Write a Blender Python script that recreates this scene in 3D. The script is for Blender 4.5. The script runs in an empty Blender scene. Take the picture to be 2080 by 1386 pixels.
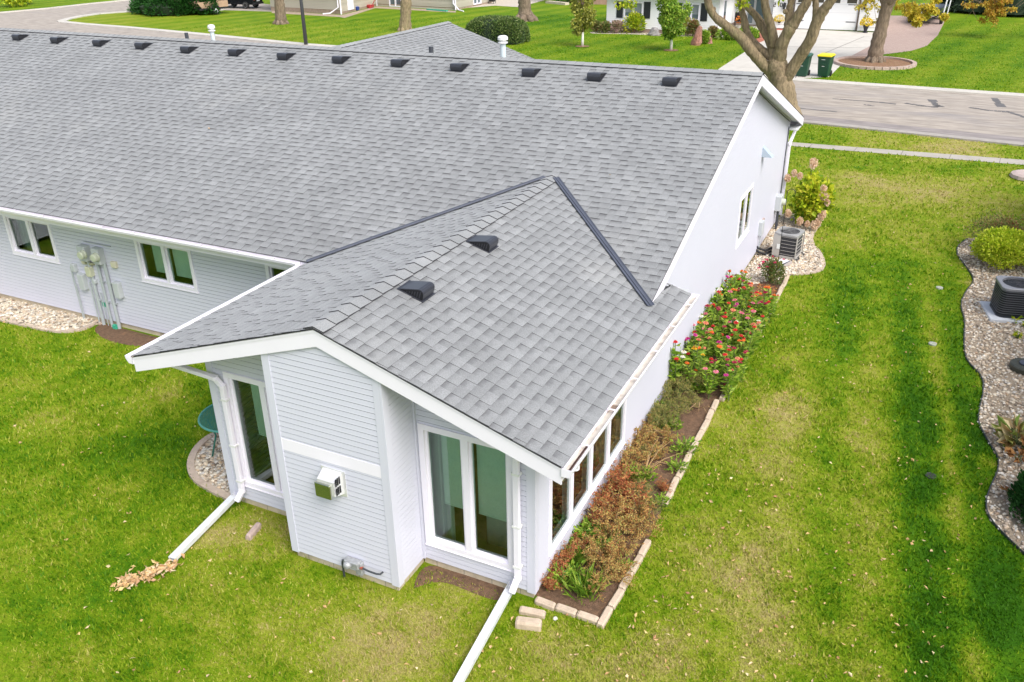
import bpy, math, random
import numpy as np
from mathutils import Vector, Matrix
random.seed(7); rng = np.random.default_rng(7)
SC = bpy.context.scene
COL = SC.collection
R = math.radians
# ---------------------------------------------------------------- camera
CAM = np.array([3.3848, -7.3664, 7.6026]); FPX = 1750.04
_yaw, _pit, _rol = .4586, .4619, -.0158
_fw = np.array([-math.sin(_yaw)*math.cos(_pit), math.cos(_yaw)*math.cos(_pit), -math.sin(_pit)])
_rt = np.array([math.cos(_yaw), math.sin(_yaw), 0.]); _up = np.cross(_rt, _fw)
_c, _s = math.cos(_rol), math.sin(_rol)
RT = _c*_rt + _s*_up; UP = -_s*_rt + _c*_up; FW = _fw
cd = bpy.data.cameras.new('camera'); cam = bpy.data.objects.new('camera', cd); COL.objects.link(cam)
cd.sensor_width = 36; cd.lens = FPX/2080*36; cd.clip_end = 1000; cd.clip_start = .1
m4 = Matrix(((RT[0], UP[0], -FW[0], CAM[0]), (RT[1], UP[1], -FW[1], CAM[1]), (RT[2], UP[2], -FW[2], CAM[2]), (0, 0, 0, 1)))
cam.matrix_world = m4; SC.camera = cam
def ray(px, py): return ((px-1040)/FPX)*RT - ((py-693)/FPX)*UP + FW
def _hit(px, py, ax, val):
    d = ray(px, py); t = (val-CAM[ax])/d[ax]; return Vector(CAM+t*d)
def G(px, py, z=0.): return _hit(px, py, 2, z)        # survey point on a level plane
def PY(px, py, y): return _hit(px, py, 1, y)
def PX(px, py, x): return _hit(px, py, 0, x)
# ---------------------------------------------------------------- objects
def tag(o, label=None, cat=None, group=None, kind=None):
    if label: o['label'] = label
    if cat: o['category'] = cat
    if group: o['group'] = group
    if kind: o['kind'] = kind
    return o
def empty(name, loc=(0, 0, 0), label=None, cat=None, group=None, rz=0):
    o = bpy.data.objects.new(name, None); COL.objects.link(o); o.location = loc; o.rotation_euler = (0, 0, rz)
    o.empty_display_size = .2
    return tag(o, label, cat, group)
def dup(o, loc=None, rz=None, label=None, group=None, scale=None, parent=None):
    c = o.copy(); COL.objects.link(c)
    if parent is not None: c.parent = parent
    if loc is not None: c.location = loc
    if rz is not None: c.rotation_euler = (0, 0, rz)
    if scale is not None: c.scale = scale if hasattr(scale, '__len__') else (scale,)*3
    if label: c['label'] = label
    if group: c['group'] = group
    for ch in list(o.children): dup(ch, parent=c)
    return c
def vec(p): return Vector((float(p[0]), float(p[1]), float(p[2])))
class FR:
    """a local frame: origin and three unit axes"""
    def __init__(s, O, a, b, c): s.O, s.a, s.b, s.c = vec(O), vec(a).normalized(), vec(b).normalized(), vec(c).normalized()
    def __call__(s, a, b, c=0.): return s.O + s.a*a + s.b*b + s.c*c
WORLD = FR((0, 0, 0), (1, 0, 0), (0, 1, 0), (0, 0, 1))
def frz(O, rz): return FR(O, (math.cos(rz), math.sin(rz), 0), (-math.sin(rz), math.cos(rz), 0), (0, 0, 1))
class MB:
    def __init__(s): s.V, s.F, s.M, s.T, s.U = [], [], [], [], []
    def face(s, pts, m=0, t=.5, uv=None):
        i = len(s.V); s.V += [tuple(p) for p in pts]; s.F.append(tuple(range(i, i+len(pts)))); s.M.append(m); s.T.append(t); s.U.append(uv)
    def add(s, V, F, m=0, t=.5):
        i = len(s.V); s.V += [tuple(v) for v in V]
        for f in F: s.F.append(tuple(i+k for k in f)); s.M.append(m); s.T.append(t); s.U.append(None)
    def fbox(s, fr, a0, a1, b0, b1, c0, c1, m=0, t=.5):
        V = [fr(a, b, c) for c in (c0, c1) for b in (b0, b1) for a in (a0, a1)]
        s.add(V, [(0, 2, 3, 1), (4, 5, 7, 6), (0, 1, 5, 4), (2, 6, 7, 3), (0, 4, 6, 2), (1, 3, 7, 5)], m, t)
    def bvbox(s, fr, a0, a1, b0, b1, c0, c1, bv=.01, m=0, t=.5):
        # box with a chamfer all round the top (c1) and the upright edges
        def ring(c, k): return [fr(a0+k, b0, c), fr(a1-k, b0, c), fr(a1, b0+k, c), fr(a1, b1-k, c), fr(a1-k, b1, c), fr(a0+k, b1, c), fr(a0, b1-k, c), fr(a0, b0+k, c)]
        def top(c, k): return [fr(a0+2*k, b0+k, c), fr(a1-2*k, b0+k, c), fr(a1-k, b0+2*k, c), fr(a1-k, b1-2*k, c), fr(a1-2*k, b1-k, c), fr(a0+2*k, b1-k, c), fr(a0+k, b1-2*k, c), fr(a0+k, b0+2*k, c)]
        V = ring(c0, bv)+ring(c1-bv, bv)+top(c1, bv)
        F = [tuple(range(7, -1, -1)), tuple(range(16, 24))]
        for r in (0, 8):
            for k in range(8): F.append((r+k, r+(k+1) % 8, r+8+(k+1) % 8, r+8+k))
        s.add(V, F, m, t)
    def bar(s, p, q, w, h, m=0, t=.5, up=(0, 0, 1)):
        p, q = vec(p), vec(q); d = q-p; L = d.length; d.normalize(); sd = d.cross(vec(up))
        if sd.length < 1e-5: sd = d.cross(Vector((1, 0, 0)))
        sd.normalize(); u2 = sd.cross(d)
        s.fbox(FR(p, d, sd, u2), 0, L, -w/2, w/2, -h/2, h/2, m, t)
    def tube(s, pts, rad, n=8, m=0, t=.5, cap=True, jit=0., flat=1.):
        pts = [vec(p) for p in pts]
        if not hasattr(rad, '__len__'): rad = [rad]*len(pts)
        base = len(s.V); prev = None
        for i, p in enumerate(pts):
            d = (pts[min(i+1, len(pts)-1)]-pts[max(i-1, 0)]).normalized()
            if prev is None:
                a = d.cross(Vector((0, 0, 1)))
                if a.length < .05: a = d.cross(Vector((0, 1, 0)))
                a.normalize()
            else: a = (prev-d*prev.dot(d)).normalized()
            prev = a; b = d.cross(a)
            for k in range(n):
                th = 2*math.pi*k/n; r = rad[i]*(1+jit*(random.random()-.5))
                s.V.append(tuple(p+a*math.cos(th)*r+b*math.sin(th)*r*flat))
        def f(x): s.F.append(x); s.M.append(m); s.T.append(t); s.U.append(None)
        for i in range(len(pts)-1):
            for k in range(n):
                a0 = base+i*n+k; a1 = base+i*n+(k+1) % n; f((a0, a1, a1+n, a0+n))
        if cap:
            f(tuple(base+k for k in range(n-1, -1, -1))); f(tuple(base+(len(pts)-1)*n+k for k in range(n)))
    def lathe(s, prof, c=(0, 0, 0), n=24, m=0, t=.5, fr=None):
        fr = fr or FR(c, (1, 0, 0), (0, 1, 0), (0, 0, 1)); base = len(s.V)
        for r, z in prof:
            for k in range(n):
                th = 2*math.pi*k/n; s.V.append(tuple(fr(r*math.cos(th), r*math.sin(th), z)))
        def f(x): s.F.append(x); s.M.append(m); s.T.append(t); s.U.append(None)
        for i in range(len(prof)-1):
            for k in range(n):
                a0 = base+i*n+k; a1 = base+i*n+(k+1) % n; f((a0, a1, a1+n, a0+n))
        f(tuple(base+k for k in range(n-1, -1, -1))); f(tuple(base+(len(prof)-1)*n+k for k in range(n)))
    def prism(s, pts, d, m=0, t=.5):
        pts = [vec(p) for p in pts]; d = vec(d); n = len(pts)
        s.add(pts+[p+d for p in pts], [tuple(range(n-1, -1, -1)), tuple(range(n, 2*n))]+[(k, (k+1) % n, n+(k+1) % n, n+k) for k in range(n)], m, t)
    def loft(s, rings, m=0, t=.5, cap=True):
        n = len(rings[0]); base = len(s.V)
        for r in rings: s.V += [tuple(p) for p in r]
        def f(x): s.F.append(x); s.M.append(m); s.T.append(t); s.U.append(None)
        for i in range(len(rings)-1):
            for k in range(n): f((base+i*n+k, base+i*n+(k+1) % n, base+(i+1)*n+(k+1) % n, base+(i+1)*n+k))
        if cap: f(tuple(base+k for k in range(n-1, -1, -1))); f(tuple(base+(len(rings)-1)*n+k for k in range(n)))
    def build(s, name, mats, parent=None, smooth=False, fix=False, bevel=0):
        me = bpy.data.meshes.new(name); me.from_pydata(s.V, [], s.F)
        if not isinstance(mats, (list, tuple)): mats = [mats]
        for mm in mats: me.materials.append(mm)
        if len(mats) > 1: me.polygons.foreach_set('material_index', s.M)
        at = me.attributes.new('tone', 'FLOAT', 'FACE'); at.data.foreach_set('value', np.array(s.T, dtype=np.float32))
        if any(u is not None for u in s.U):
            uvl = me.uv_layers.new(name='UVMap'); fl = []
            for f, u in zip(s.F, s.U):
                fl += [c for p in (u or [(0, 0)]*len(f)) for c in p]
            uvl.data.foreach_set('uv', np.array(fl, dtype=np.float32))
        if smooth: me.polygons.foreach_set('use_smooth', [True]*len(s.F))
        if fix:
            import bmesh
            bm = bmesh.new(); bm.from_mesh(me); bmesh.ops.recalc_face_normals(bm, faces=bm.faces[:]); bm.to_mesh(me); bm.free()
        me.update()
        o = bpy.data.objects.new(name, me); COL.objects.link(o)
        if parent: o.parent = parent
        if bevel:
            b = o.modifiers.new('bevel', 'BEVEL'); b.width = bevel; b.segments = 2; b.limit_method = 'ANGLE'; b.angle_limit = R(40)
        return o
def npmesh(name, V, F, mats, tone=None, parent=None, smooth=False, midx=None):
    V = np.asarray(V, np.float32); F = np.asarray(F, np.int32); k = F.shape[1]
    me = bpy.data.meshes.new(name); me.vertices.add(len(V)); me.vertices.foreach_set('co', V.ravel())
    me.loops.add(F.size); me.loops.foreach_set('vertex_index', F.ravel())
    me.polygons.add(len(F)); me.polygons.foreach_set('loop_start', np.arange(0, F.size, k, dtype=np.int32))
    me.update(calc_edges=True)
    for mm in (mats if isinstance(mats, (list, tuple)) else [mats]): me.materials.append(mm)
    if midx is not None: me.polygons.foreach_set('material_index', np.asarray(midx, np.int32))
    if tone is not None:
        at = me.attributes.new('tone', 'FLOAT', 'FACE'); at.data.foreach_set('value', np.asarray(tone, np.float32))
    me.polygons.foreach_set('use_smooth', np.full(len(F), bool(smooth)))
    o = bpy.data.objects.new(name, me); COL.objects.link(o)
    if parent: o.parent = parent
    return o
def unit(v): return v/np.maximum(np.linalg.norm(v, axis=-1, keepdims=True), 1e-9)
def leafmesh(P, D, L, Wd, fold=.25, curl=0.):
    """P base points, D growth directions, L lengths, Wd widths -> kite leaves of two triangles"""
    n = len(P); D = unit(D); r = rng.normal(size=(n, 3)); S = unit(np.cross(D, r)); N = np.cross(S, D)
    L = np.broadcast_to(L, n)[:, None]; Wd = np.broadcast_to(Wd, n)[:, None]
    mid = P+D*L*.5
    V = np.stack([P, mid+S*Wd*.5+N*Wd*fold, P+D*L-N*L*curl, mid-S*Wd*.5+N*Wd*fold], 1).reshape(-1, 3)
    i = np.arange(n)[:, None]*4
    F = np.concatenate([i+np.array([0, 1, 2]), i+np.array([0, 2, 3])], 1).reshape(-1, 3)
    return V, F
def leafobj(name, P, D, L, Wd, mats, tone, parent=None, fold=.25, curl=0., midx=None):
    V, F = leafmesh(np.asarray(P, float), np.asarray(D, float), L, Wd, fold, curl)
    return npmesh(name, V, F, mats, np.repeat(tone, 2), parent, midx=None if midx is None else np.repeat(midx, 2))
def inpoly(pts, poly):
    x, y = pts[:, 0], pts[:, 1]; ins = np.zeros(len(pts), bool); n = len(poly)
    for i in range(n):
        x0, y0 = poly[i][0], poly[i][1]; x1, y1 = poly[(i+1) % n][0], poly[(i+1) % n][1]
        c = ((y0 > y) != (y1 > y)); 
        if abs(y1-y0) < 1e-9: continue
        ins ^= c & (x < (x1-x0)*(y-y0)/(y1-y0)+x0)
    return ins
def smoothpoly(pts, it=2, closed=False):
    pts = [Vector((p[0], p[1], 0)) for p in pts]
    for _ in range(it):
        q = []; n = len(pts)
        for i in range(n if closed else n-1):
            a, b = pts[i], pts[(i+1) % n]; q += [a*.75+b*.25, a*.25+b*.75]
        if not closed: q = [pts[0]]+q[1:-1]+[pts[-1]]
        pts = q
    return pts
# ---------------------------------------------------------------- materials
def newmat(name):
    m = bpy.data.materials.new(name); m.use_nodes = True; nt = m.node_tree
    return m, nt, nt.nodes['Principled BSDF']
class NT:
    def __init__(s, nt): s.nt = nt
    def n(s, t, **kw):
        o = s.nt.nodes.new(t)
        for k, v in kw.items():
            if k.startswith('i_'): o.inputs[k[2:].replace('_', ' ')].default_value = v
            else: setattr(o, k, v)
        return o
    def l(s, a, b): s.nt.links.new(a, b)
    def math(s, op, a, b=None, c=None, clamp=False):
        o = s.n('ShaderNodeMath', operation=op, use_clamp=clamp)
        for i, x in enumerate((a, b, c)):
            if x is None: continue
            if isinstance(x, (int, float)): o.inputs[i].default_value = x
            else: s.l(x, o.inputs[i])
        return o.outputs[0]
    def noise(s, vec, scale, detail=3, rough=.55, out='Fac', dist=0):
        o = s.n('ShaderNodeTexNoise'); o.inputs['Scale'].default_value = scale; o.inputs['Detail'].default_value = detail; o.inputs['Roughness'].default_value = rough; o.inputs['Distortion'].default_value = dist
        if vec is not None: s.l(vec, o.inputs['Vector'])
        return o.outputs[out]
    def ramp(s, fac, stops, interp='LINEAR'):
        o = s.n('ShaderNodeValToRGB'); cr = o.color_ramp; cr.interpolation = interp
        while len(cr.elements) < len(stops): cr.elements.new(.5)
        for e, (p, c) in zip(cr.elements, stops): e.position = p; e.color = (c[0], c[1], c[2], 1) if hasattr(c, '__len__') else (c, c, c, 1)
        s.l(fac, o.inputs[0]); return o.outputs[0]
    def maprange(s, v, a, b, c, d, smooth=False):
        o = s.n('ShaderNodeMapRange'); o.interpolation_type = 'SMOOTHSTEP' if smooth else 'LINEAR'
        s.l(v, o.inputs[0])
        for i, x in enumerate((a, b, c, d)): o.inputs[i+1].default_value = x
        return o.outputs[0]
    def mix(s, f, a, b, bt='MIX'):
        o = s.n('ShaderNodeMix', data_type='RGBA', blend_type=bt)
        for idx, x in ((0, f), (6, a), (7, b)):
            if isinstance(x, (int, float)): o.inputs[idx].default_value = x
            elif isinstance(x, tuple): o.inputs[idx].default_value = (x[0], x[1], x[2], 1)
            else: s.l(x, o.inputs[idx])
        return o.outputs[2]
    def bump(s, h, st, dist=.01, bsdf=None):
        o = s.n('ShaderNodeBump'); o.inputs['Strength'].default_value = st; o.inputs['Distance'].default_value = dist; s.l(h, o.inputs['Height'])
        if bsdf: s.l(o.outputs[0], bsdf.inputs['Normal'])
        return o.outputs[0]
_mats = {}
def M(name, col=(.5, .5, .5), rough=.6, var=.0, vscale=4., vdet=4, bump=0., bscale=60., bdist=.01, metal=0., tone=None, spec=.5, stain=None, sscale=1.5, samt=.5, stretch=None, trans=0., coat=0.):
    """procedural material: colour (or a ramp over the per-face tone), blotchy variation, stains and fine relief"""
    if name in _mats: return _mats[name]
    m, nt, b = newmat(name); T = NT(nt)
    tc = T.n('ShaderNodeTexCoord').outputs['Object']
    if stretch:
        mp = T.n('ShaderNodeMapping'); mp.inputs['Scale'].default_value = stretch; T.l(tc, mp.inputs[0]); tc = mp.outputs[0]
    if tone:
        at = T.n('ShaderNodeAttribute', attribute_name='tone').outputs['Fac']
        c = T.ramp(at, [(i/(len(tone)-1), k) for i, k in enumerate(tone)])
    else:
        r = T.n('ShaderNodeRGB'); r.outputs[0].default_value = (*col, 1); c = r.outputs[0]
    if var:
        f = T.maprange(T.noise(tc, vscale, vdet, .6), .25, .75, 1-var, 1+var)
        cc = T.n('ShaderNodeCombineColor')
        for i in range(3): T.l(f, cc.inputs[i])
        c = T.mix(1., c, cc.outputs[0], 'MULTIPLY')
    if stain:
        f = T.maprange(T.noise(tc, sscale, 5, .65, dist=.6), .5, .72, 0, samt, True); c = T.mix(f, c, stain)
    T.l(c, b.inputs['Base Color'])
    b.inputs['Roughness'].default_value = rough; b.inputs['Metallic'].default_value = metal
    b.inputs['Specular IOR Level'].default_value = spec
    if coat: b.inputs['Coat Weight'].default_value = coat
    if trans:
        # thin leaves pass some light
        tr = T.n('ShaderNodeBsdfTranslucent'); T.l(c, tr.inputs[0]); mx = T.n('ShaderNodeMixShader'); mx.inputs[0].default_value = trans
        out = nt.nodes['Material Output']; T.l(b.outputs[0], mx.inputs[1]); T.l(tr.outputs[0], mx.inputs[2]); T.l(mx.outputs[0], out.inputs['Surface'])
    if bump: T.bump(T.noise(tc, bscale, 4, .6), bump, bdist, b)
    _mats[name] = m; return m
# ---------------------------------------------------------------- light
SUN_EL, SUN_AZ = 49., 120.    # azimuth measured clockwise from +Y
w = bpy.data.worlds.new('World'); SC.world = w; w.use_nodes = True
T = NT(w.node_tree); bg = w.node_tree.nodes['Background']
sk = T.n('ShaderNodeTexSky'); sk.sky_type = 'NISHITA'; sk.sun_disc = False; sk.sun_elevation = R(SUN_EL); sk.sun_rotation = R(SUN_AZ)
sk.air_density = 1.0; sk.dust_density = 3.0; sk.ozone_density = 1.0
hs = T.n('ShaderNodeHueSaturation'); hs.inputs['Saturation'].default_value = .62; T.l(sk.outputs[0], hs.inputs['Color'])
T.l(hs.outputs[0], bg.inputs['Color']); bg.inputs['Strength'].default_value = .15
sl = bpy.data.lights.new('sun', 'SUN'); sl.energy = 2.0; sl.angle = R(40); sl.color = (1, .97, .93)
so = bpy.data.objects.new('sun', sl); COL.objects.link(so); so.location = (10, -20, 30)
sd = Vector((math.sin(R(SUN_AZ))*math.cos(R(SUN_EL)), math.cos(R(SUN_AZ))*math.cos(R(SUN_EL)), math.sin(R(SUN_EL))))
so.rotation_euler = sd.to_track_quat('Z', 'Y').to_euler()
SC.view_settings.view_transform = 'Standard'; SC.view_settings.look = 'None'; SC.view_settings.gamma = 1; SC.view_settings.exposure = .64
SC.render.engine = 'CYCLES'
SC.cycles.max_bounces = 8; SC.cycles.transparent_max_bounces = 12; SC.cycles.diffuse_bounces = 3; SC.cycles.glossy_bounces = 3
SC.cycles.use_denoising = True
# ================================================================ the main house
siding = M('siding', (.645, .648, .745), .42, var=.015, vscale=1.3, bump=.05, bscale=30, spec=.35)
white = M('white_trim', (.88, .845, .93), .38, var=.025, vscale=2.0, spec=.4)
whited = M('white_weathered', (.80, .80, .79), .45, var=.06, vscale=3, stain=(.55, .52, .46), sscale=5, samt=.35)
concrete = M('concrete_block', (.56, .475, .345), .9, var=.18, vscale=5, bump=.3, bscale=90, stain=(.25, .22, .18), sscale=3)
gutin = M('gutter_inside', (.60, .55, .47), .8, var=.15, vscale=9, stain=(.16, .09, .05), sscale=2.6, samt=.85)
blackpl = M('black_plastic', (.036, .038, .048), .30, var=.1, vscale=14, spec=.5)
blackmesh = M('black_louvre', (.006, .006, .008), .6)
valleym = M('valley_metal', (.085, .095, .125), .5, var=.15, vscale=5, spec=.3)
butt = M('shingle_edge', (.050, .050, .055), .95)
pipeg = M('grey_conduit', (.42, .46, .47), .45, var=.06)
boxg = M('grey_utility_box', (.50, .53, .54), .42, var=.05)
cream = M('cream_plastic', (.66, .62, .47), .45)
darkin = M('dark_interior', (.20, .18, .16), .8)
woodfl = M('wood_floor', (.22, .12, .06), .5, var=.2)
galv = M('galvanised_steel', (.62, .63, .64), .38, metal=.75, var=.1)
steel = M('brushed_steel', (.74, .74, .75), .35, metal=.35, var=.06)
def shingle_mat(name, raised):
    m, nt, b = newmat(name); T = NT(nt)
    tc = T.n('ShaderNodeTexCoord').outputs; at = T.n('ShaderNodeAttribute', attribute_name='tone').outputs['Fac']
    base = T.ramp(at, [(0, (.215, .220, .221)), (.5, (.245, .251, .252)), (1, (.280, .286, .288))])
    g = T.noise(tc['Object'], 95, 2, .7); gr = T.maprange(g, .3, .7, .72, 1.28)
    cc = T.n('ShaderNodeCombineColor'); [T.l(gr, cc.inputs[i]) for i in range(3)]
    c = T.mix(1., base, cc.outputs[0], 'MULTIPLY')
    # blotchy weathering over whole slopes
    bl = T.maprange(T.noise(tc['Object'], .9, 4, .6), .3, .7, .9, 1.1); c2 = T.n('ShaderNodeCombineColor'); [T.l(bl, c2.inputs[i]) for i in range(3)]
    c = T.mix(1., c, c2.outputs[0], 'MULTIPLY')
    sm = T.maprange(T.noise(tc['Object'], 1.7, 6, .7, dist=1.2), .60, .80, 0, .42, True); c = T.mix(sm, c, (.12, .122, .125))
    lc = T.maprange(T.noise(tc['Object'], .45, 3, .6), .55, .75, 0, .25, True); c = T.mix(lc, c, (.34, .335, .31))
    if True:
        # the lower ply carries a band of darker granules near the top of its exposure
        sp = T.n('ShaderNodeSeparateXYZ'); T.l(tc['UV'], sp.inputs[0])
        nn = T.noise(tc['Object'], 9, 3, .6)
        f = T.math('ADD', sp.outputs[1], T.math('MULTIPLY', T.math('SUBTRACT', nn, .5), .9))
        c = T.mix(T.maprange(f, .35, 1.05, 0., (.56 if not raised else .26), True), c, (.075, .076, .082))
    T.l(c, b.inputs['Base Color']); b.inputs['Roughness'].default_value = .85; b.inputs['Specular IOR Level'].default_value = .35; b.inputs['Sheen Weight'].default_value = .26; b.inputs['Sheen Roughness'].default_value = .45
    T.bump(T.noise(tc['Object'], 260, 2, .6), .35, .004, b)
    return m
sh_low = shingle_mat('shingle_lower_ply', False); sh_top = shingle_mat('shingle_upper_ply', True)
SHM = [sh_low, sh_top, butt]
def glass_mat(name, tint, boost=1.7):
    m, nt, b = newmat(name); nt.nodes.remove(b); T = NT(nt)
    tr = T.n('ShaderNodeBsdfTransparent'); tr.inputs[0].default_value = (*tint, 1); gl = T.n('ShaderNodeBsdfGlossy'); gl.inputs['Roughness'].default_value = .01
    gl.inputs[0].default_value = (.92, 1, .95, 1)
    fr = T.n('ShaderNodeFresnel'); fr.inputs[0].default_value = 1.52; mx = T.n('ShaderNodeMixShader')
    T.l(T.math('MULTIPLY', fr.outputs[0], boost, clamp=True), mx.inputs[0]); T.l(tr.outputs[0], mx.inputs[1]); T.l(gl.outputs[0], mx.inputs[2])
    T.l(mx.outputs[0], nt.nodes['Material Output'].inputs['Surface']); return m
glass = glass_mat('window_glass', (.66, .84, .74))
blindm = M('roller_blind', (.82, .85, .80), .8, var=.04, vscale=20)

XA, ZR, P_, YF, ER, EL = -2.36, 3.5336, .3277, -.632, .6076, -5.396
MY, MZ, Q, RY, FY, XR, XLM = 2.9527, 2.5628, .3223, 9.856, 16.28, .273, -31.
RZ = MZ+Q*(RY-MY); YW = 3.57; YBK = 15.75; WX = -4.8
zE = lambda x: ZR-P_*abs(x-XA)
zM = lambda y: RZ-Q*abs(y-RY)
yV = lambda x: MY+(zE(x)-MZ)/Q
YB = yV(XA); EXB = 4.18
house = empty('house', (-8, 8, 0), 'long light grey house with grey shingle roof and a gabled sunroom wing', 'house')
HOFF = Vector((-8, 8, 0))
def hp(o, par=None):
    """parent to the house, keeping world coordinates"""
    o.parent = par or house
    if par is None: o.location = o.location-HOFF
    return o
def HB(mb, name, mats, par=None, **kw): return hp(mb.build(name, mats, **kw), par)
# ---- siding
def siding_wall(fr, top, z0, holes, e=.0747, mat=siding, prof=.019, name='wall', par=None):
    mb = MB(); u0, u1 = top[0][0], top[-1][0]; zmax = max(z for _, z in top)
    zs = {z0, zmax}; k = 0
    while z0+k*e < zmax: zs |= {round(z0+k*e, 5), round(z0+(k+.89)*e, 5)}; k += 1
    for h in holes: zs |= {h[2], h[3]}
    for _, z in top: zs.add(z)
    zs = sorted(z for z in zs if z0 <= z <= zmax); zz = [zs[0]]
    for z in zs[1:]:
        if z-zz[-1] > 5e-4: zz.append(z)
    def iv(z):
        lo = hi = None
        for (ua, za), (ub, zb) in zip(top[:-1], top[1:]):
            if za >= z and lo is None: lo = ua
            if za < z <= zb and lo is None: lo = ua+(ub-ua)*(z-za)/(zb-za)
            if zb >= z: hi = ub
            elif za >= z > zb: hi = ua+(ub-ua)*(za-z)/(za-zb)
        return (lo, hi) if lo is not None and hi is not None else None
    for a, b in zip(zz[:-1], zz[1:]):
        A, B = iv(a+1e-5), iv(b-1e-5)
        if A is None: continue
        if B is None: B = ((A[0]+A[1])/2,)*2
        kk = math.floor((a-z0)/e+1e-3); fa = (a-z0)/e-kk; fb = (b-z0)/e-kk
        gap = fa > .885; off = lambda f: -.003 if gap else .002+prof*(1-.25*f)
        cuts = sorted((h[0], h[1]) for h in holes if h[2] <= a+1e-4 and h[3] >= b-1e-4)
        segs = []; cur = None
        for c in cuts:
            segs.append((cur, c[0])); cur = c[1]
        segs.append((cur, None))
        for s0, s1 in segs:
            a0 = A[0] if s0 is None else max(s0, A[0]); a1 = A[1] if s1 is None else min(s1, A[1]); b0 = B[0] if s0 is None else max(s0, B[0]); b1 = B[1] if s1 is None else min(s1, B[1])
            if a1-a0 < 1e-4 and b1-b0 < 1e-4: continue
            mb.face([fr(a0, a, off(fa)), fr(a1, a, off(fa)), fr(b1, b, off(fb)), fr(b0, b, off(fb))])
            if fa < 1e-2: mb.face([fr(a0, a, -.003), fr(a1, a, -.003), fr(a1, a, off(0)), fr(a0, a, off(0))])
            if gap and fa < .90: mb.face([fr(a0, a, .002+prof*.785), fr(a1, a, .002+prof*.785), fr(a1, a, -.003), fr(a0, a, -.003)])
    return HB(mb, name, mat, par)
Zf = .125
fr_front = FR((0, 0, 0), (1, 0, 0), (0, 0, 1), (0, -1, 0))
fr_right = FR((0, 0, 0), (0, 1, 0), (0, 0, 1), (1, 0, 0))
fr_near = FR((0, YW, 0), (1, 0, 0), (0, 0, 1), (0, -1, 0))
CL, CR_, CD = -3.2, -1.58, .6
ud = .15
WL = (-4.53, -3.26, .37, 2.20); WR = (-1.51, -.255, .37, 2.18); WS = (.40, 3.23, .39, 2.16); WG = (10.30, 11.62, 1.09, 2.21)
WN = [(-13.87, -12.44, 1.21, 2.12), (-10.08, -8.63, 1.21, 2.12), (-6.87, -5.43, 1.21, 2.12), (-18.2, -16.8, 1.21, 2.12)]
siding_wall(fr_front, [(WX, zE(WX)-ud), (XA, ZR-ud), (0, zE(0)-ud)], Zf, [WL, WR])
siding_wall(fr_right, [(0, 2.44), (3.3, 2.47), (YW, zM(YW)-ud), (RY, RZ-ud), (YBK, zM(YBK)-ud)], Zf, [WS, WG])
siding_wall(FR((WX, 0, 0), (0, -1, 0), (0, 0, 1), (-1, 0, 0)), [(-YW, 2.44), (0, 2.44)], Zf, [])
siding_wall(fr_near, [(XLM+.3, 2.44), (WX, 2.44)], Zf, WN)
siding_wall(FR((0, YBK, 0), (-1, 0, 0), (0, 0, 1), (0, 1, 0)), [(0, 2.6), (-XLM-.3, 2.6)], Zf, [], e=.3)
siding_wall(FR((XLM+.3, 0, 0), (0, -1, 0), (0, 0, 1), (-1, 0, 0)), [(-YBK, zM(YBK)-ud), (-RY, RZ-ud), (-YW, zM(YW)-ud)], Zf, [], e=.3)
# chimney chase
ch = siding_wall(FR((0, -CD, 0), (1, 0, 0), (0, 0, 1), (0, -1, 0)), [(CL, zE(CL)-ud), (XA, ZR-ud), (CR_, zE(CR_)-ud)], Zf, [], name='chimney_chase')
for xx, n in ((CR_, 1), (CL, -1)):
    siding_wall(FR((xx, -CD if n > 0 else 0, 0), (0, n, 0), (0, 0, 1), (n, 0, 0)), [(0, zE(xx)-ud), (CD, zE(xx)-ud)], Zf, [], name='chimney_side', par=None)
mb = MB(); mb.fbox(FR((0, -CD, 0), (1, 0, 0), (0, 0, 1), (0, -1, 0)), CL+.08, CR_-.085, 1.72, 1.885, .002, .022)
HB(mb, 'trim_board', white)
# corner trim
tw, tp = .085, .026
def corner(x, y, z1, sx, sy):
    mb = MB()
    # L-shaped post: sx, sy point outwards
    mb.fbox(WORLD, min(x, x+sx*tp), max(x, x+sx*tp), min(y+sy*tp, y-sy*tw), max(y+sy*tp, y-sy*tw), Zf-.02, z1)
    mb.fbox(WORLD, min(x-sx*.001, x-sx*tw), max(x-sx*.001, x-sx*tw), min(y, y+sy*tp), max(y, y+sy*tp), Zf-.021, z1-.002); HB(mb, 'corner_trim', siding)
corner(0, 0, 2.44, 1, -1); corner(WX, 0, 2.44, -1, -1); corner(CL, -CD, zE(CL)-ud+.01, -1, -1); corner(CR_, -CD, zE(CR_)-ud+.01, 1, -1); corner(0, YBK, zM(YBK)-ud, 1, 1)
for a_, b_ in ((CR_+.022, CR_+.05), (CL-.05, CL-.022)): mb = MB(); mb.fbox(WORLD, a_, b_, -.05, -.022, Zf, zE(a_)-ud); HB(mb, 'corner_trim', siding)
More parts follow.
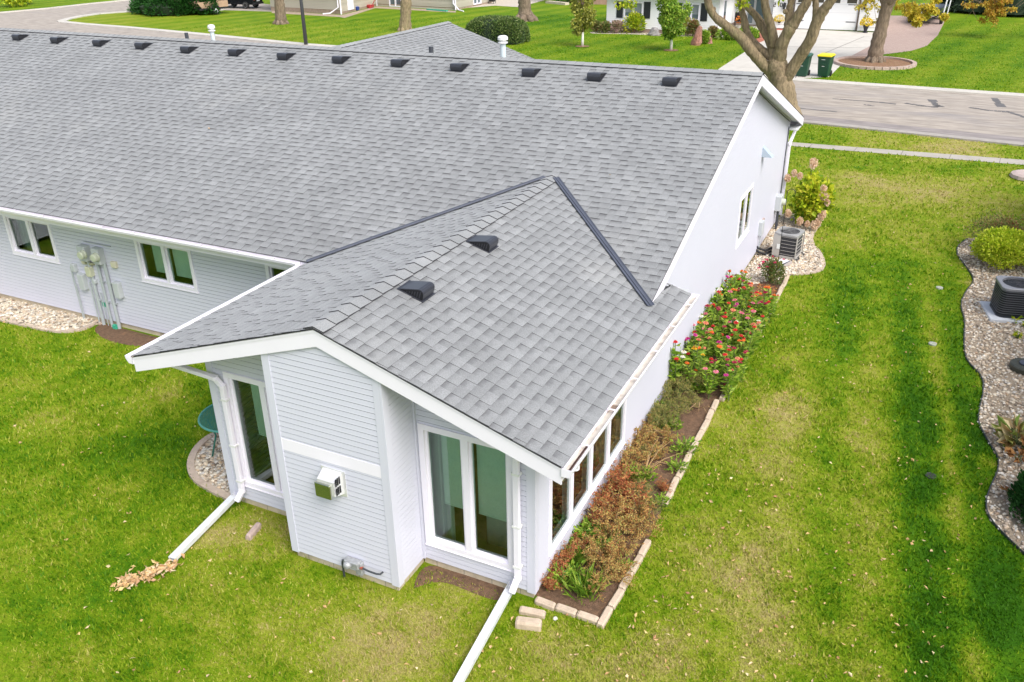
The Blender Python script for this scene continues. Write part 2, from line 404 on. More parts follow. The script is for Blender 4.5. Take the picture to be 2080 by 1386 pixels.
# foundation
mb = MB(); i_ = .018
def fwall(x0, x1, y0, y1): mb.fbox(WORLD, x0, x1, y0, y1, -.3, Zf-.004)
fwall(CR_, -i_, i_, .15); fwall(WX+i_, CL, i_, .15); fwall(CL+i_, CR_-i_, -CD+i_, -CD+.15); fwall(CR_-.15, CR_-i_, -CD+.15, i_); fwall(CL+i_, CL+.15, -CD+.15, i_)
fwall(-.15, -i_, .15, YBK-i_); fwall(WX+i_, WX+.15, .15, YW); fwall(XLM+.3, WX+.02, YW+i_, YW+.15); fwall(XLM+.3, -.15, YBK-.15, YBK-i_)
for x in np.arange(-4.6, 0, .4):
    if not CL-.1 < x < CR_+.1: mb.fbox(WORLD, x, x+.008, i_-.002, i_, -.1, Zf-.006, 1)
    else: mb.fbox(WORLD, x, x+.008, -CD+i_-.002, -CD+i_, -.1, Zf-.006, 1)
for y in np.arange(.2, 15, .4): mb.fbox(WORLD, -i_, -i_+.002, y, y+.008, -.1, Zf-.006, 1)
HB(mb, 'foundation', [concrete, M('mortar', (.25, .23, .2), .9)])
mb = MB(); mb.fbox(WORLD, WX+.16, -.16, .16, YW, .10, .14); mb.fbox(WORLD, XLM+.5, -.16, YW+.16, YBK-.16, .10, .14); HB(mb, 'floor', woodfl)
# partition walls inside so that the windows look into rooms
mb = MB(); 
for x in (-15.5, -11.3, -7.7): mb.fbox(WORLD, x, x+.1, YW+.2, YW+4.2, .141, 2.4)
mb.fbox(WORLD, XLM+.5, -.2, YW+4.2, YW+4.3, .141, 2.4); mb.fbox(WORLD, -4.6, -.2, YW+.05, YW+.15, .141, 2.4)
mb.fbox(WORLD, XLM+.5, -.2, YW+.16, YW+4.15, 2.401, 2.43); mb.fbox(WORLD, WX+.1, -.1, .1, YW, 2.401, 2.43)
HB(mb, 'room_wall', M('room_wall_paint', (.45, .43, .38), .8))
# ---- windows
def window(fr, w, panes, name='window', blinds=None, cas=.075, par=None, mw=.085, sf=.032, out=.034, rec=.03):
    u0, u1, z0, z1 = w; mb = MB()
    j = .10
    for (a0, a1, b0, b1) in ((u0, u1, z0, z0+cas), (u0, u1, z1-cas, z1), (u0, u0+cas, z0+cas, z1-cas), (u1-cas, u1, z0+cas, z1-cas)):
        mb.fbox(fr, a0, a1, b0, b1, -j, out)
    mb.fbox(fr, u0-.012, u1+.012, z0-.012, z0-.001, -.02, out+.01)
    W = (u1-u0-2*cas-mw*(panes-1))/panes; boxes = []
    for k in range(panes):
        a = u0+cas+k*(W+mw); boxes.append((a, a+W))
        if k: mb.fbox(fr, a-mw, a, z0+cas, z1-cas, -j+.002, out-.008)
    for a, b in boxes:
        for (a0, a1, b0, b1) in ((a, b, z0+cas, z0+cas+sf), (a, b, z1-cas-sf, z1-cas), (a, a+sf, z0+cas+sf, z1-cas-sf), (b-sf, b, z0+cas+sf, z1-cas-sf)):
            mb.fbox(fr, a0, a1, b0, b1, -.06-(0 if rec > .02 else -.02), -rec+.026)
    o = HB(mb, name, white, par)
    for k, (a, b) in enumerate(boxes):
        g = MB(); g.face([fr(a+sf, z0+cas+sf, -rec), fr(b-sf, z0+cas+sf, -rec), fr(b-sf, z1-cas-sf, -rec), fr(a+sf, z1-cas-sf, -rec)])
        HB(g, 'pane', glass, o)
        if blinds and blinds[k]:
            l, r_, zb = blinds[k]; g = MB()
            uL, uR = a+sf+(b-a-2*sf)*l, a+sf+(b-a-2*sf)*r_
            g.fbox(fr, uL, uR, zb, z1-cas+.02, -.135, -.13); g.fbox(fr, uL, uR, zb-.02, zb-.001, -.14, -.125); HB(g, 'blind', blindm, o)
    return o
window(fr_front, WL, 2, blinds=[(.42, 1, 1.22), (0, 1, 1.22)]); window(fr_front, WR, 2, blinds=[(.25, 1, .98), (0, 1, .98)])
window(fr_right, WS, 4, cas=.055, mw=.066, sf=.014, out=.030, rec=-.004); window(fr_right, WG, 2, cas=.07, mw=.06, sf=.015, out=.026, rec=-.006)
for k, wn in enumerate(WN): window(fr_near, wn, 2, blinds=[None, (.0, 1, 1.42), None, None][k] and [(.3, 1, 1.42), (0, 1, 1.42)])
# curtains and some furniture inside, seen through the glass
def curtain(x0, x1, y, z0, z1):
    mb = MB(); n = 24
    for k in range(n):
        a, b = x0+(x1-x0)*k/n, x0+(x1-x0)*(k+1)/n; ya, yb_ = y+.03*math.sin(k*1.9), y+.03*math.sin((k+1)*1.9)
        mb.face([(a, ya, z0), (b, yb_, z0), (b, yb_, z1), (a, ya, z1)])
    HB(mb, 'curtain', M('curtain', (.62, .66, .62), .9), smooth=True)
curtain(-1.52, -1.22, .2, .16, 2.3); curtain(-13.9, -13.6, YW+.25, .16, 2.2)
mb = MB(); mb.fbox(WORLD, -4.4, -3.1, .5, 1.1, .6, .65); [mb.fbox(WORLD, x, x+.06, y, y+.06, .141, .6) for x in (-4.38, -3.2) for y in (.52, 1.02)]
HB(mb, 'table', M('brown_table', (.30, .17, .08), .4))
mb = MB(); mb.bvbox(WORLD, -.95, -.35, .55, 1.2, .141, .8, .03); mb.bvbox(WORLD, -.95, -.35, 1.1, 1.25, .8, 1.2, .03); HB(mb, 'armchair', M('pale_chair', (.55, .55, .5), .8))
# ---- shingled slopes
def scan(poly, v):
    xs = []
    for i in range(len(poly)):
        (u0, v0), (u1, v1) = poly[i], poly[(i+1) % len(poly)]
        if (v0 > v) != (v1 > v): xs.append(u0+(u1-u0)*(v-v0)/(v1-v0))
    xs.sort(); return list(zip(xs[::2], xs[1::2]))
def shingles(fr, pts3, name='roof', par=None, e=.143, coarse=False, over=.02):
    """courses of two-ply shingles laid over the polygon pts3 on the plane of fr"""
    poly = [((p-fr.O).dot(fr.a), (p-fr.O).dot(fr.b)) for p in map(vec, pts3)]
    mb = MB(); vmax = max(v for _, v in poly); umin = min(u for u, _ in poly); umax = max(u for u, _ in poly); i = 0
    while i*e < vmax-1e-3:
        v0, v1 = i*e, min((i+1)*e, vmax); I0, I1 = scan(poly, v0+1e-4), scan(poly, v1-1e-4)
        if len(I0) != len(I1): I0 = I1 = scan(poly, (v0+v1)/2)
        vb = v0-(over if i == 0 else 0)
        for (l0, h0), (l1, h1) in zip(I0, I1):
            step = 1.0 if not coarse else 1e9; ua = min(l0, l1); H = max(h0, h1)
            while ua < H:
                ub = min(ua+step*random.uniform(.8, 1.2), H)
                a0, b0, a1, b1 = max(ua, l0), min(ub, h0), max(ua, l1), min(ub, h1)
                if b0-a0 > .002 or b1-a1 > .002:
                    b0, b1 = max(b0, a0), max(b1, a1); t = random.uniform(.15, .75)
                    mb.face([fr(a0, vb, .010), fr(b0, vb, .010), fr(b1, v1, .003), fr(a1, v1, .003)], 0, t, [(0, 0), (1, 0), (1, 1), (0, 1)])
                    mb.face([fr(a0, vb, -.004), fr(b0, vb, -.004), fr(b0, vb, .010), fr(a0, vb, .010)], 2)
                ua = ub
        u = umin-random.uniform(0, .3)
        while u < umax and not coarse:
            wd = random.choice((.14, .16, .17, .19, .21)); ub = u+wd
            for (l0, h0), (l1, h1) in zip(I0, I1):
                a0, b0, a1, b1 = max(u, l0), min(ub, h0), max(u, l1), min(ub, h1)
                if b0-a0 > .01 or b1-a1 > .01:
                    b0, b1 = max(b0, a0), max(b1, a1); t = min(1, max(0, random.gauss(.5, .24)))
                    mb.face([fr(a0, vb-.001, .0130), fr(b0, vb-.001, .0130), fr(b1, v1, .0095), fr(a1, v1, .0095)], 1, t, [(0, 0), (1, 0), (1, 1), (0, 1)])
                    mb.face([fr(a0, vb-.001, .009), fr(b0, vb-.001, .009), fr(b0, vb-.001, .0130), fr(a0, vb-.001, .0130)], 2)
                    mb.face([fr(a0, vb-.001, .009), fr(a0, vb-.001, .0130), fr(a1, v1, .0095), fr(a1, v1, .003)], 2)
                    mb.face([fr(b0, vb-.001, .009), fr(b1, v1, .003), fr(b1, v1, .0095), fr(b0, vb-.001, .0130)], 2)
            u = ub+random.choice((.12, .14, .16, .18))
        i += 1
    # deck below
    c = [fr(u, v, -.006) for u, v in poly]; d = [fr(u, v, -.012) for u, v in poly]
    mb.face(c, 2); mb.face(d[::-1], 2)
    for k in range(len(c)): mb.face([c[k], d[k], d[(k+1) % len(c)], c[(k+1) % len(c)]], 2)
    return HB(mb, name, SHM, par)
fER = FR((ER, YF-.036, zE(ER)), (0, 1, 0), (-1, 0, P_), (P_, 0, 1))
fEL = FR((EL, yV(EL), zE(EL)), (0, -1, 0), (1, 0, P_), (-P_, 0, 1))
fMN = FR((XLM, MY, MZ), (1, 0, 0), (0, 1, Q), (0, -Q, 1))
fMF = FR((XR, FY, zM(FY)), (-1, 0, 0), (0, -1, Q), (0, Q, 1))
pE = lambda x, y: (x, y, zE(x)); pM = lambda x, y: (x, y, zM(y))
roofE = shingles(fER, [pE(ER, YF-.036), pE(ER, EXB), pE(XR+.02, EXB), pE(XR+.02, yV(XR)), pE(XA, YB), pE(XA, YF-.036)])
shingles(fEL, [pE(EL, yV(EL)), pE(EL, YF-.036), pE(XA, YF-.036), pE(XA, YB)])
roofM = shingles(fMN, [pM(XLM, MY), pM(EL, MY), pM(EL, yV(EL)+.005), pM(XA, YB), pM(XR, yV(XR)), pM(XR, RY), pM(XLM, RY)])
shingles(fMF, [pM(XR, FY), pM(XLM, FY), pM(XLM, RY), pM(XR, RY)], coarse=True)
# ridge caps
def ridge_caps(p, q, n1, n2, ex=.21, wd=.145, lift=.020, par=None, st=.013):
    p, q = vec(p), vec(q); d = (q-p); L = d.length; d.normalize(); mb = MB(); k = 0; s1, s2 = vec(n1).normalized(), vec(n2).normalized()
    up = (s1+s2)*-1; up.normalize(); cm = Vector((0, 0, 1))
    while k*ex < L-.05:
        a = p+d*(k*ex); b = p+d*min((k+1)*ex, L); la, lb = lift+st, lift
        t = min(1, max(0, random.gauss(.72, .2)))
        for s in (s1, s2):
            mb.face([a+cm*la, a+s*wd+cm*la, b+s*wd+cm*lb, b+cm*lb], 0, t)
            mb.face([a+cm*(la-st), a+s*wd+cm*(la-st), a+s*wd+cm*la, a+cm*la], 1)
            mb.face([a+s*wd+cm*(la-.02), b+s*wd+cm*(lb-.02), b+s*wd+cm*lb, a+s*wd+cm*la], 1)
        k += 1
    return HB(mb, 'ridge_cap', [sh_top, butt], par)
ridge_caps((XA, YF-.0365, ZR), (XA, YB+.05, ZR), (1, 0, -P_), (-1, 0, -P_), ex=.235)
ridge_caps((XR, RY, RZ), (XLM, RY, RZ), (0, -1, -Q), (0, 1, -Q), ex=.19, st=.005, lift=.03)
# valley flashing
def valley(pb, pt, n1, n2, w):
    mb = MB(); pb, pt = vec(pb), vec(pt); d = (pt-pb).normalized()
    for n in (n1, n2):
        n = vec(n).normalized(); s = n.cross(d).normalized()
        if (s.dot(vec(n1)+vec(n2))) > 0: pass
        for sg in (1,):
            ss = s if (s.z >= 0) else -s
            a, b = pb+n*.03, pt+n*.03
            mb.prism([a, b, b+ss*w, a+ss*w], n*.004)
            mb.prism([a+ss*w, b+ss*w, b+ss*(w+.012), a+ss*(w+.012)], n*.010)
    mb.tube([pb+Vector((0, 0, .04)), pt+Vector((0, 0, .04))], .012, 6)
    return HB(mb, 'valley_flashing', valleym)
nER, nEL, nMN = (P_, 0, 1), (-P_, 0, 1), (0, -Q, 1)
valley(pE(XR+.02, yV(XR+.02)-.02), pE(XA+.08, yV(XA+.08)), nER, nMN, .052)
valley(pE(EL+.03, yV(EL+.03)), pE(XA-.1, yV(XA-.1)), nEL, nMN, .045)
# ---- fascia, soffit
mb = MB(); fh = .215
for x0, x1 in ((XA, ER), (XA, EL)):
    mb.prism([(x0, YF, zE(x0)-.008), (x1, YF, zE(x1)-.008), (x1, YF, zE(x1)-.012-fh), (x0, YF, zE(x0)-.012-fh)], (0, -.022, 0))
    mb.prism([(x0, YF-.0225, zE(x0)-.010), (x1, YF-.0225, zE(x1)-.010), (x1, YF-.0225, zE(x1)-.045), (x0, YF-.0225, zE(x0)-.045)], (0, -.006, 0))
mb.prism([(XR, MY, MZ-.012), (XR, RY, RZ-.012), (XR, RY, RZ-.21), (XR, MY, MZ-.21)], (-.022, 0, 0))
mb.prism([(XR, RY, RZ-.012), (XR, FY, zM(FY)-.012), (XR, FY, zM(FY)-.21), (XR, RY, RZ-.21)], (-.022, 0, 0))
mb.fbox(WORLD, ER-.022, ER-.002, YF, EXB, zE(ER)-.2, zE(ER)-.03); mb.fbox(WORLD, EL+.002, EL+.022, YF, 2.9, zE(EL)-.2, zE(EL)-.03)
mb.fbox(WORLD, XLM, EL-.01, MY+.002, MY+.022, MZ-.2, MZ-.03); mb.fbox(WORLD, XLM, XR-.03, FY-.022, FY-.002, zM(FY)-.2, zM(FY)-.03)
HB(mb, 'fascia', white)
mb = MB()
for x0, x1 in ((XA, ER-.03), (XA, EL+.03)): mb.prism([(x0, YF+.002, zE(x0)-.155), (x1, YF+.002, zE(x1)-.155), (x1, .0, zE(x1)-.155), (x0, .0, zE(x0)-.155)], (0, 0, .01))
for y0, y1 in ((MY+.03, RY), (RY, FY-.03)): mb.prism([(0, y0, zM(y0)-.15), (XR-.024, y0, zM(y0)-.15), (XR-.024, y1, zM(y1)-.15), (0, y1, zM(y1)-.15)], (0, 0, .01))
mb.fbox(WORLD, .002, ER-.03, 0, EXB-.01, zE(ER)-.195, zE(ER)-.185); mb.fbox(WORLD, EL+.03, WX-.002, 0, YW, zE(EL)-.195, zE(EL)-.185)
mb.fbox(WORLD, XLM, WX, MY+.03, YW, MZ-.195, MZ-.185); mb.fbox(WORLD, XLM, XR-.03, YBK, FY-.03, zM(FY)-.19, zM(FY)-.18)
mb.fbox(WORLD, .002, XR-.024, YBK-.1, FY-.024, zM(FY)-.215, zM(FY)-.19)
mb.fbox(WORLD, .002, ER-.03, EXB-.01, EXB-.004, zE(ER)-.195, zE(XR)-.04)
HB(mb, 'soffit', M('soffit_vinyl', (.72, .74, .75), .5))
# ---- gutters
def gutter(p, q, out):
    p, q, out = vec(p), vec(q), vec(out); d = (q-p).normalized(); up = Vector((0, 0, 1)); mb = MB()
    prof = [(0, 0), (0, -.10), (.08, -.10), (.12, -.045), (.132, 0), (.112, 0), (.112, -.006), (.122, -.008), (.108, -.045), (.076, -.068), (.006, -.068), (.006, 0)]
    rings = [[c+out*o+up*z for o, z in prof] for c in (p, q)]; n = len(prof)
    mb.loft(rings, 0, cap=False)
    mb.face([p+out*.006+up*-.0675, p+out*.1+up*-.0475+out*.004, q+out*.104+up*-.0475, q+out*.006+up*-.0675], 1)
    L = (q-p).length
    for c in (p, q-d*.004): mb.prism([c+out*o+up*z for o, z in prof[:5]], d*.004)
    k = .5
    while k < L-.2: mb.fbox(FR(p+d*k, d, out, up), 0, .02, .004, .126, -.006, -.001); k += .8
    o = HB(mb, 'gutter', [white, gutin], fix=True)
    return o
gr_ = gutter((ER+.002, YF-.036, zE(ER)-.012), (ER+.002, EXB+.06, zE(ER)-.012), (1, 0, 0))
gl_ = gutter((EL-.002, 2.80, zE(EL)-.012), (EL-.002, YF-.036, zE(EL)-.012), (-1, 0, 0))
gutter((EL-.15, MY-.002, MZ-.015), (XLM, MY-.002, MZ-.015), (0, -1, 0)); gutter((XR-.05, FY+.002, zM(FY)-.015), (XLM, FY+.002, zM(FY)-.015), (0, 1, 0))
# outlet and wet leaf litter in the front end of the gutter
mb = MB(); mb.lathe([(.032, -.066), (.032, -.064)], (ER+.055, .05, zE(ER)-.012), 16); mb.fbox(WORLD, ER+.05, ER+.10, YF+.02, -.1, zE(ER)-.078, zE(ER)-.066)
HB(mb, 'gutter_outlet', M('wet_debris', (.07, .03, .02), .8, var=.4, vscale=40), gr_)
def downspout(pts, ext=None, w=.078, h=.058):
    mb = MB()
    for a, b in zip(pts[:-1], pts[1:]):
        a, b = vec(a), vec(b); d = (b-a).normalized(); up = Vector((0, 1, 0)) if abs(d.z) > .5 else Vector((0, 0, 1))
        mb.bar(a-d*.012, b+d*.012, w, h, up=up)
    for a in pts[1:-1]: mb.tube([vec(a)-Vector((0, 0, .03)), vec(a)+Vector((0, 0, .03))], .048, 12)
    o = HB(mb, 'downspout', white, bevel=.008)
    a, b = vec(pts[-3]), vec(pts[-2])
    if abs(a.x-b.x)+abs(a.y-b.y) < .3:
        for f_ in (.12, .55, .9):
            c_ = a.lerp(b, f_); st = MB(); st.fbox(WORLD, c_.x-w/2-.012, c_.x+w/2+.012, c_.y-h/2-.003, c_.y+h/2+.02, c_.z-.015, c_.z+.015); HB(st, 'strap', whited, o)
    if ext:
        a, b = vec(ext[0]), vec(ext[1]); d = (b-a).normalized(); sd_ = d.cross(Vector((0, 0, 1))).normalized(); u_ = sd_.cross(d); e = MB(); fr = FR(a, d, sd_, u_); L = (b-a).length
        e.fbox(fr, 0, L, -.05, .05, 0, .006); e.fbox(fr, 0, L, -.05, -.044, .006, .06); e.fbox(fr, 0, L, .044, .05, .006, .06)
        e.fbox(fr, .16, L, -.0435, .0435, .052, .058)
        HB(e, 'downspout_extension', M('extension_metal', (.74, .76, .78), .38, metal=.15, var=.06, vscale=6, stain=(.5, .5, .5), sscale=7, samt=.4), o)
    return o
xr_ = PY(1049, 1000, -.08).x
downspout([(ER+.03, -.33, 2.42), (ER+.01, -.30, 2.34), (xr_+.12, -.09, 2.19), (xr_, -.08, 2.08), (xr_, -.08, .34), (xr_-.02, -.2, .2)], (G(1044, 1186, .12), G(925, 1402, .03)))
pl = PY(464, 850, -.08)
downspout([(EL-.03, -.3, 2.4), (EL+.02, -.28, 2.31), (pl.x-.1, -.09, 2.11), (pl.x, -.08, 2.0), (pl.x, -.08, .30), (pl.x-.04, -.16, .17)], (G(489, 1000, .12), G(350, 1140, .03)))
xb = (.12, YBK+.12)
downspout([(xb[0]+.05, FY-.02, zM(FY)-.1), (xb[0]-.06, YBK+.1, 2.1), (xb[0]-.06, YBK+.1, .2)])
# ---- roof vents
def on_plane(px, py, fr):
    d = vec(ray(px, py)); c = vec(CAM); t = (fr.O-c).dot(fr.c)/d.dot(fr.c); return c+d*t
def vent_mesh():
    """slant-back roof vent: +b is up the slope, hood high at the low end"""
    F0 = WORLD; mb = MB(); w = .152
    mb.fbox(F0, -.175, .175, -.03, .42, .012, .020)
    prof = [(.40, .022), (.34, .052), (.22, .106), (.10, .160), (.055, .168), (.020, .152), (.0, .118), (-.004, .08), (-.004, .03)]
    top = [Vector((-w, y, z)) for y, z in prof]; top2 = [Vector((w, y, z)) for y, z in prof]
    for k in range(len(prof)-1): mb.face([top[k], top2[k], top2[k+1], top[k+1]])
    mb.face([Vector((-w, .40, .022))]+[Vector((-w, .0, .022))]+top[::-1][0:len(top)-1], 1); mb.face([Vector((w, .40, .022))]+top2[1:]+[Vector((w, .0, .022))], 1)
    for s in (-1, 1):
        for k in range(6):
            y = .05+k*.042; h = .135-.42*(y-.05)
            mb.fbox(WORLD, s*w-.003, s*w+.003, y, y+.012, .03, h)
        mb.prism([(s*w, y, z) for y, z in prof[:-1]]+[(s*w, y, z-.014) for y, z in prof[:-1]][::-1], (s*.006, 0, 0), 0)
    me = mb.build('roof_vent', [blackpl, blackmesh]); return me
v0 = vent_mesh()
def place_vent(o, fr, p, par):
    o.parent = par
    m = Matrix(((fr.a.x, fr.b.x, fr.c.x, p.x), (fr.a.y, fr.b.y, fr.c.y, p.y), (fr.a.z, fr.b.z, fr.c.z, p.z), (0, 0, 0, 1))); m = Matrix.Translation(-HOFF) @ m if False else m
    o.matrix_world = m; o.matrix_parent_inverse = Matrix.Identity(4); o.matrix_basis = Matrix.Translation(Vector((0, 0, 0))) @ m
first = True
for fr, par, ps in ((fMN, roofM, [(34, 83), (112, 89), (198, 95), (284, 101), (377, 109), (474, 115), (574, 123), (686, 130), (806, 137), (927, 146), (1073, 157), (1206, 166), (1359, 176)]), (fER, roofE, [(868, 606), (1000, 508)])):
    for px, py in ps:
        o = v0 if first else v0.copy()
        if not first: COL.objects.link(o)
        first = False
        p = on_plane(px, py, fr)
        o.parent = par
        o.matrix_basis = Matrix(((fr.a.x, fr.b.x, fr.c.x, p.x), (fr.a.y, fr.b.y, fr.c.y, p.y), (fr.a.z, fr.b.z, fr.c.z, p.z), (0, 0, 0, 1))) @ Matrix.Diagonal((.86, .86, .9, 1))
# ---- garage wing beyond the ridge, pipes on the far slope
wx, wz, wy = -12.1, 4.3, 19.5; wy0 = RY+(RZ-wz)/Q; hw = 4.6
zW = lambda x: wz-P_*abs(x-wx)
fWR = FR((wx+hw, FY-.5, zW(wx+hw)), (0, 1, 0), (-1, 0, P_), (P_, 0, 1)); yW = lambda x: RY+(RZ-zW(x))/Q
shingles(fWR, [(wx+hw, yW(wx+hw), zW(wx+hw)), (wx+hw, wy, zW(wx+hw)), (wx, wy, wz), (wx, wy0, wz)])
fWL = FR((wx-hw, wy, zW(wx-hw)), (0, -1, 0), (1, 0, P_), (-P_, 0, 1))
shingles(fWL, [(wx-hw, wy, zW(wx-hw)), (wx-hw, yW(wx-hw), zW(wx-hw)), (wx, wy0, wz), (wx, wy, wz)], coarse=True)
ridge_caps((wx, wy, wz), (wx, wy0, wz), (1, 0, -P_), (-1, 0, -P_), ex=.2)
mb = MB()
for s in (-1, 1): mb.prism([(wx, wy, wz-.015), (wx+s*hw, wy, zW(wx+s*hw)-.015), (wx+s*hw, wy, zW(wx+s*hw)-.2), (wx, wy, wz-.2)], (0, .02, 0))
HB(mb, 'fascia', white)
mb = MB(); mb.prism([(wx-hw+.5, wy-.4, 0), (wx+hw-.5, wy-.4, 0), (wx+hw-.5, wy-.4, zW(wx+hw-.5)-.1), (wx, wy-.4, wz-.1), (wx-hw+.5, wy-.4, zW(wx+hw-.5)-.1)], (0, .1, 0)); mb.fbox(WORLD, wx+hw-.6, wx+hw-.5, YBK, wy-.4, 0, 2.6); mb.fbox(WORLD, wx-hw+.5, wx-hw+.6, YBK, wy-.4, 0, 2.6)
HB(mb, 'wall', siding)
def flue(px, py0, py1, y, r, cap):
    a = PY(px, py0, y); b = PY(px, py1, y); mb = MB()
    if cap:
        mb.lathe([(r, zM(y)-.02-b.z), (r, -.16)], (a.x, y, b.z), 16); mb.lathe([(r*1.1, -.17), (r*1.75, -.15), (r*1.75, -.13), (r*1.1, -.12), (r*1.1, -.09), (r*1.8, -.085), (r*1.8, -.03), (r*1.3, 0), (.01, .012)], (a.x, y, b.z), 18, 1)
        HB(mb, 'flue_pipe', [M("flue_metal", (.58, .66, .68), .45, var=.06), whited], roofM, smooth=False)
    else:
        mb.tube([(a.x, y, zM(y)-.02), (a.x, y, b.z)], r, 12); HB(mb, 'vent_pipe', M('dark_pipe', (.05, .055, .065), .5), roofM)
flue(433, 80, 51, 10.5, .052, True); flue(1022, 116, 73, 10.6, .064, True); flue(380, 78, 67, 10.7, .05, False); flue(876, 107, 95, 11.0, .055, False)
mb = MB(); pp = PY(1054, 119, 10.9); mb.bvbox(FR((pp.x, 10.9, zM(10.9)), (1, 0, 0), (0, -1, Q), (0, Q, 1)), -.15, .15, -.2, .2, 0, .16, .02); HB(mb, 'roof_vent', blackpl, roofM)
# ---- things fixed to the walls
def front_box(x0, x1, z0, z1, y, depth, mat, name, par=None, bv=.012):
    mb = MB(); mb.bvbox(FR((0, y, 0), (1, 0, 0), (0, 0, 1), (0, -1, 0)), x0, x1, z0, z1, 0, depth, bv); return HB(mb, name, mat, par)
zx = lambda a, b: PY(100+a/6.93, 480+b/6.93, 3.43)
YS = YW-.014
for c0, c1, dial in (((380, 130), (555, 385), (460, 265)), ((580, 165), (748, 430), (642, 302))):
    p, q = zx(*c0), zx(*c1); o = front_box(p.x, q.x-.01, q.z+.03, p.z, YS, .15, boxg, 'electric_meter'); d = PY(100+dial[0]/6.93, 480+dial[1]/6.93, 3.36)
    mb = MB(); fr = FR((d.x, YS-.15, d.z), (1, 0, 0), (0, 0, 1), (0, -1, 0))
    mb.lathe([(.095, 0), (.095, .02), (.085, .03), (.082, .09), (.07, .105), (.02, .108)], fr=fr, n=20); HB(mb, 'meter_dial', M('meter_glass', (.55, .58, .46), .2, coat=.6, var=.1, vscale=40), o, smooth=False)
mb = MB(); p, q = zx(430, 105), zx(790, 180); mb.fbox(WORLD, p.x-.02, q.x+.02, YS-.03, YS, p.z+.0, p.z+.012); HB(mb, 'meter_hood', boxg)
for c0, c1, dp, mt in (((815, 372), (885, 470), .07, cream), ((395, 335), (440, 415), .06, cream), ((455, 380), (560, 430), .07, M('olive_box', (.36, .36, .22), .5)), ((475, 435), (560, 585), .11, M('cream_green', (.56, .57, .42), .45)), ((365, 535), (480, 770), .11, boxg), ((860, 655), (975, 890), .11, boxg), ((262, 400), (325, 515), .09, boxg), ((560, 625), (600, 690), .07, boxg)):
    p, q = zx(*c0), zx(*c1); front_box(min(p.x, q.x), max(p.x, q.x)+.04, q.z, p.z, YS, dp, mt, 'utility_box')
z5 = lambda a, b, y=3.5: PY(100+a/6.93, 480+b/6.93, y)
mb = MB()
for (a, b), r, zt in (((765, 1235), .034, 1.5), ((885, 1265), .030, 1.42), ((980, 1270), .036, 1.45), ((470, 1120), .014, 1.2), ((490, 1125), .008, .8), ((695, 1180), .014, .95), ((835, 1280), .010, .75)):
    p = z5(a, b); mb.tube([(p.x, YS-.045, -.03), (p.x, YS-.045, zt)], r, 10)
    for zz_ in (.55, 1.0):
        if zz_ < zt and r > .02: mb.fbox(WORLD, p.x-r-.03, p.x+r+.03, YS-.05, YS, zz_, zz_+.02)
HB(mb, 'conduit', pipeg, smooth=False)
mb = MB(); p = z5(770, 960, 3.55); mb.fbox(WORLD, p.x-.05, p.x+.05, YS-.01, YS-.004, p.z-.05, p.z+.05); HB(mb, 'utility_tag', M('green_tag', (.05, .42, .26), .5))
mb = MB(); p = z5(905, 1225, 3.45); mb.fbox(WORLD, p.x-.05, p.x+.05, 3.44, 3.5, -.02, .09); HB(mb, 'utility_cover', M('green_tag', (.05, .42, .26), .5))
# fireplace vent on the chimney chase
frc = FR((0, -CD-.014, 0), (1, 0, 0), (0, 0, 1), (0, -1, 0)); x0, x1, z0, z1 = -2.55, -2.20, 1.28, 1.65
mb = MB(); mb.fbox(frc, x0, x1, z0, z1, 0, .012)
mb.prism([frc(x0+.03, z1-.02, .012), frc(x1-.04, z1-.02, .012), frc(x1-.08, z1-.1, .145), frc(x0+.03, z1-.1, .145)], (0, 0, -.004))
mb.loft([[frc(x0+.03, z1-.025, .012), frc(x1-.04, z1-.025, .012), frc(x1-.04, z0+.04, .012), frc(x0+.03, z0+.04, .012)], [frc(x0+.03, z1-.105, .145), frc(x1-.08, z1-.105, .145), frc(x1-.08, z0+.07, .145), frc(x0+.03, z0+.07, .145)]])
fv = HB(mb, 'fireplace_vent', steel)
mb = MB(); mb.bvbox(frc, x0-.0, x1-.12, z0+.02, z1-.14, .147, .172, .008); HB(mb, 'vent_cover', M('mirror_steel', (.50, .52, .40), .18, metal=.95), fv)  # green of the mirrored grass is tinted into the cover's base colour
for k in range(2):
    mb = MB()
    for j_ in range(3): mb.fbox(FR(frc(x1-.06, 0, .1), (0, 0, 1), (0, -1, 0), (1, 0, .0)), z0+.09+k*.13, z0+.19+k*.13, -.05+j_*.035, -.03+j_*.035, .004, .012)
    HB(mb, 'vent_slot', blackmesh, fv)
# gas regulator
mb = MB(); g0 = frc(-2.27, .29, .05); mb.bvbox(FR(g0, (1, 0, 0), (0, 0, 1), (0, -1, 0)), -.05, .17, -.06, .05, -.04, .05, .012); mb.bvbox(FR(g0, (1, 0, 0), (0, 0, 1), (0, -1, 0)), .10, .2, -.16, .04, -.04, .02, .01)
mb.lathe([(.05, 0), (.055, .02), (.04, .05), (.02, .06)], fr=FR(g0+Vector((.02, -.05, 0)), (1, 0, 0), (0, 0, 1), (0, -1, 0)), n=14)
gr0 = HB(mb, 'gas_regulator', M('cast_grey', (.36, .37, .38), .5, var=.3, vscale=25, metal=.3))
mb = MB(); mb.tube([g0+Vector((.2, -.01, -.02)), g0+Vector((.30, -.015, -.03)), g0+Vector((.42, -.012, -.035)), g0+Vector((.47, .0, -.03)), g0+Vector((.48, .06, -.03))], .012, 8); HB(mb, 'gas_pipe', M('dark_pipe', (.05, .055, .065), .5), gr0); mb = MB(); mb.tube([g0+Vector((-.05, 0, 0)), g0+Vector((-.09, -.01, 0)), g0+Vector((-.1, -.01, -.05)), g0+Vector((-.1, -.0, -.35))], .014, 8)
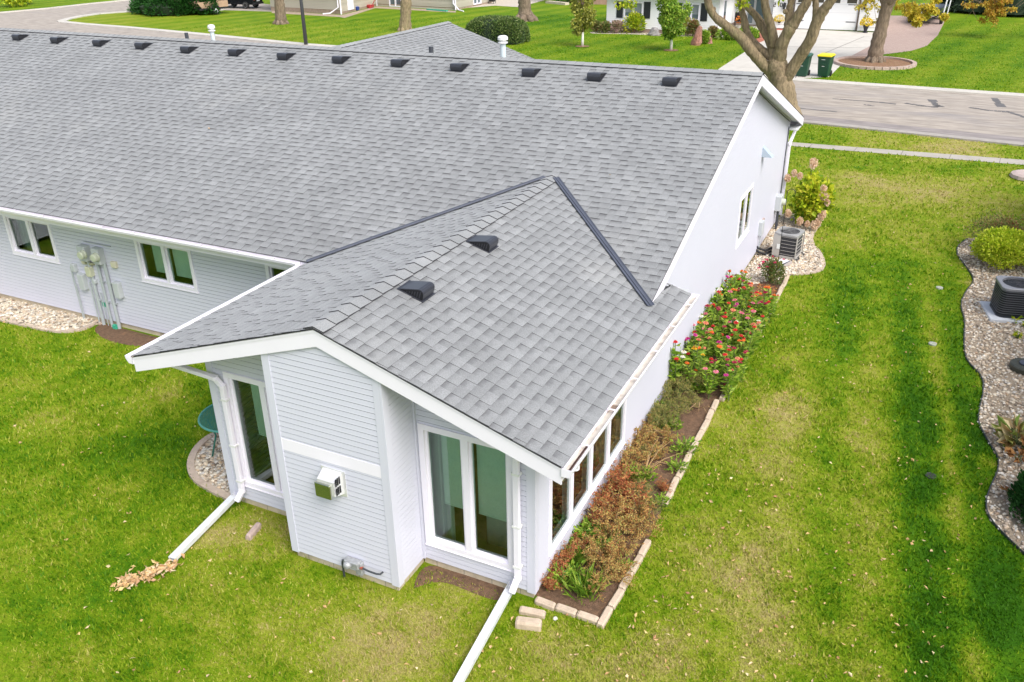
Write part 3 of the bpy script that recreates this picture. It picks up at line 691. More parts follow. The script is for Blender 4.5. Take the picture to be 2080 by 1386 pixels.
HB(mb, 'gas_pipe', M('dark_pipe', (.05, .055, .065), .5), gr0); mb = MB(); mb.tube([g0+Vector((.18, -.01, -.02)), g0+Vector((.215, -.012, -.024))], .02, 8); HB(mb, 'pipe_union', M('red_brown', (.3, .08, .05), .5), gr0)
# gable wall: hood light, disconnect, meter, cable
frg = FR((.014, 0, 0), (0, 1, 0), (0, 0, 1), (1, 0, 0)); pz = PX(1548, 308, .0)
mb = MB(); a, b, c = frg(pz.y-.14, pz.z+.14, .0), frg(pz.y-.14, pz.z-.12, .0), frg(pz.y+.2, pz.z-.12, 0)
mb.prism([frg(pz.y-.1, pz.z+.13, .0), frg(pz.y-.1, pz.z-.1, .0), frg(pz.y-.1, pz.z-.1, .24)], frg(.2, 0, 0)-frg(0, 0, 0)); HB(mb, 'exhaust_hood', M('hood_grey', (.42, .50, .58), .5))
pd = PX(1541, 462, .0); mb = MB(); mb.bvbox(frg, pd.y-.12, pd.y+.1, pd.z-.18, pd.z+.17, 0, .10, .012); ds = HB(mb, 'disconnect_box', boxg); mb = MB(); mb.bvbox(frg, pd.y+.16, pd.y+.36, pd.z-.24, pd.z+.14, 0, .05, .01); HB(mb, 'outlet_cover', M('red_brown_cover', (.42, .33, .30), .5))
mb = MB(); mb.tube([frg(pd.y, pd.z-.18, .05), frg(pd.y-.02, pd.z-.4, .05), frg(pd.y-.05, .12, .06), frg(pd.y+.05, .03, .25)], .012, 8); HB(mb, 'cable', pipeg, ds)
pm = PX(1583, 428, .06); mb = MB(); mb.bvbox(frg, 14.95, 15.25, .55, .95, 0, .16, .015); em = HB(mb, 'electric_meter', boxg); mb = MB(); mb.lathe([(.085, 0), (.085, .03), (.075, .09), (.03, .11)], fr=FR(frg(15.1, .78, .16), (0, 1, 0), (0, 0, 1), (1, 0, 0)), n=16); HB(mb, 'meter_dial', M('meter_glass'), em)
mb = MB(); mb.tube([frg(15.1, .55, .08), frg(15.1, -.02, .08)], .03, 10); mb.tube([frg(15.52, 2.62, .03), frg(15.50, 1.8, .03), frg(15.46, .9, .04), frg(15.25, .8, .06)], .014, 6); mb.tube([frg(15.3, .6, .07), frg(15.35, .3, .07), frg(15.32, 0, .08)], .012, 6)
mb.tube([frg(RY+.1, RZ-.2, .012), frg(13, zM(13)-.2, .012), frg(15.6, zM(15.6)-.2, .012)], .012, 5)
HB(mb, 'cable', M('dark_pipe'), em)

wl0, wl1 = -17.2, -22.; zT = lambda x: ZR-P_*abs(x+19.6)
siding_wall(FR((wl0, 0, 0), (0, 1, 0), (0, 0, 1), (1, 0, 0)), [(0, 2.44), (YW, 2.44)], Zf, []); siding_wall(FR((0, 0, 0), (1, 0, 0), (0, 0, 1), (0, -1, 0)), [(wl1, zT(wl1)-ud), (-19.6, ZR-ud), (wl0, zT(wl0)-ud)], Zf, [])
yT = lambda x: MY+(zT(x)-MZ)/Q; pT = lambda x, y: (x, y, zT(x))
shingles(FR(pT(-16.6, YF), (0, 1, 0), (-1, 0, P_), (P_, 0, 1)), [pT(-16.6, YF), pT(-16.6, yT(-16.6)), pT(-19.6, yT(-19.6)), pT(-19.6, YF)], coarse=True); shingles(FR(pT(-22.6, yT(-22.6)), (0, -1, 0), (1, 0, P_), (-P_, 0, 1)), [pT(-22.6, yT(-22.6)), pT(-22.6, YF), pT(-19.6, YF), pT(-19.6, yT(-19.6))], coarse=True)
# ================================================================ ground
def g2(*pp): return [G(*p) for p in pp]
DRY = []
def blob(px, py, r, a): p = G(px, py); DRY.append((p.x, p.y, r, a))
for b in ((1520, 1080, 1.7, .25), (1500, 1200, 1.8, .2), (1480, 900, 1.5, .2), (1560, 830, 1.2, .2), (1700, 1000, 1.0, .12), (700, 1270, 1.6, .28), (520, 1080, .9, .30), (480, 1240, 1.0, .14), (840, 1330, 1.4, .28), (1150, 1330, 1.0, .24), (950, 1180, .7, .3), (420, 1090, .5, .2), (1750, 380, 3.5, .16), (1950, 400, 3.0, .18), (1750, 500, 1.6, .10),
          (620, 1100, .7, .3), (90, 860, .9, .16), (330, 800, .7, .16), (200, 1000, .6, .12), (2010, 940, .35, .35), (1970, 575, .3, .32), (1640, 1300, 1.0, .16), (1360, 1300, .8, .22), (1300, 1360, .9, .26),
          (300, 900, 1.3, -.22), (180, 1180, 1.2, -.12), (420, 940, .5, -.2), (1700, 640, 1.4, -.14), (1720, 560, 1.2, -.1), (2000, 1250, .9, -.3), (1950, 1150, .8, -.25), (130, 700, 1.0, -.05), (250, 730, .6, .1), (640, 1360, .8, -.06), (500, 72, 14, .10), (200, 40, 14, .15), (1300, 110, 9, -.06), (1950, 100, 9, -.1), (1110, 40, 7, -.2), (700, 40, 9, -.06), (1850, 290, 4, .22), (1980, 300, 4, .22)): blob(*b)
DRY += [(2.6, 19, 6.5, .16), (1.8, 6, 3.0, .08), (-2, -3.5, 4, .06)]
def grass_fac(T, pos):
    sp = T.n('ShaderNodeSeparateXYZ'); T.l(pos, sp.inputs[0])
    cx = T.n('ShaderNodeCombineXYZ'); T.l(sp.outputs[0], cx.inputs[0]); T.l(sp.outputs[1], cx.inputs[1]); p2 = cx.outputs[0]
    n1 = T.noise(p2, .55, 4, .6, dist=.4); n2 = T.noise(p2, 3.2, 5, .68, dist=.5); n3 = T.noise(p2, 17, 4, .7)
    f = T.math('ADD', T.math('MULTIPLY', T.math('SUBTRACT', n1, .5), .95), T.math('MULTIPLY', T.math('SUBTRACT', n2, .5), .80))
    f = T.math('ADD', f, T.math('MULTIPLY', T.math('SUBTRACT', n3, .5), .55)); f = T.math('MULTIPLY', f, T.maprange(sp.outputs[1], 36, 40, 1., .5)); f = T.math('ADD', f, .455)
    for x, y, r, a in DRY:
        v = T.n('ShaderNodeVectorMath', operation='DISTANCE'); T.l(p2, v.inputs[0]); v.inputs[1].default_value = (x, y, 0)
        f = T.math('ADD', f, T.maprange(v.outputs['Value'], r, r*.1, 0, a, True))
    # mowing bands on the side lawn: lusher strip beside the stone bed, paler strip beside the house
    xs = T.math('ADD', sp.outputs[0], T.math('MULTIPLY', sp.outputs[1], .085)); xs = T.math('ADD', xs, T.math('MULTIPLY', T.math('SUBTRACT', n1, .5), .5))
    side = T.math('MULTIPLY', T.maprange(sp.outputs[0], 1.0, 1.6, 0, 1), T.maprange(sp.outputs[1], 15, 9, 0, 1))
    def band(c, hw_, a): return T.math('MULTIPLY', T.math('MULTIPLY', T.maprange(T.math('ABSOLUTE', T.math('SUBTRACT', xs, c)), hw_, hw_*.1, 0, a, True), side), 1.)
    for c, hw_, a in ((4.50, .44, -.32), (5.42, .50, -.28), (3.85, .35, .10), (3.25, .38, -.14), (2.5, .45, .10), (4.98, .20, .10)): f = T.math('ADD', f, band(c, hw_, a))
    # faint alternate mowing stripes on the lawns across the street
    far = T.maprange(sp.outputs[1], 38, 40, 0, 1)
    wv = T.math('SINE', T.math('ADD', T.math('MULTIPLY', sp.outputs[0], 2.6), T.math('MULTIPLY', sp.outputs[1], -.55)))
    f = T.math('ADD', f, T.math('MULTIPLY', T.math('MULTIPLY', wv, .07), far)); f = T.math('SUBTRACT', f, T.math('MULTIPLY', far, .03))
    return f, n3
GR = [(0., (.040, .145, .001)), (.25, (.100, .240, .002)), (.45, (.205, .330, .006)), (.65, (.340, .400, .030)), (.85, (.47, .44, .11)), (1., (.52, .43, .18))]
m, nt, b = newmat('lawn_grass'); T = NT(nt); geo = T.n('ShaderNodeNewGeometry').outputs['Position']
f, n3 = grass_fac(T, geo); c = T.ramp(f, GR)
fine = T.noise(geo, 60, 3, .75); sh = T.maprange(fine, .3, .7, .40, .95); cc = T.n('ShaderNodeCombineColor'); [T.l(sh, cc.inputs[i]) for i in range(3)]  # noise darkens the ground colour, painting in the shade of gaps between blades
c = T.mix(1., c, cc.outputs[0], 'MULTIPLY'); T.l(c, b.inputs['Base Color']); b.inputs['Roughness'].default_value = .9; b.inputs['Specular IOR Level'].default_value = .15
T.bump(T.noise(geo, 45, 4, .7), .6, .03, b); lawnm = m
m, nt, b = newmat('grass_blades'); T = NT(nt); geo = T.n('ShaderNodeNewGeometry').outputs['Position']; f, n3 = grass_fac(T, geo)
at = T.n('ShaderNodeAttribute', attribute_name='tone').outputs['Fac']; f = T.math('ADD', f, T.math('MULTIPLY', T.math('SUBTRACT', at, .5), .62)); c = T.ramp(f, GR)
T.l(c, b.inputs['Base Color']); b.inputs['Roughness'].default_value = .6; b.inputs['Specular IOR Level'].default_value = .25
tr = T.n('ShaderNodeBsdfTranslucent'); T.l(c, tr.inputs[0]); mx = T.n('ShaderNodeMixShader'); mx.inputs[0].default_value = .35; T.l(b.outputs[0], mx.inputs[1]); T.l(tr.outputs[0], mx.inputs[2]); T.l(mx.outputs[0], nt.nodes['Material Output'].inputs['Surface']); bladem = m
def sheet(name, pts, z, mat, kind='structure', label=None, cat=None):
    mb = MB(); mb.face([(p[0], p[1], z) for p in pts]); o = mb.build(name, mat)
    if o.data.polygons[0].normal.z < 0: o.data.flip_normals()
    return tag(o, label, cat, kind=kind)
mb = MB(); S_ = 260
mb.face([(-S_, -60, 0), (S_, -60, 0), (S_, S_, 0), (-S_, S_, 0)]); tag(mb.build('lawn', lawnm), 'green and straw coloured mown lawn around the house', 'lawn', kind='structure')
NOGRASS = []
# ---- beds
gravm = M('gravel_bed', (.34, .275, .20), .95, var=.35, vscale=40, bump=.8, bscale=45, bdist=.03)
soilm = M('bed_soil', (.17, .10, .06), 1., var=.4, vscale=16, bump=.9, bscale=60, bdist=.03, stain=(.27, .15, .08), sscale=7, samt=.8)
PEB = [(.15, .12, .09), (.42, .36, .28), (.68, .60, .47), (.34, .23, .15), (.76, .69, .56), (.56, .41, .26), (.50, .47, .43), (.84, .79, .69)]
pebm = M('pebbles', tone=PEB, rough=.75, var=.12, vscale=60)
ico = None
def pebbles(name, poly, n, s0, s1, label, z=.0, sub=False):
    global ico
    if ico is None:
        t = (1+5**.5)/2; v = np.array([(-1, t, 0), (1, t, 0), (-1, -t, 0), (1, -t, 0), (0, -1, t), (0, 1, t), (0, -1, -t), (0, 1, -t), (t, 0, -1), (t, 0, 1), (-t, 0, -1), (-t, 0, 1)])/math.hypot(1, t)
        fcs = np.array([(0, 11, 5), (0, 5, 1), (0, 1, 7), (0, 7, 10), (0, 10, 11), (1, 5, 9), (5, 11, 4), (11, 10, 2), (10, 7, 6), (7, 1, 8), (3, 9, 4), (3, 4, 2), (3, 2, 6), (3, 6, 8), (3, 8, 9), (4, 9, 5), (2, 4, 11), (6, 2, 10), (8, 6, 7), (9, 8, 1)]); ico = (v, fcs)
    a = np.array([(p[0], p[1]) for p in poly]); lo, hi = a.min(0), a.max(0); P = rng.uniform(lo, hi, (n*3, 2)); P = P[inpoly(P, poly)][:n]; k = len(P)
    s = rng.uniform(s0, s1, k)*rng.choice([.7, 1, 1, 1.35], k); ax = np.stack([s*rng.uniform(.8, 1.5, k), s*rng.uniform(.7, 1.1, k), s*rng.uniform(.45, .8, k)], 1)
    V = ico[0][None]*ax[:, None]*rng.uniform(.82, 1.15, (k, 12, 1)); th = rng.uniform(0, 6.28, k); c, s_ = np.cos(th)[:, None], np.sin(th)[:, None]
    X = V[..., 0]*c-V[..., 1]*s_; Y = V[..., 0]*s_+V[..., 1]*c; Z_ = V[..., 2]+rng.uniform(0, .018, (k, 1))+z+.006
    V = np.stack([X+P[:, :1], Y+P[:, 1:], Z_], -1).reshape(-1, 3); F = (ico[1][None]+np.arange(k)[:, None, None]*12).reshape(-1, 3)
    o = npmesh(name, V, F, pebm, np.repeat(rng.uniform(0, 1, k), 20), smooth=True); return tag(o, label, 'gravel', kind='stuff')
def bed(poly, n, s0, s1, label):
    sheet('gravel_bed', poly, .006, gravm); NOGRASS.append(poly); pebbles('gravel', poly, n, s0, s1, label)
kerbm = M('edging_concrete', (.50, .40, .32), .9, var=.15, vscale=14, bump=.3, stain=(.30, .22, .17), sscale=5)
def edging(name, pts, w_, h_, mat, label, cat='edging'):
    mb = MB()
    for a, b_ in zip(pts[:-1], pts[1:]):
        mb.bar((a[0], a[1], h_/2-.02), (b_[0], b_[1], h_/2-.02), w_, h_+.04)
    return tag(mb.build(name, mat), label, cat)
# right-hand stone bed
bR = smoothpoly([G(*p) for p in ((2130, 1175), (2080, 1128), (2035, 1085), (2006, 1052), (2001, 1020), (2012, 988), (2027, 960), (2027, 928), (2008, 903), (1985, 858), (1988, 835), (1997, 800), (1996, 768), (1972, 745), (1960, 728), (1957, 690), (1960, 652), (1949, 620), (1962, 592), (1980, 572), (1966, 548), (1943, 520), (1944, 500), (1965, 487))], 2)
pR = bR+[Vector((5.6, 17.2, 0)), Vector((9.5, 17.5, 0)), Vector((10, 2, 0)), Vector((6.4, 2.0, 0))]
bed(pR, 30000, .016, .030, 'mixed tan and grey river stones in the bed along the right edge')
edging('bed_edging', bR, .014, .04, M('black_edging', (.05, .055, .06), .5), 'thin dark plastic edging winding along the right stone bed')
# bed around the grey air conditioner
bA = smoothpoly([Vector((0, 10.6, 0)), *[G(*p) for p in ((1540, 590), (1597, 560), (1650, 556), (1674, 546), (1668, 518), (1645, 493), (1652, 470), (1668, 455), (1640, 432))], Vector((.0, 16.4, 0))], 1)
pA = [Vector((0, 10.7, 0)), Vector((.95, 11.85, 0))]+bA[3:]
bed(pA, 6500, .018, .032, 'pale river stones around the grey air conditioner')
edging('bed_edging', bA[4:-4], .10, .03, kerbm, 'flat concrete edging round the stones by the grey air conditioner')
# bed under the windows at the left
bL = smoothpoly([Vector((-17, 2.9, 0)), Vector((-14.6, 2.72, 0)), *[G(*p) for p in ((60, 665), (120, 677), (170, 672), (198, 656))], Vector((-11.55, 3.5, 0))], 2)
pL = [Vector((-17, 3.58, 0))]+bL+[Vector((-11.5, 3.58, 0))]
bed(pL, 5200, .022, .04, 'tan river stones in the strip under the left windows')
edging('bed_edging', bL, .09, .04, kerbm, 'curved concrete edging in front of the stones under the left windows')
# small bed by the sunroom wall
bS = smoothpoly([Vector((-4.82, 1.55, 0)), Vector((-5.6, 1.5, 0)), *[G(*p) for p in ((445, 878), (402, 908), (385, 945), (395, 975), (430, 998))], Vector((-4.85, -.02, 0))], 2)
bed(bS, 2600, .02, .036, 'grey and tan stones in the half-round bed beside the sunroom')
edging('bed_edging', bS[3:], .11, .05, kerbm, 'half-round concrete edging beside the sunroom wall')
# flower bed
pF = [Vector((-.02, .06, 0)), Vector((.88, .0, 0)), Vector((.93, 1.5, 0)), Vector((.90, 2.6, 0)), Vector((.86, 4.4, 0)), Vector((.93, 5.7, 0)), Vector((.94, 10.0, 0)), Vector((.95, 11.9, 0)), Vector((-.02, 10.75, 0))]
sheet('flower_bed_soil', pF, .010, soilm); NOGRASS.append(pF)
# bare soil patches
def patch(pts, dens=.5, nog=True):
    q = smoothpoly([G(*p) for p in pts], 2, True); sheet('bare_soil', q, .005, soilm); 
    if nog: NOGRASS.append(q)
patch([(206, 655), (250, 668), (335, 690), (420, 702), (380, 712), (330, 706), (270, 704), (215, 692), (188, 672)])
patch([(862, 1142), (930, 1165), (1010, 1185), (1035, 1200), (1015, 1225), (960, 1205), (900, 1180), (855, 1190), (835, 1200)], nog=False)
NOGRASS += [[(WX, 0), (CL, 0), (CL, -CD), (CR_, -CD), (CR_, 0), (0, 0), (0, YBK), (XLM, YBK), (XLM, YW), (WX, YW)], [(WX-.04, -.06), (CL-.06, -.06), (CL-.06, -CD-.07), (CR_+.07, -CD-.07), (CR_+.07, -.07), (.02, -.07), (.02, .1), (WX-.04, .1)], [(XLM, YW-.07), (WX, YW-.07), (WX, YW+.1), (XLM, YW+.1)], [(-22, 0), (-17.2, 0), (-17.2, 3.6), (-22, 3.6)]]
# ---- street, pavement, drives
streetm = M('street_asphalt', (.355, .31, .265), .9, var=.42, vscale=3.2, vdet=9, bump=.25, bscale=70, stain=(.27, .25, .245), sscale=.35, samt=.75, stretch=(.28, 1.4, 1))
concm = M('concrete_paving', (.55, .52, .465), .85, var=.07, vscale=1.5, bump=.1, stain=(.44, .41, .36), sscale=.7, samt=.6)
crackm = M('crack_sealant', (.13, .125, .125), .8, var=.3, vscale=4)
far_curb = [Vector((40, 37.4, 0)), Vector((6.7, 37.4, 0)), Vector((-3.3, 37.9, 0)), Vector((-14, 38.6, 0)), Vector((-24, 39.2, 0))]+[G(*p) for p in ((620, 92), (520, 82), (400, 70), (260, 57), (170, 50), (130, 46))]
tip = G(125, 44)
side_near = [G(*p) for p in ((140, 39), (165, 34), (200, 29), (260, 24.5), (330, 22.5), (455, 21))]
side_far = [G(*p) for p in ((455, -2), (262, 1), (180, 9), (100, 18), (0, 27), (-160, 42))]
near_edge = [Vector((-140, 36, 0)), Vector((-90, 33, 0)), Vector((-60, 31.5, 0)), Vector((-34, 29.8, 0)), Vector((-1.2, 28.5, 0)), Vector((6.3, 27.6, 0)), Vector((40, 26, 0))]
pStreet = far_curb+[tip]+side_near+[G(553, 24), G(553, 10)]+side_far+near_edge
NOGRASS.append(pStreet); sheet('street', pStreet, .004, streetm)
def kerb(name, pts, w_, h_, mat, z0=-.02): 
    mb = MB()
    for a, b_ in zip(pts[:-1], pts[1:]): mb.bar((a[0], a[1], (h_+z0)/2), (b_[0], b_[1], (h_+z0)/2), w_, h_-z0)
    return tag(mb.build(name, mat), kind='structure')
kerb('kerb', far_curb+[tip]+side_near, .7, .07, concm); kerb('kerb', near_edge, .4, .06, M('kerb_old', (.36, .33, .30), .9, var=.15)); kerb('kerb', side_far, .45, .09, concm)
pWalk = [Vector((-40, 25.2, 0)), Vector((-1.1, 25.0, 0)), Vector((6.3, 25.42, 0)), Vector((30, 26, 0)), Vector((30, 25.3, 0)), Vector((6.3, 24.72, 0)), Vector((-.9, 24.42, 0)), Vector((-40, 24.5, 0))]
sheet('sidewalk', pWalk, .008, M('sidewalk_concrete', (.40, .37, .325), .9, var=.12, vscale=2.5, stain=(.30, .27, .22), sscale=1.2, samt=.6))
edge2 = [Vector((p.x, p.y+1.5+.25*math.sin(p.x*.7), 0)) for p in near_edge[3:]]; sheet('street_edge_patch', near_edge[3:]+edge2[::-1], .007, M('street_dark', (.265, .235, .225), .9, var=.4, vscale=4, vdet=9, stretch=(.28, 1.4, 1)))
NOGRASS.append(pWalk)
mb = MB()
for k in range(16): x = -8+k*1.5; y = 24.43+(x+.9)*.045; mb.bar((x, y-.05, .0095), (x+.05, y+.68, .0095), .02, .002)
tag(mb.build('sidewalk_joint', M('joint_dark', (.2, .18, .16), .9)), kind='structure')
def crack(pts, w0):
    mb = MB(); q = [G(*p) for p in pts]
    for i in range(len(q)-1): 
        n = 5
        for k in range(n):
            a = q[i].lerp(q[i+1], k/n); b_ = q[i].lerp(q[i+1], (k+1)/n); j = lambda: Vector((random.uniform(-.06, .06), random.uniform(-.06, .06), 0)); a += j()*.5
            mb.bar(a+Vector((0, 0, .0085)), b_+Vector((0, 0, .0085)), w0*random.uniform(.6, 1.3), .002)
    tag(mb.build('crack_seal', crackm), kind='structure')
crack([(1690, 201), (1760, 206), (1820, 212)], .16); crack([(1838, 210), (1870, 215), (1905, 219)], .2); crack([(1893, 203), (1900, 214), (1912, 218)], .3); crack([(1970, 219), (2010, 225), (2050, 228), (2085, 240)], .22); crack([(2020, 200), (2035, 218)], .3); crack([(1620, 220), (1700, 228)], .1); crack([(1755, 213), (1775, 216)], .15)
pDrive = [G(*p) for p in ((1459, 141), (1516, 104), (1552, 78), (1549, 60), (1562, 57), (1780, 66.5), (1771, 92), (1724, 117), (1684, 157), (1600, 161), (1460, 156))]
sheet('driveway', pDrive, .010, concm); NOGRASS.append(pDrive)
mb = MB()
for a, b_ in (((1615, 160), (1662, 62)), ((1590, 128), (1712, 131)), ((1570, 95), (1760, 98)), ((1660, 115), (1755, 75))): p, q = G(*a), G(*b_); mb.bar((p.x, p.y, .0135), (q.x, q.y, .0135), .05, .002)
tag(mb.build('driveway_joint', M('joint_dark')), kind='structure')
def brickmat(name, c1, c2, cm, scale):
    m, nt, b = newmat(name); T = NT(nt); tc = T.n('ShaderNodeTexCoord').outputs['Object']; br = T.n('ShaderNodeTexBrick'); T.l(tc, br.inputs[0]); br.inputs['Scale'].default_value = scale
    for i, c in enumerate((c1, c2, cm)): br.inputs[i+1].default_value = (*c, 1)
    br.inputs['Mortar Size'].default_value = .012; T.l(br.outputs[0], b.inputs['Base Color']); b.inputs['Roughness'].default_value = .9; return m
pPav = [G(*p) for p in ((1771, 92), (1724, 117), (1684, 155), (1690, 157), (1722, 122), (1795, 111), (1850, 104), (1882, 94), (1905, 72), (1917, 48), (1922, 33), (1810, 30), (1785, 60))]
pPav = [G(*p) for p in ((1724, 117), (1795, 111), (1850, 104), (1882, 94), (1905, 72), (1917, 48), (1921, 33), (1806, 32), (1780, 62), (1774, 90))]
sheet('paver_drive', pPav, .008, brickmat('clay_pavers', (.36, .255, .22), (.42, .32, .27), (.25, .19, .16), 3.5)); NOGRASS.append(pPav)
# ---- grass blades, dense near the camera and thinning with distance
def grass(n, r0, r1):
    fwd = math.atan2(FW[1], FW[0]); th = rng.uniform(-.66, .66, n); r = np.exp(rng.uniform(math.log(r0), math.log(r1), n)); m_ = n//4; th[:m_] = rng.choice([-1, 1], m_)*rng.uniform(.66, 1.5, m_); r[:m_] = np.exp(rng.uniform(math.log(r0), math.log(22), m_)); th = th+fwd
    P = np.stack([CAM[0]+r*np.cos(th), CAM[1]+r*np.sin(th)], 1); ok = np.ones(n, bool)
    for pg in NOGRASS: ok &= ~inpoly(P, pg)
    for q, keep in (([G(*p) for p in ((862, 1142), (930, 1165), (1010, 1185), (1035, 1200), (1015, 1225), (960, 1205), (900, 1180), (855, 1190), (835, 1200))], .62),): ok &= ~(inpoly(P, q) & (rng.random(n) > keep))
    P = P[ok]; r = r[ok]; k = len(P); rr = np.hypot(r, 7.6)
    def vn(sz):
        g = rng.random((512, 512)); X, Y = P[:, 0]/sz+200, P[:, 1]/sz+200; i, j = np.floor(X).astype(int), np.floor(Y).astype(int); fx, fy = X-i, Y-j; fx = fx*fx*(3-2*fx); fy = fy*fy*(3-2*fy); i %= 511; j %= 511
        return (g[i, j]*(1-fx)+g[i+1, j]*fx)*(1-fy)+(g[i, j+1]*(1-fx)+g[i+1, j+1]*fx)*fy
    cl = .55*vn(.22)+.45*vn(.7)
    h = np.clip(.0036*rr, .03, .055)*rng.uniform(.6, 1.35, k)*(.45+1.15*cl); wd = np.clip(.00075*rr, .005, .026)*rng.uniform(.7, 1.4, k)
    a = rng.uniform(0, 6.283, k); ln = rng.uniform(.2, .9, k); a2 = rng.uniform(0, 6.283, k)
    B = np.stack([P[:, 0], P[:, 1], np.full(k, -.003)], 1); S = np.stack([np.cos(a), np.sin(a), np.zeros(k)], 1)*wd[:, None]; Tp = B+np.stack([np.cos(a2)*ln*h, np.sin(a2)*ln*h, h], 1)
    V = np.stack([B-S, B+S, Tp], 1).reshape(-1, 3); F = np.arange(3*k).reshape(-1, 3)
    return V, F, np.clip(rng.uniform(0, 1, k)+(.5-cl)*.45, 0, 1)
V, F, t = grass(900000, 2.0, 75)
tag(npmesh('grass', V, F, bladem, t), 'short mown grass of the lawns', 'grass', kind='stuff')
# longer tufts along walls, edging and bed margins
def tufts(segs, per, hh, label):
    P = []
    for a, b_ in segs:
        a, b_ = vec(a), vec(b_); L = (b_-a).length
        for _ in range(int(L*per)): p = a.lerp(b_, random.random()); P.append((p.x+random.gauss(0, .03), p.y+random.gauss(0, .03), 0))
    P = np.array(P); k = len(P); a = rng.uniform(0, 6.28, k); D = np.stack([np.cos(a)*.45, np.sin(a)*.45, np.ones(k)], 1)
    o = leafobj('grass', P, D, hh*rng.uniform(.4, 1.2, k), rng.uniform(.006, .011, k), bladem, rng.uniform(0, .6, k)); return tag(o, label, 'grass', kind='stuff')
tufts([((CL, -CD-.03, 0), (CR_, -CD-.03, 0)), ((CR_+.03, -CD, 0), (CR_+.03, -.1, 0)), ((-.3, -.05, 0), (0, -.05, 0)), ((WX, -.05, 0), (CL, -.05, 0))], 80, .07, 'ragged uncut grass along the sunroom foundation')
# ---- fallen leaves
leafm = M('dry_leaves', tone=[(.62, .42, .22), (.50, .30, .13), (.72, .58, .36), (.40, .21, .10), (.66, .50, .20)], rough=.8)
def litter(name, P, s, label, zup=.035, kind='stuff'):
    k = len(P); a = rng.uniform(0, 6.28, k); D = np.stack([np.cos(a), np.sin(a), rng.uniform(-.15, .3, k)], 1)
    B = np.stack([P[:, 0], P[:, 1], rng.uniform(.5, 1, k)*zup], 1); o = leafobj(name, B, D, s*rng.uniform(.6, 1.3, k), s*rng.uniform(.35, .8, k), leafm, rng.uniform(0, 1, k), fold=.2, curl=.15); return tag(o, label, 'leaves', kind=kind)
n = 5200; th = math.atan2(FW[1], FW[0])+rng.uniform(-.6, .6, n); r = np.exp(rng.uniform(math.log(6), math.log(40), n)); P = np.stack([CAM[0]+r*np.cos(th), CAM[1]+r*np.sin(th)], 1)
keep = rng.random(n) < np.where(P[:, 0] > 1.2, .62, .22); keep &= ~inpoly(P, NOGRASS[-1])
for pg in NOGRASS: keep &= ~inpoly(P, pg)
litter('fallen_leaves', P[keep], .056, 'small tan leaves scattered over the lawn')
q = G(312, 1168); P = np.array([(q.x+t_*-.26+random.gauss(0, .055), q.y-t_*.42+random.gauss(0, .055)) for t_ in rng.uniform(-.5, .75, 230)]); o = litter('leaf_pile', P, .085, 'heap of pale brown leaves washed out at the end of the left downspout', .07, None); o['category'] = 'leaf pile'; o['kind'] = 'stuff'
for px, py, zz in ((1241, 359, 0), (1252, 532, 1), (425, 265, 0), (1381, 470, 0)):
    p = on_plane(px, py, fMN); mb = MB(); a = random.uniform(0, 6); fr = FR(p, (math.cos(a), math.sin(a), .2), (-math.sin(a), math.cos(a), .3), (0, 0, 1))
    mb.face([fr(0, 0, .03), fr(.03, .02, .04), fr(.065, 0, .034), fr(.03, -.02, .03)], 0, random.random()); tag(mb.build('leaf', leafm), ('tan leaf lying on the main roof above the sunroom ridge', 'brown leaf caught in the right valley of the sunroom roof', 'small leaf lying on the main roof left of centre', 'small leaf on the main roof near the gable edge')[(1241, 1252, 425, 1381).index(px)], 'leaf')
# ================================================================ near things
# ---- loose edging stones and the bed border
stonem = M('edging_stone', (.55, .44, .335), .9, var=.14, vscale=12, bump=.35, bscale=80, stain=(.36, .28, .20), sscale=6)
stoneg = M('edging_stone_grey', (.44, .36, .32), .9, var=.14, vscale=12, bump=.35, bscale=80)
def stone(p, q, label, mat=stonem, w_=.095, h_=.085, group=None, z=0.):
    p, q = vec(p), vec(q); d = q-p; L = d.length; mb = MB(); fr = FR((p.x, p.y, z-.01), (d.x, d.y, 0), (-d.y, d.x, 0), (0, 0, 1))
    jit = random.uniform(-.012, .012)
    pr = [(-w_/2, 0), (w_/2, 0), (w_/2, h_*.72), (w_/2-.018, h_), (-w_/2+.018, h_), (-w_/2, h_*.72)]
    R_ = []
    for a, k in ((0, .86), (.025, 1), (L-.025, 1), (L, .86)): R_.append([fr(a, y*k+jit*a/L, zz*(k if zz > .02 else 1)) for y, zz in pr])
    mb.loft(R_); o = mb.build('edging_stone', mat, fix=True); return tag(o, label, 'stone', group)
def run(a, b_, n, label, group):
    a, b_ = vec(a), vec(b_)
    for k in range(n): stone(a.lerp(b_, (k+.02)/n), a.lerp(b_, (k+.97)/n), label, stonem if random.random() < .93 else stoneg, group=group)
gB = 'edging stones along the flower bed'
run((.03, -.03, 0), (.86, -.04, 0), 3, 'tan edging stone in the short row across the near end of the flower bed', gB)
run((.90, -.12, 0), (.95, 1.62, 0), 5, 'tan edging stone in the near stretch beside the dried plants', gB)
run((.90, 2.45, 0), (.88, 5.65, 0), 9, 'tan edging stone in the stretch before the zinnias beside bare soil', gB)
run((.98, 10.0, 0), (.97, 11.9, 0), 5, 'tan edging stone in the far stretch by the pink rose bush', gB)
run((.93, 5.7, 0), (.97, 9.95, 0), 11, 'tan edging stone half hidden under the zinnias', gB)
a = G(1057, 1240); stone(G(1056, 1243), G(1108, 1252), 'longer tan stone at the back of the loose pair by the right downspout', z=0)
stone(G(1048, 1270), G(1100, 1276), 'tan stone lying in front of the loose pair by the right downspout', h_=.12, w_=.12)
mb = MB(); mb.lathe([(.02, 0), (.032, .012), (.026, .03), (.01, .036)], G(1128, 1259), 10); tag(mb.build('pebble', M('white_pebble', (.7, .66, .56), .7), smooth=True), 'small round pale pebble right of the loose edging stones', 'pebble')
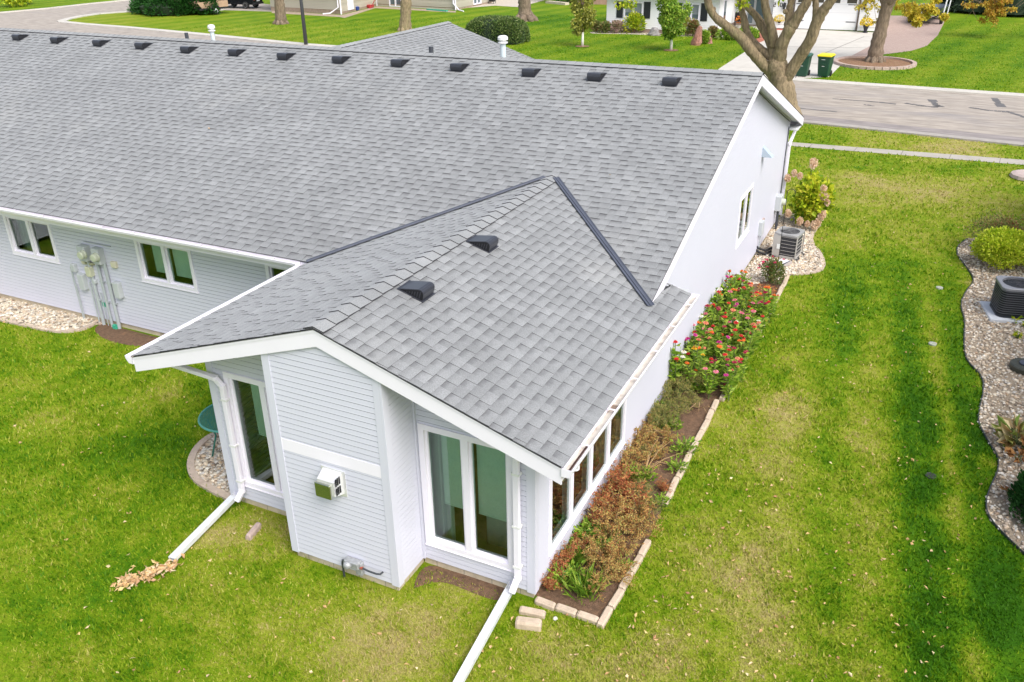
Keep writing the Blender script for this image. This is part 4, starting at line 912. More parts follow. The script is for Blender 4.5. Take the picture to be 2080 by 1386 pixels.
p, q = G(504, 1098), G(527, 1070); stone(p, q, 'single pinkish brick lying in the grass near the left downspout', M('pink_brick', (.44, .335, .30), .9, var=.12, vscale=15, bump=.3), w_=.08, h_=.10)
# ---- patio table
tc_ = G(452, 838, .70); tb = empty('patio_table', (-5.57, .98, 0), 'round green mesh patio table half hidden behind the sunroom corner', 'table')
grm = M('green_metal', (.035, .21, .16), .4, var=.06); rr = .50; mb = MB()
for k in range(-16, 17):
    c = k*.03; L = math.sqrt(max(rr*rr-c*c, 0))
    if L > .03: mb.fbox(WORLD, -L, L, c-.006, c+.006, .708, .713); mb.fbox(WORLD, c-.006, c+.006, -L, L, .7131, .717)
mb.build('tabletop', grm, tb)
mb = MB(); n = 40
ring = [[(rr+.02*math.cos(t)) * math.cos(a) for t in (0,)] for a in (0,)]
mb.tube([(rr*math.cos(2*math.pi*k/n), rr*math.sin(2*math.pi*k/n), .71) for k in range(n+1)], .018, 8, cap=False); mb.build('rim', M('green_rim', (.10, .36, .30), .4), tb, smooth=True)
for k in range(4):
    a = math.pi/4+k*math.pi/2; mb = MB(); mb.tube([(.38*math.cos(a), .38*math.sin(a), .70), (.30*math.cos(a), .30*math.sin(a), .4), (.42*math.cos(a), .42*math.sin(a), .0)], .014, 8); mb.build('leg', grm, tb, smooth=True)
# ---- air conditioners
def ac_unit(loc, rz, label, w_, h_, body, finm, ncoil, topm, grey):
    t = empty('air_conditioner', loc, label, 'air conditioner', None, rz); hw_ = w_/2; r_ = .10 if grey else .13
    def rrect(hw, r, z, n=6): 
        out = []
        for cx, cy, a0 in ((hw-r, hw-r, 0), (-hw+r, hw-r, 90), (-hw+r, -hw+r, 180), (hw-r, -hw+r, 270)):
            for k in range(n+1): a = R(a0+90*k/n); out.append(Vector((cx+r*math.cos(a), cy+r*math.sin(a), z)))
        return out
    mb = MB(); mb.loft([rrect(hw_-.012, r_, .03), rrect(hw_-.012, r_, h_-.04)]); mb.build('coil', finm, t)
    mb = MB(); mb.loft([rrect(hw_, r_, 0.), rrect(hw_, r_, .05), rrect(hw_-.02, r_, .051)]); mb.build('base_pan', body if grey else M('ac_black'), t)
    # louvre wires / slats
    mb = MB()
    for k in range(ncoil):
        z = .09+(h_-.17)*k/(ncoil-1); o_, i_ = rrect(hw_+.004, r_, z), rrect(hw_+.004, r_, z+(.008 if grey else .012)); mb.loft([o_, i_, [p*1 for p in rrect(hw_-.011, r_, z+.004)]], cap=False)
    mb.build('grille', body if grey else M('ac_rib', (.13, .14, .16), .35), t)
    if grey:
        for sx, sy in ((-1, -1), (1, -1), (1, 1), (-1, 1)):
            mb = MB(); wdt = .17 if (sx, sy) == (-1, -1) else .02
            mb.fbox(WORLD, sx*(hw_+.006)-(.0 if sx < 0 else wdt), sx*(hw_+.006)+(wdt if sx < 0 else 0), sy*(hw_+.006)-.004, sy*(hw_+.006)+.004, .03, h_-.03); mb.fbox(WORLD, sx*(hw_+.006)-.004, sx*(hw_+.006)+.004, sy*(hw_+.006)-(.0 if sy < 0 else wdt), sy*(hw_+.006)+(wdt if sy < 0 else 0), .03, h_-.03); mb.build('corner_panel', body, t)
    else:
        mb = MB(); mb.fbox(WORLD, hw_-.20, hw_-.02, -hw_-.006, -hw_+.004, .05, h_-.05); mb.build('corner_panel', M('ac_black'), t)
    mb = MB(); rf = hw_*.82; n = 28; ro = rrect(hw_+.012, r_, h_-.055, 6); rt = rrect(hw_+.012, r_, h_-.01, 6); ri = [Vector((rf*math.cos(R(-0)+2*math.pi*(k+.0)/n), rf*math.sin(2*math.pi*k/n), h_)) for k in range(n)]
    # top frame: outer rounded square to inner fan circle
    ang = lambda v: math.atan2(v.y, v.x) % (2*math.pi)
    rt_s = sorted(rt, key=ang); ri_s = sorted(ri, key=ang); mb.loft([sorted(ro, key=ang), rt_s, [Vector((v.x*.97, v.y*.97, h_)) for v in rt_s], ri_s, [v*1-Vector((0, 0, .10)) for v in ri_s]], cap=False); mb.build('top_frame', topm, t)
    mb = MB(); mb.lathe([(rf, h_-.14), (.02, h_-.139)], n=24); mb.lathe([(.08, h_-.12), (.085, h_-.05), (.05, h_-.03)], n=14)
    for k in range(3 if grey else 4):
        a = k*2*math.pi/(3 if grey else 4)+.4; fr = FR((0, 0, h_-.09), (math.cos(a), math.sin(a), 0), (-math.sin(a), math.cos(a), .25), (0, -.25, 1)); mb.fbox(fr, .06, rf*.93, -.09, .09, -.004, .004)
    mb.build('fan', M('fan_dark', (.02, .02, .03), .35), t)
    mb = MB()
    for k in range(1, 7): r2 = rf*k/6; mb.tube([(r2*math.cos(2*math.pi*j/24), r2*math.sin(2*math.pi*j/24), h_+.004) for j in range(25)], .0028, 5, cap=False)
    for k in range(6): a = k*math.pi/3; mb.tube([(0, 0, h_+.006), (rf*math.cos(a), rf*math.sin(a), h_+.002)], .004, 5)
    mb.build('fan_guard', M('guard_dark', (.06, .06, .065), .4) if not grey else M('guard_grey', (.20, .20, .20), .4), t, smooth=True); return t
M('ac_black', (.012, .016, .022), .35)
acp = G(1596, 518); acp = Vector((.70, 13.30, .03))
ac1 = ac_unit(acp, R(-8), 'grey air conditioner with dark coil sides on stones beside the white gable wall', .56, .60, M('ac_grey', (.46, .44, .41), .45, var=.04), M('coil_dark', (.035, .035, .04), .6, bump=.4, bscale=200), 6, M('ac_top', (.30, .30, .30), .45), True)
mb = MB(); mb.bvbox(WORLD, -.36, .36, -.36, .36, -.03, 0, .01); o = mb.build('base_pad', M('pad_black', (.03, .03, .032), .6), ac1)
mb = MB(); frl = FR((-.12, -.312, .22), (1, 0, 0), (0, 0, 1), (0, -1, 0)); mb.fbox(frl, -.06, .02, 0, .12, .006, .009); mb.build('rating_label', M('paper_label', (.78, .8, .78), .6), ac1)
mb = MB()
q0 = PX(1535, 517, .0)
for k, (dz, dy) in enumerate(((0, 0), (.07, .05), (.03, .14))): mb.tube([(-.02, q0.y-.1+dy, .16+dz), (.1, q0.y-.12+dy, .12+dz), (.22, q0.y-.05+dy, .07+dz), (.33, 13.2+dy, .09+dz)], .030 if k < 2 else .018, 8)
tag(mb.build('refrigerant_lines', M('black_foam', (.016, .016, .018), .7), smooth=True), 'black insulated pipes running from the wall to the grey air conditioner', 'pipes')
c2 = G(2023, 645, .07); AC2 = Vector((c2.x+.29, c2.y+.44, .07))
ac2 = ac_unit(AC2, R(12), 'black air conditioner with ribbed sides on a pale pad at the right edge', .72, .64, M('ac_black'), M('coil_black', (.010, .012, .016), .5), 11, M('ac_top_black', (.20, .205, .225), .4), False)
mb = MB(); mb.bvbox(FR((0, 0, -.07), (1, 0, 0), (0, 1, 0), (0, 0, 1)), -.50, .50, -.47, .47, 0, .07, .012); mb.build('base_pad', M('pad_pale', (.55, .58, .62), .8, var=.06), ac2)
fl2 = FR((.2, -.3765, 0), (1, 0, 0), (0, 0, 1), (0, -1, 0))
mb = MB(); mb.fbox(fl2, -.05, .13, .40, .58, 0, .003); mb.build('energy_label', M('yellow_label', (.80, .66, .02), .5), ac2)
mb = MB(); mb.fbox(fl2, -.05, .05, .25, .37, 0, .003); mb.fbox(fl2, -.05, .05, .10, .24, 0, .0035); mb.fbox(fl2, -.05, .05, .215, .24, .0036, .0045, 1); mb.build('rating_label', [M('paper_label'), M('red_print', (.6, .2, .2), .6)], ac2)
# ---- splash block, rod, hose plate, lawn drain, far stone
sp_ = G(1582, 541); t = empty('splash_block', (sp_.x, sp_.y, 0), 'grey plastic splash block with a white panel on the stones behind the pink roses', 'splash block', None, R(-28))
mb = MB(); mb.loft([[Vector(p) for p in ((-.20, -.32, 0), (.2, -.32, 0), (.15, .3, 0), (-.15, .3, 0))], [Vector(p) for p in ((-.19, -.31, .06), (.19, -.31, .06), (.14, .29, .10), (-.14, .29, .10))], [Vector(p) for p in ((-.14, -.31, .055), (.14, -.31, .055), (.1, .25, .09), (-.1, .25, .09))], [Vector(p) for p in ((-.12, -.31, .03), (.12, -.31, .03), (.09, .22, .06), (-.09, .22, .06))]]); mb.build('body', M('grey_plastic', (.40, .36, .34), .6, var=.1), t)
mb = MB(); mb.fbox(FR((0, 0, .075), (1, 0, 0), (0, 1, .06), (0, -.06, 1)), -.09, .09, -.02, .24, 0, .02); mb.fbox(FR((0, 0, .075), (1, 0, 0), (0, 1, .06), (0, -.06, 1)), -.105, .105, -.035, .255, -.01, .012, 1); mb.build('panel', [M('white_plastic', (.82, .83, .84), .4), M('dark_frame', (.06, .07, .1), .5)], t)
rb = G(1578, 552); t = empty('shepherd_hook', (rb.x, rb.y, 0), 'thin black garden rod standing in front of the grey air conditioner', 'garden hook')
hh = 1.9; mb = MB(); mb.tube([(0, 0, -.05), (0, 0, hh)], .0075, 6); mb.build('rod', M('black_iron', (.01, .01, .012), .5), t)
mb = MB(); mb.tube([(.0+.09-.09*math.cos(a), .0, hh+.09*math.sin(a)) for a in np.linspace(0, 3.6, 12)], .0075, 6); mb.build('hook', M('black_iron'), t)
pp = G(2082, 752); t = empty('hose_pot', (pp.x, pp.y, 0), 'dark olive round hose pot lid on the stones at the right edge', 'hose pot')
mb = MB(); mb.lathe([(.24, 0), (.27, .02), (.27, .1), (.25, .12), (.16, .135), (.13, .125), (.01, .13)], n=26); mb.build('body', M('olive_black', (.045, .048, .035), .5, var=.2), t, smooth=False); mb = MB(); mb.lathe([(.12, .126), (.12, .15), (.07, .16), (.01, .16)], n=18); mb.build('cap', M('dark_frame'), t)
dp = G(1890, 968); mb = MB(); mb.lathe([(.075, -.01), (.078, .022), (.066, .024), (.06, .018)], dp, 18)
for k in range(-3, 4): L = math.sqrt(.062**2-(k*.017)**2); mb.fbox(FR(dp, (1, 0, 0), (0, 1, 0), (0, 0, 1)), -L, L, k*.017-.004, k*.017+.004, .018, .023)
tag(mb.build('lawn_drain', M('dark_grate', (.05, .055, .05), .6)), 'small dark round drain grate set in the right lawn', 'drain')
for px, py, lb in ((1894, 700, 'lower of the two pale irrigation caps in the dark mown strip'), (1908, 586, 'upper of the two pale irrigation caps in the dark mown strip')):
    d_ = G(px, py); mb = MB(); mb.lathe([(.075, 0), (.075, .028), (.05, .036), (.01, .037)], d_, 16); tag(mb.build('sprinkler_cap', M('pale_cap', (.36, .38, .32), .7)), lb, 'irrigation cap')
fs = G(2092, 362); mb = MB(); mb.lathe([(.50, -.05), (.58, .03), (.55, .12), (.42, .16), (.2, .17), (.01, .17)], fs, 14); o = mb.build('boulder', M('pink_stone', (.47, .38, .35), .85, var=.2, vscale=4, bump=.5, bscale=12)); tag(o, 'flat pinkish stone in the lawn near the sidewalk at the right edge', 'stone')
# ================================================================ plants
greenl = M('leaf_green', tone=[(.07, .17, .012), (.17, .31, .025), (.30, .44, .04), (.44, .54, .10)], rough=.5, trans=.3, spec=.3)
darkl = M('leaf_dark', tone=[(.012, .055, .010), (.025, .10, .018), (.045, .16, .03)], rough=.5, trans=.2, spec=.3)
limel = M('leaf_lime', tone=[(.12, .25, .008), (.32, .44, .015), (.56, .60, .03), (.72, .68, .07)], rough=.5, trans=.3, spec=.3)
brownl = M('leaf_brown', tone=[(.20, .09, .03), (.44, .21, .06), (.60, .36, .12), (.52, .42, .13), (.30, .30, .07)], rough=.85, trans=.2)
redl = M('leaf_red', tone=[(.26, .06, .03), (.48, .13, .05), (.56, .26, .09), (.34, .30, .08)], rough=.8, trans=.2)
yell = M('leaf_yellow', tone=[(.34, .26, .02), (.66, .52, .04), (.80, .64, .06), (.50, .52, .06), (.68, .42, .05)], rough=.6, trans=.35)
stemm = M('stem_green', (.12, .16, .05), .7); stemb = M('stem_brown', (.22, .13, .07), .8)
def ball_pts(n, c, r, shell=.55):
    d = unit(rng.normal(size=(n, 3))); k = rng.uniform(shell, 1., n)[:, None]**.7; return np.array(c)+d*k*np.array(r), d
def bush(name, c, r, n, L, wd, mat, label, cat='shrub', group=None, stems=5, bumps=7, parent_stem=stemb, up=.35, shell=.5):
    """a shrub: twiggy stems and leaves gathered in overlapping clumps"""
    c = vec(c); t = empty(name, (c.x, c.y, 0), label, cat, group); mb = MB(); r = np.array(r)
    Ps, Ds = [], []
    for k in range(bumps):
        d = unit(rng.normal(size=3)); d[2] = abs(d[2])*.8; o_ = d*r*.55; rr_ = r*rng.uniform(.42, .62)
        p, q = ball_pts(n//bumps, (o_[0], o_[1], r[2]*.55+o_[2]*.8), rr_, shell); Ps.append(p); Ds.append(q)
        mb.tube([(0, 0, 0), (o_[0]*.4, o_[1]*.4, r[2]*.3), (o_[0], o_[1], r[2]*.5+o_[2]*.7)], [.014, .010, .005], 5)
    P = np.concatenate(Ps); D = np.concatenate(Ds); ok = P[:, 2] > .015; P, D = P[ok], D[ok]; D = D+np.array([0, 0, up])+rng.normal(size=D.shape)*.45
    clump = np.repeat(rng.uniform(-.22, .22, bumps), n//bumps)[ok]; tn = np.clip(rng.uniform(.1, .9, len(P))+clump, 0, 1)
    mb.build('stems', parent_stem, t); leafobj('foliage', P, D, L*rng.uniform(.6, 1.3, len(P)), wd*rng.uniform(.6, 1.3, len(P)), mat, tn, t); return t
# zinnias
PET = dict(red=(.62, .018, .02), orange=(.80, .17, .02), pink=(.75, .22, .30), magenta=(.55, .03, .26), white=(.80, .78, .68), yellow=(.80, .50, .02), crimson=(.40, .02, .07), salmon=(.72, .24, .14))
cent = M('bloom_centre', (.28, .17, .03), .8)
def bloom(mat, rad, parent, p, tilt):
    mb = MB(); fr0 = FR(p, (1, 0, 0), (0, 1, tilt), (0, -tilt, 1))
    for j, (n, rr_, z) in enumerate(((9, 1., 0), (8, .72, .008), (6, .45, .016))):
        for k in range(n):
            a = 2*math.pi*k/n+j*.35; u = FR(fr0(0, 0, z), fr0.a*math.cos(a)+fr0.b*math.sin(a), fr0.b*math.cos(a)-fr0.a*math.sin(a), fr0.c); w_ = rad*rr_*.42
            mb.face([u(0, 0, 0), u(rad*rr_*.6, -w_, .006), u(rad*rr_, 0, -.004), u(rad*rr_*.6, w_, .006)], 0, random.random())
    mb.lathe([(rad*.22, .016), (rad*.15, .026)], fr=fr0, n=7, m=1); return mb.build('bloom', [mat, cent], parent)
def zinnia(col, nb, h):
    t = empty('zinnia', (0, -3000, 0)); mb = MB(); P, D = [], []; tips = []
    for k in range(max(nb, 1)+1):
        a = random.uniform(0, 6.28); rr_ = random.uniform(.03, .14); hh_ = h*random.uniform(.72, 1.08); top = Vector((rr_*math.cos(a), rr_*math.sin(a), hh_)); mb.tube([(0, 0, 0), (top.x*.4, top.y*.4, hh_*.5), top], .005, 5)
        if k < nb: tips.append(top)
        m_ = 24
        for j in range(m_):
            f_ = .22+.74*j/m_; q = Vector((top.x*f_, top.y*f_, hh_*f_)); a2 = random.uniform(0, 6.28); P.append(q); D.append((math.cos(a2), math.sin(a2), random.uniform(.05, .75)))
    mb.build('stems', stemm, t); k = len(P); leafobj('foliage', P, D, rng.uniform(.07, .135, k), rng.uniform(.030, .05, k), greenl, rng.uniform(.1, 1, k), t, curl=.2)
    for tp in tips: bloom(M('petal_'+col, PET[col], .6, var=.15, vscale=30), random.uniform(.034, .046), t, tp+Vector((0, 0, .004)), random.uniform(-.5, .2))
    return t
protos = [(c, zinnia(c, nb, h)) for c, nb, h in (('red', 3, .66), ('orange', 3, .60), ('pink', 2, .66), ('magenta', 2, .62), ('white', 2, .58), ('yellow', 2, .68), ('crimson', 3, .60), ('salmon', 3, .64), ('red', 2, .56), ('orange', 2, .7))]
used = set(); zi = 0
for iy in range(19):
    y = 5.72+iy*.235
    for ix in range(4):
        x = .10+ix*.30+random.uniform(-.07, .07); yy = y+random.uniform(-.1, .1)
        if iy > 15 and ix > 1: continue
        i = random.choices(range(10), (4, 2, 4, 3.5, 3.5, 1.5, 4, 3, 4, 1.2))[0]
        if zi < 10: i = zi
        c, pr = protos[i]; lb = f'leafy zinnia plant with {c} blooms in the flower bed beside the white wall'; sc = random.uniform(.95, 1.3)*(1.1 if x < .35 else 1)
        if i not in used: o = pr; used.add(i); o.location = (x, yy, 0); o['label'] = lb; o['category'] = 'zinnia'; o['group'] = 'zinnias in the flower bed'; o.scale = (sc,)*3
        else: o = dup(pr, (x, yy, 0), random.uniform(0, 6.28), lb, scale=sc)
        zi += 1
# leaning flowers that spill over the edging
for x, y in ((1.12, 5.9), (1.2, 6.5), (1.05, 7.3), (1.15, 8.0), (1.1, 8.9), (1.15, 9.7)):
    i = random.choice((0, 1, 4, 6)); c, pr = protos[i]; dup(pr, (x-.12, y, -.12), random.uniform(0, 6.28), f'leafy zinnia plant with {c} blooms in the flower bed beside the white wall', scale=.8)
# rose bush, mulch patch
rp = G(1553, 580); t = bush('rose_bush', (.66, 11.35, 0), (.32, .3, .42), 1700, .05, .032, M('rose_leaf', tone=[(.06, .13, .02), (.16, .22, .05), (.28, .17, .06)], rough=.5, trans=.25), 'rose bush with deep pink blooms at the far end of the flower bed', 'rose bush')
pm_ = M('petal_rose', (.62, .02, .13), .6, var=.2, vscale=30)
for k in range(15):
    a = random.uniform(0, 6.28); r_ = random.uniform(.05, .3); bloom(pm_, .042, t, Vector((r_*math.cos(a), r_*math.sin(a), .38+random.uniform(0, .2))), random.uniform(-.6, .2))
P = np.array([(random.uniform(.45, .93), random.uniform(10.1, 11.2)) for _ in range(420)]); o = litter('mulch', P, .04, 'reddish wood mulch under the pink rose bush', .03); o.data.materials[0] = redl; o['category'] = 'mulch'
# hydrangea
hx, hy = G(1632, 452).x, G(1632, 452).y; hb = bush('hydrangea', (.95, 15.75, 0), (.56, .5, 1.0), 2600, .15, .11, limel, 'tall yellow-green hydrangea with tan flower heads at the far corner of the house', 'hydrangea', bumps=16, up=.1, shell=.2)
hm = M('hydrangea_head', tone=[(.70, .46, .30), (.82, .62, .44), (.88, .74, .58)], rough=.9, trans=.2)
for px, py, s in ((1652, 333, 1.25), (1672, 385, .9), (1676, 402, 1.0), (1669, 396, .9), (1600, 362, .8), (1625, 358, .7), (1613, 352, .7), (1680, 412, .7), (1668, 440, .95), (1661, 452, .9), (1655, 457, 1.), (1601, 434, .85), (1625, 450, .9), (1672, 436, .8), (1640, 455, .6)):
    y_ = 15.75-.40*((py-333)/120); q = PY(px, py, y_)-Vector((.95, 15.75, 0)); n = 420; pts, d = ball_pts(n, (0, 0, 0), (.085*s, .085*s, .12*s), .02); o = leafobj('flower_head', pts+np.array(q), d*.4+rng.normal(size=d.shape)*.6+np.array([0, 0, .3]), .042, .038, hm, rng.uniform(0, 1, n), hb)
    
q = PY(1648, 345, 15.75)-Vector((.95, 15.75, 0)); mb = MB(); mb.tube([(.0, 0, .6), (q.x*.8, 0, 1.0), (q.x, 0, q.z)], .012, 6); mb.build('stems', stemm, hb)
n = 60; pts = np.array([(q.x*.9+random.gauss(0, .05), random.gauss(0, .05), random.uniform(1.05, q.z-.08)) for _ in range(n)]); leafobj('foliage', pts, rng.normal(size=(n, 3))+np.array([0, 0, .3]), .11, .07, limel, rng.uniform(.2, .8, n), hb)
# dried plants in the flower bed: prototypes then copies
def weed(name, kind):
    t = empty(name, (0, -3000, 0)); mb = MB(); P, D, Ls, Wd = [], [], [], []
    if kind in ('dry', 'rust'):
        for k in range(26):
            a = random.uniform(0, 6.28); rr_ = random.uniform(.05, .34); hh_ = random.uniform(.08, .34); pts = [Vector((0, 0, 0)), Vector((rr_*.5*math.cos(a), rr_*.5*math.sin(a), hh_*.8)), Vector((rr_*math.cos(a), rr_*math.sin(a), hh_))]; mb.tube(pts, [.004, .003, .002], 4)
            for j in range(34): f_ = random.uniform(.25, 1.05); q = pts[0].lerp(pts[2], f_)+Vector((random.gauss(0, .022), random.gauss(0, .022), hh_*.22*math.sin(f_*3.1))); P.append(q); D.append((random.gauss(0, 1), random.gauss(0, 1), random.uniform(-.4, .9))); Ls.append(random.uniform(.018, .045)); Wd.append(random.uniform(.008, .02))
        mt = brownl if kind == 'dry' else redl
    elif kind == 'leafy':
        for k in range(150): a = random.uniform(0, 6.28); rr_ = random.uniform(0, .19); P.append((rr_*math.cos(a), rr_*math.sin(a), random.uniform(.01, .2))); D.append((math.cos(a), math.sin(a), random.uniform(.1, 1.1))); Ls.append(random.uniform(.05, .1)); Wd.append(random.uniform(.022, .04))
        mb.tube([(0, 0, 0), (.02, .02, .15)], .008, 5); mt = greenl
    elif kind == 'grassy':
        for k in range(130): a = random.uniform(0, 6.28); P.append((random.gauss(0, .05), random.gauss(0, .05), 0)); D.append((math.cos(a)*random.uniform(.3, 1.3), math.sin(a)*random.uniform(.3, 1.3), 1.)); Ls.append(random.uniform(.13, .30)); Wd.append(random.uniform(.008, .014))
        mb.tube([(0, 0, 0), (0, 0, .05)], .02, 6); mt = greenl
    else:   # fern-like, feathery
        for k in range(22):
            a = random.uniform(0, 6.28); rr_ = random.uniform(.18, .36); pts = [Vector((0, 0, .0)), Vector((rr_*.5*math.cos(a), rr_*.5*math.sin(a), .25)), Vector((rr_*math.cos(a), rr_*math.sin(a), .17))]; mb.tube(pts, .003, 4)
            for j in range(48): f_ = random.uniform(.2, 1); q = pts[0].lerp(pts[1], f_*2) if f_ < .5 else pts[1].lerp(pts[2], f_*2-1); P.append(q+Vector((random.gauss(0, .02), random.gauss(0, .02), 0))); D.append((random.gauss(0, 1), random.gauss(0, 1), .5)); Ls.append(random.uniform(.025, .05)); Wd.append(random.uniform(.006, .012))
        mt = M('leaf_feathery', tone=[(.16, .19, .04), (.26, .28, .06), (.36, .32, .09), (.40, .29, .12)], rough=.8, trans=.3)
    mb.build('stems', stemb if kind in ('dry', 'rust') else stemm, t); leafobj('foliage', P, D, np.array(Ls), np.array(Wd), mt, rng.uniform(0, 1, len(P)), t, curl=.15); return t
WK = {k: [weed(n_, k), False] for k, n_ in (('dry', 'dried_plant'), ('rust', 'dried_plant'), ('leafy', 'green_weed'), ('grassy', 'grassy_weed'), ('fern', 'feathery_weed'))}
LBW = dict(dry='withered tan plant lying in the near half of the flower bed', rust='withered rust red plant under the sunroom side windows', leafy='low leafy green weed among the dried plants', grassy='tuft of long green blades in the flower bed', fern='feathery yellow-green weed sprawling before the zinnias')
def put(kind, x, y, s=1., rz=None):
    pr = WK[kind]; rz = random.uniform(0, 6.28) if rz is None else rz; g = dict(dry='withered plants in the flower bed', rust='withered plants in the flower bed', leafy='green weeds in the flower bed', grassy='grassy weeds in the flower bed', fern='feathery weeds in the flower bed')[kind]
    if not pr[1]: o = pr[0]; pr[1] = True; o.location = (x, y, .01); o.rotation_euler.z = rz; o.scale = (s, s, s); tag(o, LBW[kind], 'weed' if kind != 'dry' and kind != 'rust' else 'dead plant', g)
    else: dup(pr[0], (x, y, .01), rz, scale=(s, s, s*random.uniform(.85, 1.5)))
for k, px, py, s in (('rust', 1225, 1035, 1.1), ('rust', 1262, 1010, 1.2), ('rust', 1290, 1040, 1.1), ('dry', 1250, 1060, 1.2), ('dry', 1300, 1075, 1.1), ('rust', 1210, 1075, .9), ('dry', 1235, 1100, 1.1), ('fern', 1310, 1050, .9), ('dry', 1270, 1130, .9), ('dry', 1240, 1170, 1.0), ('dry', 1215, 1205, .8), ('rust', 1130, 1180, .9), ('rust', 1150, 1150, .8), ('rust', 1108, 1200, .6),
                     ('dry', 1265, 955, 1.1), ('dry', 1300, 940, 1.0), ('dry', 1320, 905, .9), ('dry', 1285, 905, .9), ('dry', 1340, 935, .7), ('rust', 1345, 1000, .6), ('dry', 1300, 975, .9),
                     ('fern', 1340, 845, 1.2), ('fern', 1365, 820, 1.15), ('fern', 1385, 800, 1.1), ('fern', 1345, 880, 1.0), ('fern', 1400, 790, 1.1), ('fern', 1330, 865, 1.), ('fern', 1420, 790, .9), ('fern', 1375, 850, .9),
                     ('leafy', 1185, 1105, 1.1), ('leafy', 1200, 1090, .9), ('leafy', 1275, 980, .8), ('leafy', 1310, 985, .8), ('leafy', 1340, 1030, .8), ('leafy', 1345, 880, .9), ('leafy', 1375, 960, .8), ('leafy', 1390, 925, 1.0), ('leafy', 1160, 1185, 1.0), ('leafy', 1225, 1120, .8), ('leafy', 1365, 875, .7), ('leafy', 1140, 1195, .8), ('leafy', 1420, 770, 1.1), ('leafy', 1325, 840, 1.0), ('leafy', 1268, 1160, .6),
                     ('dry', 1290, 1095, 1.), ('rust', 1240, 1010, .9), ('rust', 1275, 1060, 1.), ('dry', 1200, 1150, .8), ('rust', 1125, 1170, .8), ('dry', 1260, 1185, .7), ('dry', 1230, 1145, .9), ('rust', 1180, 1120, .7), ('dry', 1310, 880, .8), ('rust', 1255, 985, .9), ('fern', 1300, 1010, .8), ('fern', 1320, 930, .7), ('dry', 1355, 905, .7), ('fern', 1400, 830, .8), ('leafy', 1430, 800, .9), ('grassy', 1185, 1210, 1.2), ('grassy', 1165, 1150, 1.0), ('grassy', 1150, 1140, .9), ('grassy', 1200, 1195, 1.1), ('grassy', 1240, 1095, .7)):
    q = G(px, py); put(k, min(max(q.x, .1), .95), q.y, s)
# dead stalks
def stalk(px, py, ang, label):
    q = G(px, py); mb = MB()
    for k in range(7): a = ang+random.uniform(-.7, .7); L = random.uniform(.35, .7); mb.tube([(0, 0, 0), (L*.5*math.cos(a), L*.5*math.sin(a), .16+random.uniform(0, .1)), (L*math.cos(a), L*math.sin(a), .06+random.uniform(0, .2))], [.006, .005, .002], 5)
    o = mb.build('dead_stalk', M('straw', (.46, .31, .15), .9)); o.location = (q.x, q.y, .01); tag(o, label, 'dead plant')
stalk(1310, 960, 1.2, 'fan of bare straw stalks beside the bare soil of the flower bed'); stalk(1290, 900, .6, 'fan of bare straw stalks close to the white wall'); stalk(1420, 830, -1.4, 'bare straw stalks hanging at the edge of the zinnias')
for (px, py) in ((1190, 1035), (1215, 1000)):
    mb = MB(); q = PX(px, py, .03); mb.tube([(q.x, q.y, 0), (q.x+.02, q.y, q.z)], .004, 5)
    for k in range(8): mb.tube([(q.x+.02, q.y, q.z), (q.x+.02+random.gauss(0, .04), q.y+random.gauss(0, .04), q.z+random.gauss(0, .04))], .007, 4)
    tag(mb.build('seed_head', M('dark_seed', (.09, .06, .05), .9)), 'dark dried seed head against the wall under the side windows, '+('nearer' if px == 1190 else 'farther')+' of the two', 'dead plant')
# right bed plants
qs = G(2042, 556); bush('spirea', (qs.x+.05, qs.y+.35, 0), (.86, .66, .66), 12000, .065, .042, M('leaf_spirea', tone=[(.20, .34, .01), (.42, .56, .02), (.62, .70, .05), (.78, .76, .10)], rough=.5, trans=.35), 'rounded lime green shrub in the right stone bed', up=.5, bumps=12)
qs = G(2015, 512); bush('barberry', (qs.x, qs.y+.2, 0), (.70, .5, .74), 4200, .05, .028, M('barberry_leaf', tone=[(.10, .15, .03), (.20, .26, .06), (.34, .24, .10), (.25, .07, .03)], rough=.6, trans=.25), 'loose shrub with reddish twigs behind the lime green shrub', up=.6, bumps=10, shell=.2)
bush('barberry', (6.4, 14.9, 0), (.55, .5, .5), 1500, .05, .028, M('barberry_leaf'), 'shrub with rusty leaves at the far right of the stone bed', up=.6, bumps=9, shell=.2)
def arbor(c, r, n, label):
    c = vec(c); t = empty('cedar_shrub', (c.x, c.y, 0), label, 'evergreen shrub'); d = unit(rng.normal(size=(n, 3))); d[:, 2] = np.abs(d[:, 2])
    k = 1+.12*np.sin(d[:, 0]*9+d[:, 2]*7)*np.cos(d[:, 1]*8); P = d*np.array(r)*(rng.uniform(.82, 1., n)*k)[:, None]; P[:, 2] += .03
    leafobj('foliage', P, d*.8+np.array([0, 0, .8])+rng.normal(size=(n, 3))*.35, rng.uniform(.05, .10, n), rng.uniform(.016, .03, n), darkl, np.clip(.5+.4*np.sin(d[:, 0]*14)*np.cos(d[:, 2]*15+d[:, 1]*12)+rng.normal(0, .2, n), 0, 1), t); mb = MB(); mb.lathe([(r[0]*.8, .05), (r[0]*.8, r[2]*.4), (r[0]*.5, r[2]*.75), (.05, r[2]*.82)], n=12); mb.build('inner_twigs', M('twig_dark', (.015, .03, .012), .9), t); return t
arbor((5.88, 4.45, 0), (.58, .62, 1.0), 9000, 'dense dark green cedar shrub at the right edge')
